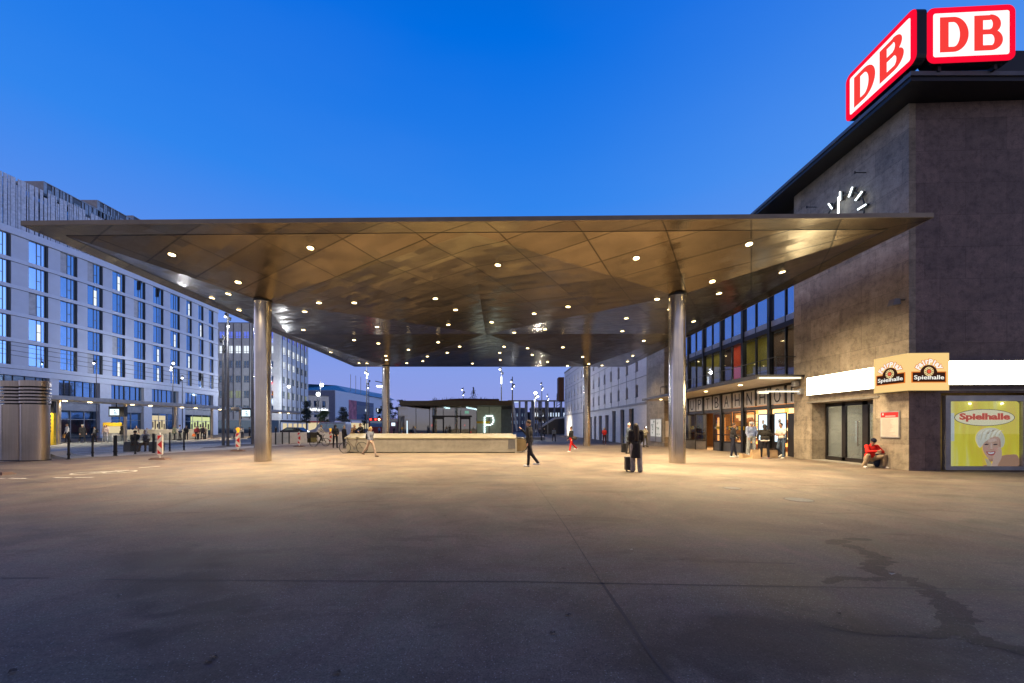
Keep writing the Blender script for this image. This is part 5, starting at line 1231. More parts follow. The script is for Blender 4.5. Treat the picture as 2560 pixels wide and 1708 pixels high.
mast(1336.5,72,984,'dark mast with glowing sleeve and a dazzling lamp in front of the footbridge',[(2,980,2.8,0),(3,992,.9,0)],.08,glow=(998,1004),s=1.2,pw=1800)
mast(1342,74,984,'thin mast with a dazzling lower lamp beside the glowing one',[(2.5,989,1.9,0)],.07,s=1.2)
mast(1158.5,70,968,'mast top with lamp standing above the pavilion roof',[(-3,973,1.2,0),(3,981,0,0),(0,986,.8,0)],.07,s=1.1)
mast(745,78,960,'street lamp on a bracket before the office block',[(0,968,0,0)],.06)
o = empty('street_lamp', (*at(722,88),0), label='bright wall lamp on a bracket at the office block corner', cat='street lamp')
p = P(722,88,967); q = MB(); q.tube((p.x-1.3,p.y,p.z+.1),(p.x,p.y,p.z+.2),.05); q.build('bracket', M['black'], o); q = MB(); q.ball(p, .3, 12, 8); q.build('lens', M['cool_lens'], o); lamp('street_lamp_light', 'POINT', p+Vector((0,-1.2,-.6)), 3800, (.9,.94,1), o, .3)
o = empty('street_lamp', (*at(954,48),0), label='flat street lamp arm beside the far left column', cat='street lamp'); p = P(940,48,957)
q = MB(); q.tube(P(956,48.4,1090), P(956,48.4,957), .06); q.tube(P(956,48.4,957), P(938,48,953), .05); q.build('pole', M['black'], o)
q = MB(); q.ball(P(949,48,966), .2, 12, 6, (2,1,.5)); q.build('lens', M['cool_lens'], o)
for i, (py0, py1) in enumerate(((868,952),(881,962),(893,972))):
    q = MB(); q.tube(P(-60,38,py0-20), P(560,62,py1), .022, None, 5); tag(q.build('overhead_wire', M['black']), ['topmost','middle','lowest'][i]+' of the three tram wires running past the hotel', 'wire', 'tram wires')
# ---------- tram stop shelter ----------
def shelter(name, Ya, Yb, Xa, Xb, label, cols_, lights, zt_=3.85):
    o = empty(name, ((Xa+Xb)/2,(Ya+Yb)/2,0), label=label, cat='shelter', group='tram stop shelters'); n = 10; q = MB(); top = []; 
    for i in range(n+1):
        t_ = i/n; y = Ya+(Yb-Ya)*t_; x = Xa+(Xb-Xa)*t_; w_ = 4.6*min(1, .12+4*(1-t_+.01), 1 if i else .9); top.append((x+.2*w_, x-.8*w_, y))
    vs = []
    for a, b, y in top: vs += [(a,y,zt_+.02),(b,y,zt_+.1),(b,y,zt_+.42),(a,y,zt_+.36)]
    fs_ = []
    for i in range(n):
        for k_ in range(4): fs_.append((4*i+k_, 4*i+(k_+1)%4, 4*i+4+(k_+1)%4, 4*i+4+k_))
    fs_ += [(0,1,2,3),(4*n+3,4*n+2,4*n+1,4*n)]
    q.add(vs, fs_); q.build('roof', mat('shelter_roof', (.46,.44,.42), .5), o, smooth=False)
    for px in cols_:
        Y = Ya
        for _ in range(30): Y = F*(Xa+(Xb-Xa)*(Y-Ya)/(Yb-Ya)-.9)/(px-CX)
        x = (px-CX)/F*Y; q = MB(); q.lathe((x,Y,0), [(.14,0),(.14,zt_+.08)], 14); q.build('column', M['steel_v'], o, smooth=True)
    for px in lights:
        Y = Ya
        for _ in range(30): Y = F*(Xa+(Xb-Xa)*(Y-Ya)/(Yb-Ya)-.5)/(px-CX)
        x = (px-CX)/F*Y; q = MB(); q.tube((x,Y,zt_+.0),(x,Y,zt_-.03),.16,None,14); d_ = q.build('ceiling_light', M['warm_lens'], o)
        lamp('ceiling_lamp', 'SPOT', (x,Y,zt_-.06), 900, (1,.85,.62), o, .1, 150)
    return o
shelter('tram_stop_shelter', 27, 54.5, -39.3, -38.6, 'long flat shelter roof with round downlights along the bus stop before the hotel', (147,313,438,530), (60,162,224.5,331,376,455,489,550))
shelter('tram_stop_shelter', 55.5, 84, -38.8, -39.2, 'farther shelter roof seen behind the near left column', (600,640), (570,633,700,721), 3.9)
ws = MB()
a, b = at(350,44.5), at(520,53.5); fr = Fr(a, b); ws.fb(fr, -1.5, fr.L, -.3, 0, .05, 1.25); tag(ws.build('waiting_bench_wall', M['conc'], None), 'grey waist-high wall behind the people waiting at the bus stop', 'wall')
ti = empty('ticket_kiosk', (*at(282,41),0), label='ticket kiosk with yellow band and glowing front at the bus stop', cat='kiosk')
fr = Fr(at(257,41), at(305,42)); q = MB(); q.fb(fr, 0, fr.L, -.6, 0, 0, 2.0); q.build('body', M['lgrey'], ti)
q = MB(); q.fb(fr, 0, fr.L, .0, .08, 1.62, 1.98); q.build('yellow_band', M['yellow'], ti); q = MB(); q.fb(fr, .1, fr.L-.1, .0, .05, .9, 1.6); q.build('lit_front', M['dim_shop'], ti)
def infoboard(px, py0, py1, Y, wpx, label):
    o = empty('departure_display', P(px,Y,py1), label=label, cat='display', group='departure displays'); w_ = wpx/F*Y; fr = Fr(at(px-wpx/2,Y), at(px+wpx/2,Y)); z1_, z0_ = CH+(HY-py0)/F*Y, CH+(HY-py1)/F*Y
    q = MB(); q.fb(fr, -.12, w_+.5, -.35, 0, z0_-.15, z1_+.25); q.tube(fr.p(w_/2,-.2,z1_+.2), fr.p(w_/2,-.2,3.95), .05); q.build('casing', M['black'], o)
    q = MB(); q.fb(fr, 0, w_, .002, .01, z0_, z1_); q.build('screen', M['scr'], o)
    q = MB()
    for i in range(3): q.fb(fr, w_*.45, w_*(.8-.1*i), .011, .014, z0_+(z1_-z0_)*(.15+.27*i), z0_+(z1_-z0_)*(.26+.27*i))
    q.build('screen_lines', M['black'], o)
infoboard(286,1023,1038,39,23,'hanging lit white departure display above the ticket kiosk')
infoboard(615,1025,1041,56,21,'hanging lit white departure display left of the near left column')
yt = empty('yellow_pylon', (*at(127,34),0), label='tall yellow and black information pylon beside the exhaust shaft', cat='sign')
fr = Fr(at(121,34), at(134,34)); q = MB(); q.fb(fr, 0, fr.L, -.2, 0, 0, 2.75); q.build('yellow_body', M['yellow'], yt)
q = MB(); q.fb(fr, 0, fr.L, -.2, 0, 2.751, 3.75); q.build('black_head', M['black'], yt)
q = MB(); 
for i in range(5): q.fb(fr, .12, .24, .001, .006, 1.1+.32*i, 1.28+.32*i)
q.build('lettering', M['black'], yt); q = MB(); q.prism([fr.p(-.25,.005,3.0),fr.p(.1,.005,3.3),fr.p(-.25,.005,3.6)], fr.p(0,.004,0)-fr.p(0,0,0)); q.build('arrow', M['white'], yt)
a = G(345,1129); bo = empty('bench', a, label='dark bench of two concrete blocks and a seat board behind the glass railing', cat='bench'); bm_ = mat('bench_concrete', (.10,.11,.11), .7)
for s0, s1 in ((-.75,-.3),(.85,1.35)): bn = MB(); bn.box(a.x+s0,a.x+s1,a.y-.2,a.y+.4,0,.62); bn.build('block', bm_, bo, bevel=.015)
q = MB(); q.box(a.x-.299,a.x+.849,a.y-.15,a.y+.35,.4,.48); q.build('seat_board', M['brown'], bo)
# ---------- footbridge, stairs, far buildings on the right ----------
FB = empty('footbridge', P(1345,105,1070), label='long grey footbridge deck on paired slim columns in front of the evening sky', cat='footbridge')
q = MB(); q.hexa([P(1270,104,1004.5),P(1416,104,1004.5),P(1416,109,1004.5),P(1270,109,1004.5),P(1270,104,1000.5),P(1416,104,1000.5),P(1416,109,1000.5),P(1270,109,1000.5)]); q.build('deck', mat('bridge_grey', (.30,.30,.31), .6), FB)
for px, r_ in ((1299,.22),(1314,.2),(1317,.2),(1330,.2),(1334,.2),(1347.5,.2),(1351,.2),(1364.5,.2),(1369,.25),(1386,.2),(1403.5,.2)):
    q = MB(); q.tube(P(px,105,1078), P(px,105,1004.6), r_, r_*1.2); q.build('column', mat('bridge_column', (.26,.27,.30), .6) if 'bc' not in M else M['bc'], FB)
q = MB(); q.tube(P(1293,103,1078), P(1282,103,1004.6), .28, .35); q.build('slanted_column', M['lgrey'], FB)
q = MB(); q.hexa([P(1283,104.2,1006),P(1296,104.2,1006),P(1296,104.6,1006),P(1283,104.6,1006),P(1283,104.2,1004.8),P(1296,104.2,1004.8),P(1296,104.6,1004.8),P(1283,104.6,1004.8)]); q.build('deck_light', M['scr'], FB)
SW = empty('covered_stairs', P(1385,98,1078), label='dark covered staircase rising to the footbridge beside the pale wing', cat='stairs')
q = MB(); q.prism([P(1354,98,1086),P(1412,98,1086),P(1412,98,1046),P(1388,98,1048),P(1355,98,1069)], (0,4,0)); q.build('side_wall', M['dark'], SW)
q = MB(); q.prism([P(1354,97.9,1069.5),P(1387,97.9,1048.5),P(1413,97.9,1045),P(1413,97.9,1041),P(1386,97.9,1045),P(1353,97.9,1066)], (0,4.2,0)); q.build('stair_stringer', M['lgrey'], SW)
q = MB(); q.prism([P(1353,97.95,1065.9),P(1386,97.95,1044.9),P(1413,97.95,1040.9),P(1413,97.95,1022),P(1386,97.95,1026),P(1353,97.95,1050)], (0,.05,0)); q.build('glass_balustrade', M['railglass'], SW)
def blk(name, label, px0, px1, py, Y, m, nwin=0, lit=None):
    x0_, x1_ = at(px0,Y)[0], at(px1,Y)[0]; zt_ = CH+(HY-py)/F*Y; o = empty(name, ((x0_+x1_)/2,Y,-.5), label=label, cat='building'); fr = Fr((x0_,Y),(x1_,Y)); wl = MB()
    cc = [(fr.L*(i+.25)/nwin, fr.L*(i+.75)/nwin) for i in range(nwin)]; grid_wall(wl, fr, -2, zt_, cc, [(zt_*.3,zt_*.45),(zt_*.62,zt_*.8)] if nwin else [], .5); wl.fb(fr, 0, fr.L, -14, -.5, -2, zt_); wl.build('wall', m, o)
    for i, (a, b) in enumerate(cc):
        for k_, (c, d) in enumerate(((zt_*.3,zt_*.45),(zt_*.62,zt_*.8))):
            q = MB(); q.fb(fr, a, b, -.4, -.36, c, d); q.build('window', lit if lit and k_ == 1 else M['sky_glass2'], o)
    q = MB(); q.fb(fr, -.3, fr.L+.3, -14.2, .2, zt_, zt_+.35); q.build('roof', M['grey'], o); return o
blk('blue_glass_building','dark blue glass building behind the first bridge columns',1276,1316,1022,150,mat('blue_block', (.03,.06,.14), .3),6)
blk('dark_brick_building','low dark building with lit upper windows behind the footbridge',1328,1420,1021,170,mat('dark_block', (.07,.065,.07), .8),14,M['lit_room'])
blk('distant_house','distant dark low house between the bridge columns',1312,1331,1032,190,M['dark'],0)
lt = empty('lattice_mast', P(1396,200,1000), label='distant lattice mast rising above the footbridge', cat='mast'); q = MB()
for a in (-1.1,1.1):
    q.tube(P(1396,200,1066)+Vector((a,0,0)), P(1396,200,984)+Vector((a*.6,0,0)), .18)
for i in range(12): q.tube(P(1396,200,1060-6.3*i)+Vector((-1,0,0)), P(1396,200,1054-6.3*i)+Vector((1,0,0)), .12)
q.build('lattice', M['black'], lt)
pl = MB(); a = P(1350,62,1090); pl.box(a.x-2.4,a.x+.8,62,63.5,-.6,-.05); tag(pl.build('stone_bench', M['lgrey'], None, bevel=.03), 'long pale stone bench in front of the covered stairs', 'bench')
# dark A-board by the pale wing
ab = empty('pavement_sign', G(1540,1099), label='white folding pavement sign with dark print by the pale wing', cat='sign'); g_ = G(1540,1099); q = MB()
for s_ in (-1,1): q.hexa([g_+Vector(v) for v in ((-.42,s_*.3-.02,0),(.42,s_*.3-.02,0),(.42,s_*.3+.02,0),(-.42,s_*.3+.02,0),(-.42,s_*.03-.02,1.05),(.42,s_*.03-.02,1.05),(.42,s_*.03+.02,1.05),(-.42,s_*.03+.02,1.05))])
q.build('board', M['white'], ab); q = MB()
for i in range(3):
    z = .85-.2*i; y = -.3+.27*z/1.05-.03; q.box(g_.x-.3,g_.x+.3-.1*i,g_.y+y-.01,g_.y+y,g_.z+z-.05,g_.z+z+.03)
q.build('print', M['black'], ab)
# ---------- trees ----------
def tree(px, Y, pyb, pyt, wpx, label, col, kind='round', n=3600, z0=None, trunk=.14, dens=.16):
    x = (px-CX)/F*Y; zt_ = CH+(HY-pyt)/F*Y; zb_ = CH+(HY-pyb)/F*Y; w_ = wpx/F*Y/2; g0 = gz(x,Y) if z0 is None else z0
    rr = np.random.RandomState(int(px)); o = empty('conifer_tree' if kind == 'cone' else 'broadleaf_tree', (x,Y,g0), label=label, cat='tree')
    q = MB(); q.tube((x,Y,g0),(x,Y,zb_+(zt_-zb_)*.4),trunk,trunk*.5,8); q.tube((x,Y,zb_+(zt_-zb_)*.4),(x+.1,Y,zt_-.3),trunk*.5,.03,6)
    for i in range(9):
        a = rr.uniform(0,6.28); z = zb_+(zt_-zb_)*rr.uniform(0,.6); q.tube((x,Y,z),(x+math.cos(a)*w_*.7,Y+math.sin(a)*w_*.7,z+(zt_-zb_)*.2),.05,.015,5)
    q.build('trunk', mat('bark', (.06,.045,.035), .9) if 'bark' not in M else M['bark'], o)
    q = MB(); cl_ = []
    for i in range(26): 
        t_ = rr.rand(); rad = w_*(1-t_)*1.0 if kind == 'cone' else w_*math.sqrt(max(0,1-(2*t_-.9)**2*.9))
        a = rr.uniform(0,6.28); rr_ = rad*rr.uniform(.35,.9); cl_.append((x+math.cos(a)*rr_, Y+math.sin(a)*rr_, zb_+(zt_-zb_)*t_, w_*rr.uniform(.2,.42)))
    ls = (zt_-zb_)*.045+.05
    for i in range(n):
        c = cl_[rr.randint(len(cl_))]; d = rr.normal(size=3)*c[3]*.55; p_ = Vector((c[0]+d[0],c[1]+d[1],min(c[2]+d[2]*.7,zt_)))
        u_ = Vector(rr.normal(size=3)).normalized()*ls*rr.uniform(.6,1.5); v_ = Vector(rr.normal(size=3)).normalized()*ls*rr.uniform(.4,1)
        q.face([p_-u_*.5,p_+v_*.4,p_+u_*.5,p_-v_*.4])
    q.build('crown', mat('foliage_%d'%int(px), col, .75, var=.6, vs=1.6), o, recalc=False); return o
tree(766,70,1057,1003,36,'slender dark conifer in front of the office block',(.03,.05,.045),'cone',2600)
tree(811,74,1062,1027,30,'bushy green tree below the dazzling lamps',(.11,.17,.05),'round',4200)
tree(857,72,1058,1018,40,'wide dark conifer with spreading branches before the red banner',(.05,.055,.04),'cone',3000)
tree(912,72,1062,1036,18,'small dark narrow tree before the glass band of the store',(.03,.045,.05),'round',1300)
tree(1354,60,1058,1022,30,'young pale-leaved tree in front of the footbridge',(.24,.19,.11),'round',1600)
for i, (px, pt, w_) in enumerate(((975,1008,34),(1003,1001,40),(955,1016,26))): tree(px,110,1080,pt,w_,['tall dark tree between the far left column and the pavilion','broad dark tree behind the left end of the pavilion roof','dark tree mostly hidden behind the far left column'][i],(.02,.03,.03),'round',1800)
# ---------- vehicles far behind the parapet ----------
def wheel(par, c, r, axis='x'):
    q = MB(); a = Vector((.11,0,0)) if axis == 'x' else Vector((0,.11,0)); q.tube(Vector(c)-a, Vector(c)+a, r, None, 20); wo_ = q.build('wheel', M['black'], par); q = MB(); a *= 1.05; q.tube(Vector(c)-a, Vector(c)+a, r*.55, None, 14); q.build('rim', M['lgrey'], wo_)
van = empty('white_van', (*at(818,56),0), label='white van parked behind the low pale wall', cat='van'); vx, vy = at(818,56)
prof = [(-2.6,.35),(2.5,.35),(2.55,1.0),(1.75,1.25),(1.15,2.05),(.9,2.15),(-2.5,2.2),(-2.65,1.9)]
q = MB(); q.prism([Vector((vx-a,vy,z)) for a, z in prof], (0,1.9,0)); q.build('body', mat('van_paint', (.62,.63,.65), .3, var=.05), van, bevel=.04)
for a, b in ((-2.3,-1.0),(-.85,.1),(.2,1.25)):
    q = MB(); q.prism([Vector((vx-a,vy-.012,1.3)),Vector((vx-b,vy-.012,1.3)),Vector((vx-min(b,1.0),vy-.012,1.95)),Vector((vx-a,vy-.012,1.95))], (0,.01,0)); q.build('side_window', M['dk_glass'], van)
for a in (-1.7,1.6): wheel(van, (vx-a,vy+.05,.36), .36, 'y')
q = MB(); q.box(vx-2.58,vx-2.5,vy+.1,vy+.4,.7,.9); q.build('headlight', M['cool_lens'], van)
for i, (px, Y, lab, col) in enumerate(((735,60,'dark car behind the low wall left of the van',(.05,.055,.07)),(868,64,'dark blue car behind the people at the parapet',(.03,.05,.12)))):
    cx_, cy_ = at(px,Y); o = empty('parked_car', (cx_,cy_,0), label=lab, cat='car'); pr = [(-2.1,.3),(2.1,.3),(2.15,.75),(1.2,.95),(.6,1.42),(-1.1,1.45),(-1.9,1.0),(-2.15,.9)]
    q = MB(); q.prism([Vector((cx_+a,cy_,z)) for a, z in pr], (0,1.7,0)); q.build('body', mat('car_paint%d'%i, col, .25, .3), o, bevel=.05)
    q = MB(); q.prism([Vector((cx_+a,cy_-.012,z)) for a, z in ((-1.5,1.0),(.95,1.0),(.5,1.35),(-1.0,1.37))], (0,.01,0)); q.build('side_window', M['dk_glass'], o)
    for a in (-1.35,1.35): wheel(o, (cx_+a,cy_+.05,.32), .32, 'y')
for i, (px, Y, dpx) in enumerate(((1018,70,'leftmost'),(1045,74,'middle'),(1066,69,'rightmost'))):  # added cars: their red dots stand for lights reflected in the glass
    cx_, cy_ = at(px,Y); o = empty('parked_car', (cx_,cy_,-.5), label='added dark car whose tail lights replace reflections in the pavilion glass, %s of three' % dpx, cat='car', group='cars added beyond the pavilion')
    q = MB(); q.prism([Vector((cx_+a,cy_,z-.5)) for a, z in ((-.85,.3),(.85,.3),(.88,.9),(.62,1.42),(-.62,1.42),(-.88,.9))], (0,4.2,0)); q.build('body', M['dark'], o, bevel=.05)
    for a in (-.7,.7): q = MB(); q.box(cx_+a-.14,cx_+a+.14,cy_-.04,cy_-.01,.25,.4); q.build('tail_light', M['red_em'], o)
    q = MB(); q.box(cx_-.5,cx_+.5,cy_-.03,cy_-.01,.5,.85); q.build('rear_window', M['dk_glass'], o)
    for a in (-.7,.7): wheel(o, (cx_+a,cy_+.6,-.18), .32)
bs_ = empty('red_bus', (*at(947,66),0), label='dark red bus with red rear lights behind the far left column', cat='bus'); bx_, by_ = at(945,66)
q = MB(); q.box(bx_-1.5,bx_+1.2,by_,by_+10,.35,3.0); q.build('body', mat('bus_red', (.22,.02,.02), .35), bs_, bevel=.06)
q = MB(); q.box(bx_-1.3,bx_+1.0,by_-.01,by_-.002,1.5,2.5); q.build('rear_window', M['dk_glass'], bs_)
for a in (-1.2,-.4,.2): q = MB(); q.ball((bx_+a,by_-.05,2.75), .14, 10, 6); q.build('tail_light', M['red_em'] if a < 0 else M['warm_lens'], bs_)
for a in (-1,.7): wheel(bs_, (bx_+a,by_+.6,.45), .45)
sb2 = empty('small_shelter', P(978,52,1080), label='small grey shelter roof with lit white display right of the far left column', cat='shelter')
q = MB(); q.box(*[at(p_,52)[0] for p_ in (966,994)],52,54,CH+(HY-1054)/F*52,CH+(HY-1048)/F*52); q.build('roof', M['lgrey'], sb2); q = MB(); q.box(*[at(p_,52)[0] for p_ in (979,988)],51.9,51.99,CH+(HY-1065)/F*52,CH+(HY-1057)/F*52); q.build('display', M['scr'], sb2)
q = MB(); q.tube(P(990,53,1090),P(990,53,1052),.08); q.tube(P(969,53,1090),P(969,53,1052),.08); q.build('column', M['grey'], sb2)
# ---------- bicycles ----------
def bicycle(loc, ang, label, name='bicycle', s=1.0, extra=None):
    o = empty(name, (0,0,0), 0, label, 'bicycle')
    blk_ = M['black']; rw = .34*s
    A = Vector((-.52*s,0,rw)); B = Vector((.53*s,0,rw))
    for c in (A, B):
        q = MB(); n = 28; ring = [c+Vector((rw*math.cos(2*math.pi*i/n),0,rw*math.sin(2*math.pi*i/n))) for i in range(n+1)]; q.path(ring, .024, 6); w_ = q.build('wheel', blk_, o)
        q = MB()
        for i in range(16): q.tube(c, c+Vector((rw*math.cos(math.pi*i/8),0,rw*math.sin(math.pi*i/8)))*1.0-Vector((0,0,0)), .003, None, 4)
        q.tube(c+Vector((0,-.05,0)), c+Vector((0,.05,0)), .03); q.build('spokes', M['grey'], w_)
    bb = Vector((.08*s,0,.30*s)); st_ = Vector((.22*s,0,.80*s)); hd0 = Vector((-.30*s,0,.72*s)); hd1 = Vector((-.33*s,0,.86*s))
    fm_ = mat('bike_frame', (.10,.075,.06), .35, .3); q = MB()
    for a, b, r_ in ((bb,st_,.017),(bb,hd0,.021),(st_,hd1,.018),(hd0,hd1,.022),(bb,B+Vector((0,.05,0)),.012),(st_,B+Vector((0,.05,0)),.01),(bb,B-Vector((0,.05,0)),.012),(st_,B-Vector((0,.05,0)),.01)): q.tube(a,b,r_)
    q.build('frame', fm_, o); q = MB(); q.tube(hd0,A+Vector((0,.05,0)),.016); q.tube(hd0,A-Vector((0,.05,0)),.016); q.tube(hd1,hd1+Vector((-.03,0,.1)),.016); q.build('fork', blk_, o)
    q = MB(); h = hd1+Vector((-.03,0,.1)); q.path([h+Vector((.1,-.3,.02)), h+Vector((-.04,-.12,0)), h+Vector((-.04,.12,0)), h+Vector((.1,.3,.02))], .014); q.build('handlebar', blk_, o)
    q = MB(); q.tube(st_, st_+Vector((.03,0,.15)), .013); q.ball(st_+Vector((.05,0,.17)), .1, 10, 6, (1.3,.6,.28)); q.build('saddle', blk_, o)
    q = MB(); q.tube(bb+Vector((0,-.07,0)), bb+Vector((0,.07,0)), .02); q.tube(bb+Vector((0,-.05,0)), bb+Vector((0,-.035,0)), .09, None, 16); q.tube(bb+Vector((0,-.07,0)), bb+Vector((.12,-.07,-.12)), .01); q.tube(bb+Vector((0,.07,0)), bb+Vector((-.12,.07,.12)), .01); q.box(bb.x+.08,bb.x+.17,-.12,-.05,bb.z-.135,bb.z-.11); q.build('crankset', M['grey'], o)
    if extra: extra(o)
    o.location = loc; o.rotation_euler = (R(4),0,ang); return o
bicycle(Vector(((884-CX)/F*25.0,25.0,gz(-10,25))), R(0), 'dark mountain bike leaning against the left end of the parapet', s=1.02)
def boxes(o):
    q = MB(); q.box(.35,.95,-.28,.28,.72,1.2); q.build('cargo_box', M['black'], o, bevel=.02); q = MB(); q.box(.4,.9,-.32,-.285,.36,.74); q.box(.4,.9,.285,.32,.36,.74); q.box(.34,.96,-.285,-.28,.74,.77); q.build('pannier', mat('olive_bag', (.12,.11,.05), .8), o)
gc = G(800,1116); bicycle(gc, R(232), 'ridden bicycle loaded with black cargo boxes', 'cargo_bicycle', 1.0, boxes)
# ---------- people ----------
def rx(v, a): c, s = math.cos(a), math.sin(a); return Vector((v.x, v.y*c-v.z*s, v.y*s+v.z*c))
def remesh(prims, voxel, name, m, parent, smooth_it=6, post=None):
    q = MB()
    for p in prims:
        if p[0] == 'c':
            _, a, b, ra, rb = p; q.tube(a, b, ra, rb, 12); q.ball(a, ra*1.0, 12, 8); q.ball(b, rb*1.0, 12, 8)
        elif p[0] == 't': q.tube(p[1], p[2], p[3], p[4], 16)
        else:
            _, c, rad, tilt = p; s0 = len(q.v); q.ball((0,0,0), 1, 16, 10)
            for i in range(s0, len(q.v)):
                v = q.v[i]; v = Vector((v.x*rad[0], v.y*rad[1], v.z*rad[2])); q.v[i] = rx(v, tilt)+Vector(c)
    me = bpy.data.meshes.new('tmp'); me.from_pydata([tuple(v) for v in q.v], [], q.f); ob = bpy.data.objects.new('tmp', me)
    md = ob.modifiers.new('r', 'REMESH'); md.mode = 'VOXEL'; md.voxel_size = voxel
    sm_ = ob.modifiers.new('s', 'SMOOTH'); sm_.iterations = smooth_it; sm_.factor = .5
    me2 = baked(ob); bpy.data.meshes.remove(me)
    me2.name = name; me2.materials.clear()
    for mm in (m if isinstance(m, (list,tuple)) else [m]): me2.materials.append(mm)
    me2.polygons.foreach_set('use_smooth', [True]*len(me2.polygons))
    if post: post(me2)
    o = bpy.data.objects.new(name, me2); COL.objects.link(o); o.parent = parent; return o
cloth_cache = {}
def cloth(col, rough=.85):
    key = tuple(round(c,3) for c in col)
    if key not in cloth_cache: cloth_cache[key] = mat('cloth', col, rough, var=.3, vs=7, bump=.35, bs=14, spec=.25)
    return cloth_cache[key]
SKIN = [mat('skin_light', (.50,.30,.21), .55, var=.1), mat('skin_tan', (.36,.20,.13), .55, var=.1), mat('skin_dark', (.14,.075,.05), .5, var=.1)]
FACE_DK = mat('eye_dark', (.03,.02,.02), .4); LIP = mat('lip', (.35,.12,.10), .5)
def person(label, px, fy, hy, face, top=(.02,.02,.025), bot=(.02,.02,.03), hair=(.03,.02,.015), style='short', legL=(6,4,3), legR=(-4,2,3), armL=(4,8,14,0), armR=(4,8,14,0), lean=0, pitch=8, coat=0, shoes=(.02,.02,.02), skin=0, short_sleeve=False, shorts=False, wide=1.0, group='people on the square', H=None, extra=None, at_=None, twist=0, drop=0, loose=1.0, near=False, skirt=0):
    g_ = G(px, fy) if at_ is None else Vector(at_)
    if H is None: H = max(1.48, min(1.93, (fy-hy)/(F/g_.y)))
    s = H/1.76
    o = empty('person', (0,0,0), 0, label, 'person', group)
    vox = (.0085 if near else .014)
    # legs
    hipz = .93; th, shn = .435, .42
    def leg(side, p):
        sw, bend, out = R(p[0]), R(p[1]), R(p[2]); hip = Vector((side*.095*wide,0,hipz))
        d1 = Vector((side*math.sin(out), -math.sin(sw), -math.cos(sw))).normalized(); kn = hip+d1*th
        a2 = sw-bend; d2 = Vector((side*math.sin(out)*.4, -math.sin(a2), -math.cos(a2))).normalized(); an = kn+d2*shn
        f_ang = max(-.9, min(.1, a2*.8+.0)) if abs(p[1]) > 25 and p[0] < 60 else 0
        toe = an+Vector((side*.03, -.17*math.cos(f_ang), -.045+.17*math.sin(f_ang)))
        return hip, kn, an, toe
    LL, LR = leg(1, legL), leg(-1, legR)
    low = min(LL[2].z, LR[2].z)-.075; dz = Vector((0,0,-low))
    LL = [v+dz for v in LL]; LR = [v+dz for v in LR]; hz_ = hipz-low
    ln = R(lean); piv = Vector((0,0,hz_+.02))
    def U_(x, y, z): return rx(Vector((x,y,z-.95)), ln)+piv     # upper body point given in standing coordinates
    cw = wide
    shd = {1: U_(.175*cw,0,1.435), -1: U_(-.175*cw,0,1.435)}
    def arm(side, p):
        sw, out, elb, inw = R(p[0]), R(p[1]), R(p[2]), R(p[3]); a = shd[side]
        d1 = Vector((side*math.sin(out)*math.cos(sw) , -math.sin(sw)*math.cos(out*.5), -math.cos(sw)*math.cos(out))).normalized(); d1 = rx(d1, ln*.5)
        e_ = a+d1*.285; a2 = sw+elb
        d2 = Vector((-side*math.sin(inw)+side*math.sin(out)*.4, -math.sin(a2)*math.cos(inw), -math.cos(a2)*math.cos(inw)+0)).normalized(); d2 = rx(d2, ln*.5)
        w_ = e_+d2*.25; return a, e_, w_, d2
    AL, AR = arm(1, armL), arm(-1, armR)
    hc = U_(0,-.015-.05*math.sin(R(pitch)),1.635); pt = R(pitch)+ln*.6
    def Hd(x, y, z): return rx(Vector((x,y,z)), pt)+hc
    body = []
    for L_ in (LL, LR):
        body += [('c',L_[0],L_[1],.072,.05),('c',L_[1],L_[2],.048,.034),('c',L_[2]+Vector((0,.02,-.03)),L_[3],.032,.024)]
    body += [('e',U_(0,.01,.98),(.155*cw,.105,.11),ln),('e',U_(0,0,1.12),(.135*cw,.095,.14),ln),('e',U_(0,.0,1.30),(.165*cw,.105,.17),ln),('c',U_(-.13*cw,0,1.425),U_(.13*cw,0,1.425),.055,.055),('c',U_(0,.01,1.43),hc+Vector((0,.01,-.06)),.055,.05)]
    for side, A in ((1,AL),(-1,AR)):
        a, e_, w_, d2 = A; body += [('c',a,e_,.045,.036),('c',e_,w_,.035,.024)]
        palm = w_+d2*.05; body += [('c',w_,palm,.024,.026),('c',palm,palm+d2*.035,.028,.024)]
        sdv = d2.cross(Vector((0,1,0))); sdv = sdv.normalized() if sdv.length > .2 else Vector((1,0,0))
        nv = sdv.cross(d2).normalized()
        if near:
            for i, (ln_, of) in enumerate(((.062,-.026),(.072,-.009),(.068,.008),(.052,.024))):
                b0 = palm+d2*.035+sdv*of; b1 = b0+d2*ln_*.55; b2 = b1+(d2*.8-nv*.5)*ln_*.45; body += [('c',b0,b1,.0095,.009),('c',b1,b2,.009,.008)]
            b0 = palm-sdv*.022; body += [('c',b0,b0-sdv*.03+d2*.03,.011,.009),('c',b0-sdv*.03+d2*.03,b0-sdv*.028+d2*.058,.009,.008)]
        else:
            for of in (-.02,-.005,.01,.024): body += [('c',palm+d2*.03+sdv*of, palm+d2*.085+sdv*of-nv*.015,.0095,.009)]
            body += [('c',palm-sdv*.02, palm-sdv*.045+d2*.045,.011,.009)]
    body += [('e',Hd(0,0,.0),(.073,.092,.108),pt),('e',Hd(0,-.035,-.06),(.05,.055,.05),pt),('c',Hd(0,-.09,.0),Hd(0,-.108,-.028),.009,.013)]
    for sd in (1,-1): body.append(('e',Hd(sd*.076,.008,-.008),(.011,.02,.03),pt))
    hcn = np.array(hc[:])
    ctr = {}
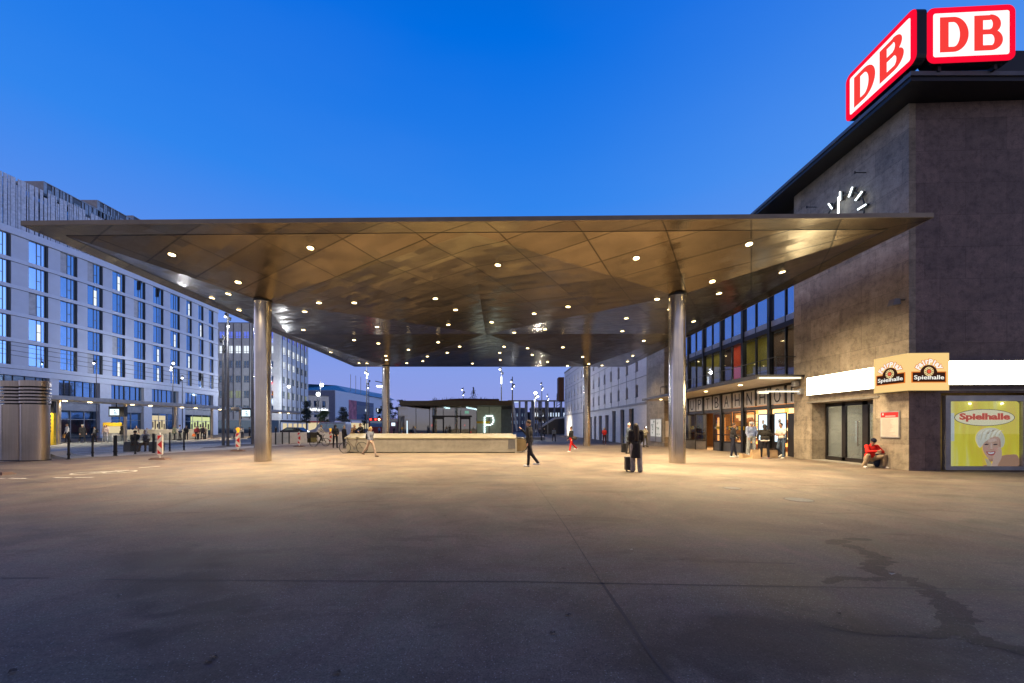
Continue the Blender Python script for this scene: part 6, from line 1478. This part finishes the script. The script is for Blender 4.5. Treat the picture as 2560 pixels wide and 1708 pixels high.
    def facepaint(me):
        n = len(me.polygons); c = np.empty(n*3); me.polygons.foreach_get('center', c); c = c.reshape(-1,3); mi = np.zeros(n, int)
        for sd in (1,-1):
            e_ = np.array(Hd(sd*.031,-.087,.012)[:]); mi[np.linalg.norm(c-e_,axis=1) < .014] = 1
            e_ = np.array(Hd(sd*.031,-.09,.034)[:]); d = np.abs((c-e_)/np.array([.02,.02,.007])); mi[(d.max(1) < 1)] = 1
        m_ = np.array(Hd(0,-.095,-.052)[:]); d = np.abs((c-m_)/np.array([.024,.03,.008])); mi[d.max(1) < 1] = 2
        me.polygons.foreach_set('material_index', mi.tolist())
    remesh(body, vox, 'body', [SKIN[skin], FACE_DK, LIP], o, 3, facepaint)
    lo = loose
    # trousers or shorts
    tr_ = [('e',U_(0,.015,.985),(.172*cw,.135,.12),ln)]
    for L_ in (LL, LR):
        end = L_[2]+Vector((0,0,-.0))
        if shorts: tr_ += [('c',L_[0],L_[1]+(L_[1]-L_[0])*.02,.095*lo,.08*lo)]
        else: tr_ += [('c',L_[0],L_[1],.092*lo,.068*lo),('c',L_[1],end,.066*lo,.052*lo*(1.25 if lo > 1.1 else 1))]
    if skirt:
        tr_ += [('c',U_(0,0,.98),Vector((0,0,skirt)),.15,.2)]
    remesh(tr_, vox*1.4, 'shorts' if shorts else 'trousers', cloth(bot), o, 5)
    # top
    tp = [('e',U_(0,.005,1.07),(.178*cw,.135,.16),ln),('e',U_(0,0,1.28),(.195*cw,.135,.19),ln),('c',U_(-.145*cw,.005,1.43),U_(.145*cw,.005,1.43),.062,.062),('c',U_(0,.015,1.46),U_(0,.012,1.50),.066,.060)]
    for A in (AL, AR):
        a, e_, w_, d2 = A
        if short_sleeve: tp += [('c',a,a.lerp(e_,.75),.068,.062)]
        else: tp += [('c',a,e_,.064*lo,.052*lo),('c',e_,w_-d2*.01,.050*lo,.038*lo)]
    if coat: tp += [('e',U_(0,.01,.98),(.185*cw,.145,.2),ln),('t',U_(0,.01,1.05),Vector((0,.01,hz_-.12-coat)),.165*cw,.19*cw)]
    if style == 'hood': tp += [('e',Hd(0,.012,.012),(.098,.112,.128),pt),('c',U_(0,.03,1.47),Hd(0,.04,-.05),.08,.08)]
    if style == 'hoodback': tp += [('e',U_(0,.09,1.47),(.10,.07,.06),ln)]
    remesh(tp, vox*1.4, 'top', cloth(top), o, 5)
    # hair or headwear
    hr = None
    if style in ('short','cap','beanie','hoodback','bald','hood'):
        if style != 'bald': hr = [('e',Hd(0,.018,.025),(.082,.094,.098),pt)]
    elif style == 'long': hr = [('e',Hd(0,.02,.02),(.088,.098,.105),pt),('c',Hd(0,.05,0),U_(0,.11,1.18),.09,.075),('c',Hd(.06,.02,-.02),U_(.09,.05,1.3),.04,.04),('c',Hd(-.06,.02,-.02),U_(-.09,.05,1.3),.04,.04)]
    elif style == 'bun': hr = [('e',Hd(0,.02,.022),(.084,.096,.10),pt),('e',Hd(0,.09,.1),(.04,.04,.04),pt)]
    elif style == 'bob': hr = [('e',Hd(0,.02,.015),(.092,.10,.112),pt),('c',Hd(.07,.02,.0),Hd(.075,.03,-.1),.035,.03),('c',Hd(-.07,.02,.0),Hd(-.075,.03,-.1),.035,.03),('e',Hd(0,.06,-.06),(.085,.05,.07),pt)]
    if hr and style != 'hood': remesh(hr, vox, 'hair', cloth(hair, .6), o, 3)
    if style in ('cap','beanie'):
        cc_ = person.cap
        cp_ = [('e',Hd(0,.012,.055),(.090,.104,.075),pt)]
        if style == 'cap': cp_ += [('e',Hd(0,-.105,.045),(.062,.065,.012),pt+.15)]
        remesh(cp_, vox*.8, 'cap' if style == 'cap' else 'hat', cloth(cc_), o, 3)
    for L_ in (LL, LR):
        remesh([('c',L_[2]+Vector((0,.03,-.035)),L_[3]+Vector((0,0,.0)),.042,.034),('e',(L_[2]+L_[3])/2+Vector((0,.0,-.032)),(.045,.13,.028),0)] if abs(L_[3].z-L_[2].z) < .1 else [('c',L_[2]+Vector((0,.02,-.03)),L_[3],.045,.038)], vox*1.1, 'shoe', cloth(shoes, .5), o, 3)
    if extra: extra(o, dict(AL=AL, AR=AR, U=U_, Hd=Hd, LL=LL, LR=LR, hz=hz_))
    o.scale = (s,s,s); o.location = (g_.x, g_.y, g_.z-drop); o.rotation_euler = (0,0,R(face))
    return o
person.cap = (.02,.02,.03)
def hand(A): return A[2]+A[3]*.08
def add(o, mb, name, m, **k): return mb.build(name, m, o, **k)
def backpack(col):
    def f(o, d):
        q = [('e',d['U'](0,.20,1.24),(.14,.10,.21),.1),('e',d['U'](0,.28,1.18),(.10,.05,.12),.1)]; remesh(q, .014, 'backpack', cloth(col), o, 3)
    return f
GS = 'people on the square'
WSH = (.62,.60,.57)
# under and around the canopy
def f1(o, d):
    q = MB(); q.path([d['U'](-.15,-.13,1.02), d['U'](.15,-.13,1.02)], .01); add(o, q, 'belt_tag', M['white'])
person('man in black with white shoes walking past the escalator end', 1323, 1168, 1055, -112, hair=(.06,.04,.03), style='short', legL=(-17,22,4), legR=(7,3,2), armL=(-10,8,18,0), armR=(40,8,95,10), shoes=(.75,.75,.75), pitch=14, near=True, H=1.86, extra=f1)
def bag_shoulder(col, side=1):
    def f(o, d): remesh([('e',d['U'](side*.30,.08,.98),(.11,.2,.13),0),('c',d['U'](side*.22,.05,1.08),d['U'](side*.10,.0,1.46),.016,.016)], .014, 'shoulder_bag', cloth(col), o, 3)
    return f
person('long-haired woman in black coat and wide grey trousers seen from behind', 1590, 1180, 1058, 172, style='long', bot=(.27,.25,.26), coat=.30, legL=(3,2,2), legR=(-6,4,3), shoes=(.72,.72,.72), loose=1.42, near=True, pitch=10, armL=(8,8,60,25), armR=(8,8,50,20))
sc_ = G(1576,1180); o = empty('suitcase', (sc_.x+.02,sc_.y+.12,sc_.z), label='small black upright suitcase standing beside the long-haired woman', cat='suitcase'); q = MB(); q.box(sc_.x-.14,sc_.x+.2,sc_.y+.05,sc_.y+.28,.05+sc_.z,.52+sc_.z); q.build('shell', M['black'], o, bevel=.02)
q = MB(); 
for a in (-.08,.14): q.tube((sc_.x+a,sc_.y+.16,sc_.z+.05),(sc_.x+a,sc_.y+.16,sc_.z),.03)
q.build('wheel', M['brown'], o)
person('woman in black jacket and bright red trousers walking left with a big shoulder bag', 1428, 1130, 1066, -65, bot=(.55,.02,.02), hair=(.02,.015,.015), style='bun', legL=(16,4,2), legR=(-26,24,2), shoes=(.7,.7,.7), extra=bag_shoulder((.05,.045,.045)), near=True)
person('distant person in pale shirt and black trousers in front of the pale wing', 1385, 1105.5, 1069, 5, top=(.45,.47,.43), bot=(.02,.02,.02), legL=(10,4,6), legR=(-12,8,6), shoes=(.3,.3,.3))
person('woman in a red jacket with fair hair looking down beside the pale wing', 1511, 1112, 1069, -20, top=(.62,.03,.03), bot=(.06,.02,.03), hair=(.42,.28,.18), style='bob', armR=(10,8,110,30), armL=(10,8,110,30), pitch=30, shoes=(.5,.5,.5))
person('older man with white hair in a blue-grey jacket behind the long-haired woman', 1571, 1134, 1057.5, 60, top=(.10,.13,.18), bot=(.02,.02,.025), hair=(.62,.60,.56), armL=(12,8,80,30), armR=(12,8,85,20), coat=.12, near=True, pitch=25)
o = bpy.data.objects.new('suitcase', None); bpy.data.objects.remove(o)
s2 = G(1560,1133); o = empty('suitcase', s2, label='tall dark suitcase in front of the older man', cat='suitcase'); q = MB(); q.box(s2.x-.16,s2.x+.16,s2.y-.1,s2.y+.12,s2.z+.05,s2.z+.6); q.build('shell', M['black'], o, bevel=.02); q = MB(); q.tube((s2.x-.1,s2.y,s2.z+.6),(s2.x-.1,s2.y,s2.z+.95),.01); q.tube((s2.x+.1,s2.y,s2.z+.6),(s2.x+.1,s2.y,s2.z+.95),.01); q.tube((s2.x-.1,s2.y,s2.z+.95),(s2.x+.1,s2.y,s2.z+.95),.014); q.build('handle', M['grey'], o)
def headlamp(o, d):
    q = MB(); q.ball(d['Hd'](0,-.1,.06), .035, 10, 6); add(o, q, 'lit_headband', M['cool_lens'])
person('person in a white top with a light at the head near the far stone wall', 1613, 1118, 1066, 20, top=(.55,.53,.42), bot=(.12,.11,.08), armL=(20,8,90,30), armR=(20,8,90,30), extra=headlamp)
person('person in black reaching out to the map boards on the far stone wall', 1640, 1113, 1064, 160, armR=(85,25,10,-10), shoes=(.4,.4,.4), style='hood', bot=(.10,.09,.08))
# the four by the bakery doors
BG = 'group standing by the bakery doors'
person('man in black hoodie and white shoes, leftmost of the group at the doors', 1832, 1143, 1057, 75, bot=(.012,.014,.03), style='hoodback', hair=(.05,.03,.02), legL=(14,2,3), legR=(-6,2,3), shoes=(.72,.72,.72), armR=(12,6,30,20), armL=(5,6,30,20), near=True, skin=1, group=BG, lean=2)
person.cap = (.60,.62,.64)
person('man in white cap, pale blue sweatshirt and light grey jogging trousers', 1878, 1137, 1054, 8, top=(.42,.50,.72), bot=(.44,.47,.46), style='cap', wide=1.25, loose=1.25, armL=(6,14,18,10), armR=(6,14,18,10), pitch=28, shoes=(.7,.7,.7), near=True, group=BG, skin=0)
person('person in a dark hood and black jacket over a pale shirt seen from behind', 1912, 1147, 1061, 170, top=(.02,.018,.016), bot=(.012,.012,.018), style='hood', wide=1.25, armL=(8,18,40,20), armR=(8,18,40,20), near=True, group=BG, shoes=(.35,.2,.2), extra=lambda o, d: remesh([('e',d['U'](0,.01,.93),(.225,.17,.075),0)], .018, 'shirt_hem', cloth((.52,.48,.44)), o, 4))
def tab(o, d):
    h = hand(d['AR']); q = MB(); q.box(h.x-.09,h.x+.07,h.y-.12,h.y+.02,h.z-.01,h.z+.05); add(o, q, 'dark_bag', M['black'])
person('man in a white T-shirt and blue jeans leaning at the lit screen', 1954, 1146, 1057, -68, top=(.66,.60,.53), bot=(.07,.10,.15), style='short', hair=(.02,.015,.012), short_sleeve=True, skin=1, armL=(18,8,70,30), armR=(18,8,75,20), legL=(4,2,2), legR=(14,60,2), shoes=(.7,.68,.62), near=True, group=BG, extra=tab, lean=3)
def pbag(px, py, w_, h_, d_, label, lying=False, ang=0):
    g_ = G(px, py); o = empty('paper_bag', g_, ang, label, 'bag', 'brown paper bags at the feet of the group'); L = g_
    q = MB()
    if lying: q.hexa([L+Vector(v) for v in ((-w_/2,-d_/2,.0),(w_/2,-d_/2,0),(w_/2,d_/2,0),(-w_/2,d_/2,0),(-w_/2,-d_/2,h_),(w_/2,-d_/2*.3,h_*.35),(w_/2,d_/2,h_*.5),(-w_/2,d_/2,h_))])
    else:
        j = lambda: random.uniform(-.015,.015)
        a = [(-w_/2,-d_/2,0),(w_/2,-d_/2,0),(w_/2,d_/2,0),(-w_/2,d_/2,0)]; b = [(-w_/2+j(),-d_/2+.03+j(),h_+j()),(w_/2+j(),-d_/2+.03+j(),h_+j()),(w_/2+j(),d_/2-.03,h_+j()),(-w_/2,d_/2-.03,h_+j())]
        mid = [((x+X)/2+j()*2,(y+Y)/2+j()*2,h_*.5) for (x,y,z),(X,Y,Z) in zip(a,b)]
        q.add([L+Vector(v) for v in a+mid+b], [(0,3,2,1)]+[(i,(i+1)%4,4+(i+1)%4,4+i) for i in range(4)]+[(4+i,4+(i+1)%4,8+(i+1)%4,8+i) for i in range(4)])
    q.build('sack', M['paper'], o); q = MB()
    if lying: q.path([L+Vector((w_/2,-.08,.05)), L+Vector((w_/2+.1,-.05,.03)), L+Vector((w_/2+.1,.05,.03)), L+Vector((w_/2,.08,.05))], .006)
    else:
        for y in (-d_/2+.03, d_/2-.03): q.path([L+Vector((-.07,y,h_-.01)), L+Vector((-.05,y,h_+.08)), L+Vector((.05,y,h_+.08)), L+Vector((.07,y,h_-.01))], .006)
    q.build('handle', M['brown'], o)
pbag(1867,1146,.62,.24,.3,'crumpled brown paper bag lying on its side, leftmost of the bags',True)
pbag(1889,1146.5,.4,.44,.22,'upright brown paper bag in front of the man in the white cap')
pbag(1906,1141,.34,.42,.2,'brown paper bag leaning behind the hooded person')
pbag(1931,1145,.42,.4,.22,'brown paper bag between the hooded person and the man in white T-shirt')
# crouching man in red
person.cap = (.01,.012,.03)
def phone(o, d):
    a = (hand(d['AL'])+hand(d['AR']))/2; q = MB(); q.box(a.x-.04,a.x+.04,a.y-.02,a.y-.01,a.z-.04,a.z+.09); add(o, q, 'phone', M['black'])
g_ = G(2193,1170)
person('man in red jacket and dark cap squatting against the wall with a phone', 2190, 1170, 1110, -8, top=(.60,.02,.015), bot=(.34,.26,.17), style='beanie', legL=(112,128,28), legR=(112,128,28), armL=(48,22,62,52), armR=(48,22,62,52), lean=14, pitch=30, shoes=(.72,.68,.6), H=1.78, near=True, at_=(g_.x-.05,g_.y+.28,0), loose=1.12, skin=1, group='people by the arcade entrance')
bk_ = G(2222,1171); q = MB(); q.ball((bk_.x-.05,bk_.y+.42,.27), .2, 14, 10, (.8,.7,1.35)); tag(q.build('backpack', cloth((.02,.03,.06)), None, smooth=True), 'dark blue backpack leaning on the wall beside the squatting man', 'backpack')
# walkers left of the parapet
person('blond person with grey jacket and black backpack walking right before the parapet', 926, 1142, 1064.5, 62, top=(.17,.19,.26), bot=(.36,.28,.24), hair=(.42,.28,.10), style='bob', legL=(24,6,2), legR=(-26,22,2), armL=(-15,8,20,0), armR=(22,8,20,0), extra=backpack((.015,.018,.022)), shoes=(.06,.03,.02), near=True, pitch=16)
person('man in a dark hooded tracksuit standing beside the dark bicycle', 838, 1120, 1062, 40, style='hood', top=(.018,.02,.03), bot=(.018,.02,.03), legL=(6,2,2), legR=(-4,2,2), armL=(10,10,40,25), armR=(10,10,40,25), near=True)
person('person in a black jacket with grey hair behind the end of the parapet', 860, 1121, 1064, 150, top=(.015,.015,.02), hair=(.30,.28,.25), bot=(.02,.02,.03))
person('man in a brown shirt leaning on the parapet, seen from behind', 883, 0, 0, 60, top=(.20,.13,.09), bot=(.05,.05,.06), hair=(.25,.14,.08), lean=22, armL=(55,8,10,0), armR=(35,8,30,0), H=1.78, at_=((880-CX)/F*29.4,29.4,.02), skin=0)
person('man in a black hoodie with pale print leaning on the parapet and looking right', 906, 0, 0, -30, top=(.015,.015,.018), bot=(.02,.02,.02), hair=(.04,.03,.02), lean=14, armL=(50,30,30,0), armR=(50,30,30,0), H=1.86, at_=((906-CX)/F*29.3,29.3,0))
gcy = G(800,1116)
person('cyclist in a white shirt riding the loaded cargo bicycle away to the right', 800, 0, 0, 142, top=(.50,.48,.45), bot=(.03,.03,.035), hair=(.16,.10,.07), lean=26, legL=(62,50,3), legR=(38,60,3), armL=(50,8,22,0), armR=(50,8,22,0), H=1.72, at_=(gcy.x-.12,gcy.y-.18,.2), extra=lambda o, d: None)
# bus stop crowd
BS = 'people waiting at the bus stop'
def tote(col, side=-1):
    def f(o, d):
        h = hand(d['AR'] if side < 0 else d['AL']); q = MB(); q.hexa([Vector((h.x+a*.19,h.y+b*.09,h.z-.42)) for a,b in ((-1,-1),(1,-1),(1,1),(-1,1))]+[Vector((h.x+a*.13,h.y+b*.05,h.z-.06)) for a,b in ((-1,-1),(1,-1),(1,1),(-1,1))]); add(o, q, 'tote_bag', cloth(col))
    return f
person('man in white shirt carrying an orange tote bag at the bus stop', 168, 1106.5, 1059, -25, top=(.66,.66,.68), bot=(.02,.02,.03), hair=(.2,.13,.09), legL=(12,4,3), legR=(-12,8,3), extra=tote((.65,.33,.10)), group=BS)
person.cap = (.62,.60,.52)
person('woman in black coat with a white hat and white shoes walking right', 206, 1107, 1061, 70, style='cap', coat=.25, shoes=(.65,.65,.65), legL=(14,6,2), legR=(-14,8,2), group=BS)
person('teenager in a grey top with backpack facing left near the railing', 237, 1105, 1066, -70, top=(.16,.17,.19), extra=backpack((.03,.03,.04)), group=BS)
person('woman in a pale pink top before the ticket kiosk', 264, 1105, 1061.5, 30, top=(.42,.33,.32), bot=(.25,.25,.3), hair=(.2,.1,.06), style='long', group=BS)
person('woman in a grey jacket with a black bag before the ticket kiosk', 275, 1104, 1065, -10, top=(.12,.12,.13), hair=(.25,.15,.08), style='bob', extra=bag_shoulder((.02,.02,.02)), group=BS)
person('dark-haired woman half hidden between two others at the ticket kiosk', 281, 1103, 1061, 160, top=(.03,.03,.04), style='long', group=BS)
person('broad man in a black jacket and grey trousers seen from behind', 307, 1104, 1059, 175, top=(.015,.015,.018), bot=(.16,.17,.18), wide=1.3, legL=(4,2,5), legR=(-4,2,5), coat=.08, group=BS, shoes=(.5,.5,.5))
person('balding man in a dark brown jacket behind the seated pair', 341, 1102, 1065, 40, top=(.07,.05,.05), hair=(.4,.28,.2), style='bald', group=BS, skin=0)
bn_ = G(345,1129)
person.cap = (.015,.02,.02)
person('person in black hooded jacket with a round print sitting on the dark bench', 345, 0, 0, -150, style='beanie', top=(.02,.025,.025), bot=(.05,.05,.05), legL=(85,85,4), legR=(85,85,4), lean=18, at_=(bn_.x-.25,bn_.y+.0,.02), H=1.74, group='pair sitting on the bench', armL=(30,8,60,20), armR=(30,8,60,20))
person('person in white sleeves and brown vest sitting on the dark bench', 372, 0, 0, 20, top=(.50,.50,.52), bot=(.10,.07,.05), hair=(.05,.03,.02), style='bob', legL=(85,80,4), legR=(80,60,4), lean=12, at_=(bn_.x+.45,bn_.y+.1,.02), H=1.74, group='pair sitting on the bench', armL=(120,25,90,10), armR=(35,10,30,20), extra=lambda o, d: remesh([('e',d['U'](0,0,1.12),(.19,.15,.2),.2),('e',d['U'](0,0,1.3),(.175,.15,.17),.2)], .016, 'vest', cloth((.10,.08,.07)), o, 3))
for lab, px, fy, hy, kw in (('person in an olive coat with a dark scarf among those waiting',436,1100,1062,dict(top=(.13,.15,.11),face=-30,coat=.1,wide=1.15)),
    ('man in a pale blue shirt with a bag strap at the bus stop',450,1100.5,1062,dict(top=(.40,.45,.62),face=-60,extra=bag_shoulder((.03,.04,.08)))),
    ('slim person all in black with a cap standing apart at the bus stop',466,1100,1064,dict(style='beanie',face=20)),
    ('woman in a dark red jacket holding a bright orange bag',491,1099,1066,dict(top=(.22,.03,.04),face=15,extra=tote((.9,.2,.05)),hair=(.08,.03,.02))),
    ('person in dark red behind the woman with the orange bag',496,1098.5,1066,dict(top=(.10,.02,.03),face=-20)),
    ('man in a dark jacket near the lit shop at the end of the shelter',506,1098.5,1065,dict(top=(.04,.035,.045),face=30)),
    ('woman in a brown coat with a small white bag at the end of the shelter',513,1098,1066,dict(top=(.13,.10,.09),face=-10,extra=tote((.6,.62,.7)))),
    ('distant person in grey walking between the two masts',588,1097,1070,dict(top=(.3,.3,.33),face=70)),
    ('distant person in black near the hanging display',624,1096,1068,dict(face=-70)),
    ('distant person in a pale coat by the office shops',606,1095,1069,dict(top=(.45,.43,.42),face=10)),
    ('dark figure behind the low wall at its left end',690,1088,1066,dict(face=0)),
    ('dark figure standing behind the middle of the low wall',728,1088,1067,dict(face=40,top=(.05,.05,.07))),
    ('woman in a light cardigan standing inside behind the bulb letter',1236.5,1089,1067,dict(top=(.62,.48,.38),face=-50,style='long')),
    ('far walker in pale clothes before the pavilion end wall',1262,1086,1069,dict(top=(.5,.5,.5),face=90)),
    ('person in a dark coat sitting on the pale stone bench',1349,1093,1070,dict(top=(.05,.04,.05),face=10)),
    ('person in a white top beside the pale stone bench',1341,1092,1071,dict(top=(.6,.58,.55),face=-20)),
    ('distant pair member in dark clothes left of the tall bridge tree',1330,1092,1071,dict(face=60)),
    ('dark figure near the covered stairs',1361,1094,1070,dict(face=-60)),
    ('passer-by in a blue top close behind the far left column',948,1092,1066,dict(top=(.10,.16,.32),face=60)),
    ('passer-by in dark clothes right of the far left column',985,1092,1067,dict(face=-30,top=(.04,.03,.04)))):
    person(lab, px, fy, hy, kw.pop('face'), group='distant passers-by', **kw)
# litter and leaves on the square
def litter(px, py, kind, label):
    g_ = G(px, py); q = MB(); rr = random.Random(int(px*7+py)); n = 7 if kind == 'leaf' else 5; s_ = .024 if kind == 'leaf' else .022
    pts = []
    a0 = rr.uniform(0,6.28)
    for i in range(n):
        a = a0+2*math.pi*i/n; r_ = s_*rr.uniform(.45,1.1)*(1 if kind == 'leaf' else (1.3 if i % 2 else .7)); pts.append(g_+Vector((r_*math.cos(a)*1.4, r_*math.sin(a), rr.uniform(.004,.022))))
    c_ = g_+Vector((0,0,.012)); q.add(pts+[c_], [(i,(i+1)%n,n) for i in range(n)]); m_ = M.setdefault('leafm', mat('dry_leaf', (.10,.075,.05), .8)) if kind == 'leaf' else M.setdefault('litterm', mat('litter_paper', (.45,.44,.40), .7))
    tag(q.build('dry_leaf' if kind == 'leaf' else 'paper_scrap', m_, None, recalc=False), label, 'leaf' if kind == 'leaf' else 'litter', 'dry leaves on the asphalt' if kind == 'leaf' else 'litter on the asphalt')
litter(1383,1585,'leaf','large curled dry leaf in the dark foreground, bottom middle of the photo')
litter(523,1655,'leaf','dry leaf in the dark foreground left of the centre bottom'); litter(535,1643,'leaf','upright pale dry leaf in the foreground near the bottom left')
litter(300,1490,'scrap','pale paper scrap just below the long pavement joint on the left'); litter(2231,1438,'scrap','large crumpled pale wrapper lying in the wet trail')
litter(1578,1376,'scrap','small white scrap above the pavement joint in the middle'); litter(2054,1310,'scrap','tiny white scrap above the start of the wet trail')
litter(1391,1154,'scrap','white scrap of paper near the striding man'); litter(978,1435,'scrap','tiny scrap above the long joint left of centre'); litter(2211,1394,'scrap','tiny pale scrap beside the wet trail bend')
litter(1420,1539,'leaf','small dark leaf below the long joint, centre right'); litter(2097,1535,'leaf','small dark leaf right of the diagonal joint'); litter(30,1683,'leaf','dry leaf in the bottom left corner'); litter(842,1685,'leaf','small leaf near the bottom edge left of centre')
litter(1853,1176,'scrap','tiny white scrap between the near right column and the paper bags'); litter(1240,1163,'scrap','pale scrap at the corner of the pavement inset')

bpy.data.scenes.remove(WS)
